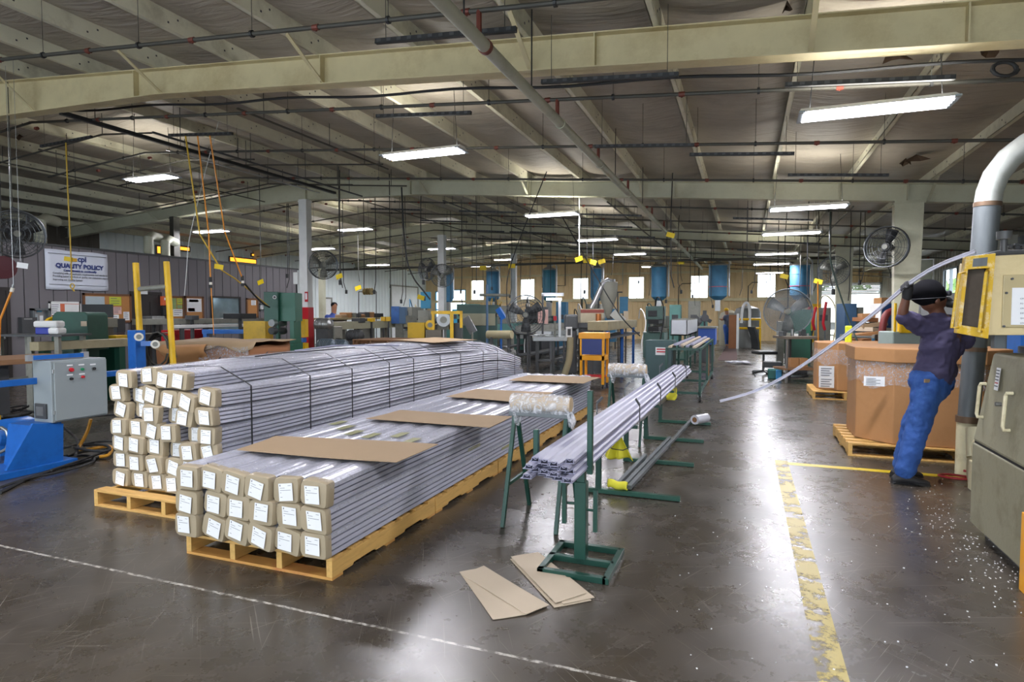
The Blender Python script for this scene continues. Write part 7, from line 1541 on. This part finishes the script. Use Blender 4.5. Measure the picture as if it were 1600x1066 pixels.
a = PY(1372, 426, 16.5); p = Vector((3.55, 16.5, 2.05)); b = MB(); b.box(3.35, 4.0, 16.5, 16.56, 2.1, 2.75, white); b.box(3.5, 3.97, 16.48, 16.5, 2.12, 2.73, mat('grimy_glass', '#8b8f80', .2, .2, var=.4, scale=4)); b.tube([(3.7, 16.55, 2.75), (3.7, 16.55, zb(3.7)+.17)], .02, dgrey, 6); tag(b.build('hanging_screen'), 'hanging grimy framed screen left of the big right-hand column', 'screen')
boxy('white_partition', 'white partition panel behind the leaning cartons', 'partition', [('panel', 4.0, 4.9, 17.6, 17.65, 0, 2.0, white), ('post', 3.95, 4.0, 17.58, 17.66, 0, 2.05, white)])
boxy('tall_storage', 'dark grey electrical cabinets against the right wall behind the duct', 'cabinet', [('first_cabinet', 4.3, 4.8, 14.3, 14.8, .0, 3.0, mgrey), ('second_cabinet', 4.95, 5.35, 14.3, 14.8, 0, 3.0, galv), ('rusty_panel', 5.5, 6.2, 14.4, 14.9, 0, 3.0, mat('rusty_brown', '#6b4428', .7, var=.3))])
boxy('yellow_cabinet', 'yellow cabinet and blue drum glimpsed under the beige box', 'cabinet', [('blue_drum', 2.95, 3.2, 8.6, 9.0, 0, 1.5, blue), ('yellow_frame', 3.3, 3.9, 8.4, 8.9, 0, 1.45, yellow)])
# outside: trees and a trailer beyond the open door
lf = mat('foliage', '#7f9a63', .8, var=.4, scale=3)
for k, (x, y, s) in enumerate(((6.6, 70, 4), (10.5, 72, 4.5), (14.5, 74, 4), (18.5, 70, 4.2))):
    t = thing('tree', 'leafy green tree outside, %s' % ['first beyond the right loading door', 'second beyond the right loading door', 'third beyond the right loading door', 'farthest right beyond the loading door'][k], 'tree', (x, y, 0), 'trees outside')
    MB().tube([(x, y, 0), (x+.1, y, 1.5), (x, y, 3)], [.2, .15, .1], wood2, 8).build('trunk', None, t)
    b = MB(); rr = random.Random(k)
    for j in range(420):
        a, q, h = rr.random()*6.28, rr.random()**.5, rr.random(); c = Vector((x+s*.55*q*math.cos(a)*(1-.5*h), y+s*.55*q*math.sin(a)*(1-.5*h), .8+s*h*.95)); d = Vector((rr.gauss(0, 1), rr.gauss(0, 1), rr.gauss(0, 1))).normalized()*.28; e = d.cross(Vector((.3, .5, .8))).normalized()*.2; b.add([c-d, c+e, c+d, c-e], [(0, 1, 2, 3)])
    b.build('foliage', lf, t)
b = MB(); b.box(3.8, 8, 46, 50, .9, 3.0, white); b.box(4, 7.8, 46.2, 49.8, .4, .9, dgrey)
for x in (4.6, 7.2): b.cyl((x, 45.9, .4), (x, 46.3, .4), .42, rubber, 18)
tag(b.build('trailer', None, None, .02), 'white trailer parked outside the right loading door', 'trailer')
# ---------------------------------------------------------------- drop cords with tags across the hall
rr = random.Random(31)
DC_ = [(408, 15.5), (450, 17), (453, 17.3), (531, 14.5), (532, 15), (536, 18), (560, 20), (588, 16), (610, 15), (630, 18), (635, 18.2), (658, 15), (705, 21), (722, 18), (738, 23), (745, 16.5), (755, 23), (768, 21), (781, 24), (800, 22), (813, 24), (829, 20), (847, 22), (860, 22), (905, 13.4), (917, 18), (926, 18.4), (940, 20), (958, 23), (1000, 24), (1016, 19.5), (1041, 19), (1047, 12.4), (1058, 18), (1063, 24), (1078, 22), (1085, 24), (1110, 22), (1160, 22), (1180, 20), (1215, 17), (1225, 16), (1250, 18), (1260, 14), (1278, 14.4), (1296, 12.6), (1327, 15), (1342, 15.2), (1350, 15), (1385, 17)]
TG = {531: 432, 612: 438, 658: 465, 755: 419, 800: 416, 917: 408, 926: 410, 905: 405, 940: 409, 1047: 368, 1278: 440, 1225: 432, 1063: 410, 408: 441, 560: 450}
for k, (u, d) in enumerate(DC_):
    v = rr.choice([440, 455, 462, 470, 478, 450, 430]) if u not in (905,) else 400
    p = PD(u, v, d); x, y = p.x, p.y
    t = thing('drop_cord', 'thin %s cord hanging from the roof, %s counting from the left' % ('white' if u == 905 else 'dark', ['1st', '2nd', '3rd'][k] if k < 3 else '%dth' % (k+1) if (k+1) % 10 not in (1, 2, 3) or 10 < k+1 < 14 else '%d%s' % (k+1, {1: 'st', 2: 'nd', 3: 'rd'}[(k+1) % 10])), 'cord', (x, y, p.z), 'drop cords hanging from the roof')
    sw = rr.uniform(-.12, .12) if u != 905 else .01; zt_ = zb(x)+.15
    MB().tube([(x+sw*.3, y, zt_), (x, y, (p.z*.4+zt_*.6)), (x+sw*.2, y, p.z+.25), (x+sw, y, p.z)], .011 if u != 905 else .014, white if u == 905 else rubber if k % 3 else dkpipe, 5).build('line', None, t)
    if k % 2: b = MB(); b.cyl((x+sw, y, p.z+.03), (x+sw, y, p.z-.08), .035, black, 8); b.build('plug', None, t)
    if u in TG: q = PD(u, TG[u], d); b = MB(); b.cb((x, y-.02, q.z), .2*d/20+.04, .006, .11*d/20+.03, ytag, Matrix.Rotation(.3*((k % 3)-1), 3, 'Y')); b.build('paper_tag', None, t, label='bright yellow tag')
cable('roof_to_tank_cable', 'black cable curving from the roof in front of the white wall', [top(tuple(PD(628, 360, 14)[:2]), .3), PD(633, 400, 14), PD(645, 435, 14), PD(662, 455, 14), PD(672, 468, 14)], .018, rubber)
cable('slanting_cable', 'dark cable slanting down from the roof beside the farther yellow-footed column', [Vector((PD(1296, 400, 12.6).x, PD(1296, 400, 12.6).y, zb(PD(1296, 400, 12.6).x)+.16)), PD(1296, 400, 12.6), PD(1303, 430, 12.5), PD(1316, 470, 12.4), PD(1328, 505, 12.3), PD(1340, 535, 12)], .016, mat('green_cable', '#2c3f38', .5))
cable('orange_hose', 'thin orange hose hanging straight down by the red tool arms', [PD(1278, 440, 13), PD(1278, 500, 13), PD(1279, 545, 13)], .013, orange, None, 'hose')

b = MB(); P = [Vector((-19.7, 24.6, 3.62)), Vector((-4.5, 24.6, 3.6)), Vector((3, 24.6, 3.5))]; b.tube(P, .05, dkpipe, 8)
for x in (-17, -13, -9, -5.5, -1.2, 1.8): b.cyl((x, 24.6, 3.6), (x, 24.6, zb(x)+.07), .01, dkpipe, 6)
tag(b.build('air_main'), 'long straight dark air pipe crossing the hall in front of the blue hoppers', 'pipe')
p = PD(761, 460, 17); b = MB(); b.tube([Vector((p.x, p.y, 0)), PD(761, 445, 17)], .035, mat('slate_blue', '#4f6f90'), 8); b.tube([PD(749, 461, 17), PD(796, 461.5, 17)], .04, mgrey, 8); tag(b.build('crossbar_stand'), 'blue-grey post with a grey crossbar left of the pedestal fan', 'stand')
for k, (u, v, d, m, l) in enumerate(((775, 480, 18, yhose, 'tangle of yellow and black air lines on a post left of the pedestal fan'),)):
    b = MB(); rr = random.Random(2)
    for j in range(7):
        c = PD(u+rr.uniform(-6, 8), v+rr.uniform(-8, 12), d); b.tube([c, c+Vector((rr.uniform(-.1, .1), 0, .12)), c+Vector((rr.uniform(-.2, .2), .05, .05)), c+Vector((rr.uniform(-.1, .1), 0, -.15))], .015, [m, rubber][j % 2], 6)
    q = PD(u, v, d); b.tube([Vector((q.x, q.y, 0)), q+Vector((0, 0, .3))], .03, dgrey, 8); tag(b.build('air_line_tangle'), l, 'hose')
p = PD(783, 490, 16.5); b = MB(); b.bar(PD(778, 482, 16.5), PD(788, 498, 16.5), .14, .12, blue, up=(0, 1, 0)); b.tube([PD(783, 494, 16.5), Vector((p.x, p.y, 0))], .03, blue, 8); tag(b.build('blue_hand_control'), 'tilted bright blue control unit on a post left of the pedestal fan', 'control')
rbox('green_control_desk', 'dark green and cream control desk behind the yellow machine, right of the white column', 'desk', PD(748, 485, 18), [('desk', -.55, .55, -.3, .3, 0, 1.4, mat('dull_teal', '#47635c', .5)), ('panel', -.5, .5, -.35, -.3, 1.15, 1.5, mat('cream_grey_trough', '#a9a78e')), ('cap', -.6, .6, -.35, .35, 1.5, 1.75, mat('dull_teal', '#47635c'))], rz=YAW)
p = PD(800, 512, 14.5); b = MB(); b.cyl(PD(762, 523, 14.6), PD(800, 523, 14.3), .1, mat('cream_hose', '#a49b7c'), 14)
for u in (768, 795): q = PD(u, 527, 14.5); b.box(q.x-.03, q.x+.03, q.y-.03, q.y+.03, 0, q.z, dgrey)
tag(b.build('cream_roll'), 'cream roll on short posts beyond the far end of the tall stack', 'roll')
rr = random.Random(77)
cols = [rubber, mat('cream_hose', '#a49b7c'), hblue, rubber, white, mat('green_cable', '#2c3f38'), rubber]
for i, x in enumerate(HX):
    for j in range(3 if i != 5 else 0):
        y = 23.6-j*1.3; x0 = x-.6+.5*j; z = 1.0+.2*j; P = [Vector((x0, y+1, z+.3)), Vector((x0+.1, y+.6, z+.75)), Vector((x0+.35, y+.2, z+.5)), Vector((x0+.45, y, z)), Vector((x0+.3, y-.2, .5)), Vector((x0+.35, y-.3, .03))]
        cable('water_hose', 'hose looping down in front of the %s blue dryer hopper, %s of three' % (HN[i], ['farthest', 'middle', 'nearest'][j]), P, .022, cols[(i+j) % 7], 'hoses among the extrusion lines', 'hose', 6, 2)
    if i < 5:
        c = (x+.25, 22.9-.5*(i % 3)); m = [dgrey, mgrey, teal, steel, mat('dull_teal', '#47635c'), dgrey][i]
        rbox('vacuum_unit', 'low vacuum unit with a round drum in front of the %s blue dryer hopper' % HN[i], 'machine', c, [('body', -.25, .25, -.3, .3, .12, .8, m), ('top_plate', -.3, .3, -.35, .35, .8, .84, steel), ('gauge_panel', -.15, .15, -.36, -.3, .55, .75, white), ('foot', -.2, .2, -.25, .25, 0, .12, dgrey)], None, .01)
        MB().cyl((c[0]-.1, c[1], .84), (c[0]-.1, c[1], 1.2), .12, [steel, mgrey, alum][i % 3], 16).build('drum', None, [o for o in C.objects if o.get('label') == 'low vacuum unit with a round drum in front of the %s blue dryer hopper' % HN[i]][0])
for k, (u, v, d, w, h, m, l) in enumerate(((560, 497, 15.6, .25, .12, dgrey, 'dark motor housing sitting on the long cream conveyor, leftmost'), (580, 497, 16, .15, .1, yellow, 'small yellow guard sitting on the long cream conveyor'), (640, 493, 17, .3, .25, mgrey, 'grey housing at the far end of the long cream conveyor'), (240, 494, 13.2, .3, .14, steel, 'steel clamp head on the long conveyor by the office, near the yellow posts'), (300, 493, 13.5, .2, .1, dgrey, 'dark fixture on the long conveyor by the office, under the posters'), (375, 490, 14, .5, .12, black, 'black tray of parts on the conveyor below the office window'))):
    p = PD(u, v, d); z1 = p.z; b = MB(); b.box(p.x-w/2, p.x+w/2, p.y-w/2, p.y+w/2, z1-h, z1, m); b.box(p.x-.03, p.x+.03, p.y-.03, p.y+.03, 0, z1-h, dgrey); tag(b.build('compact_machine', None, None, .01), l, 'machine part')
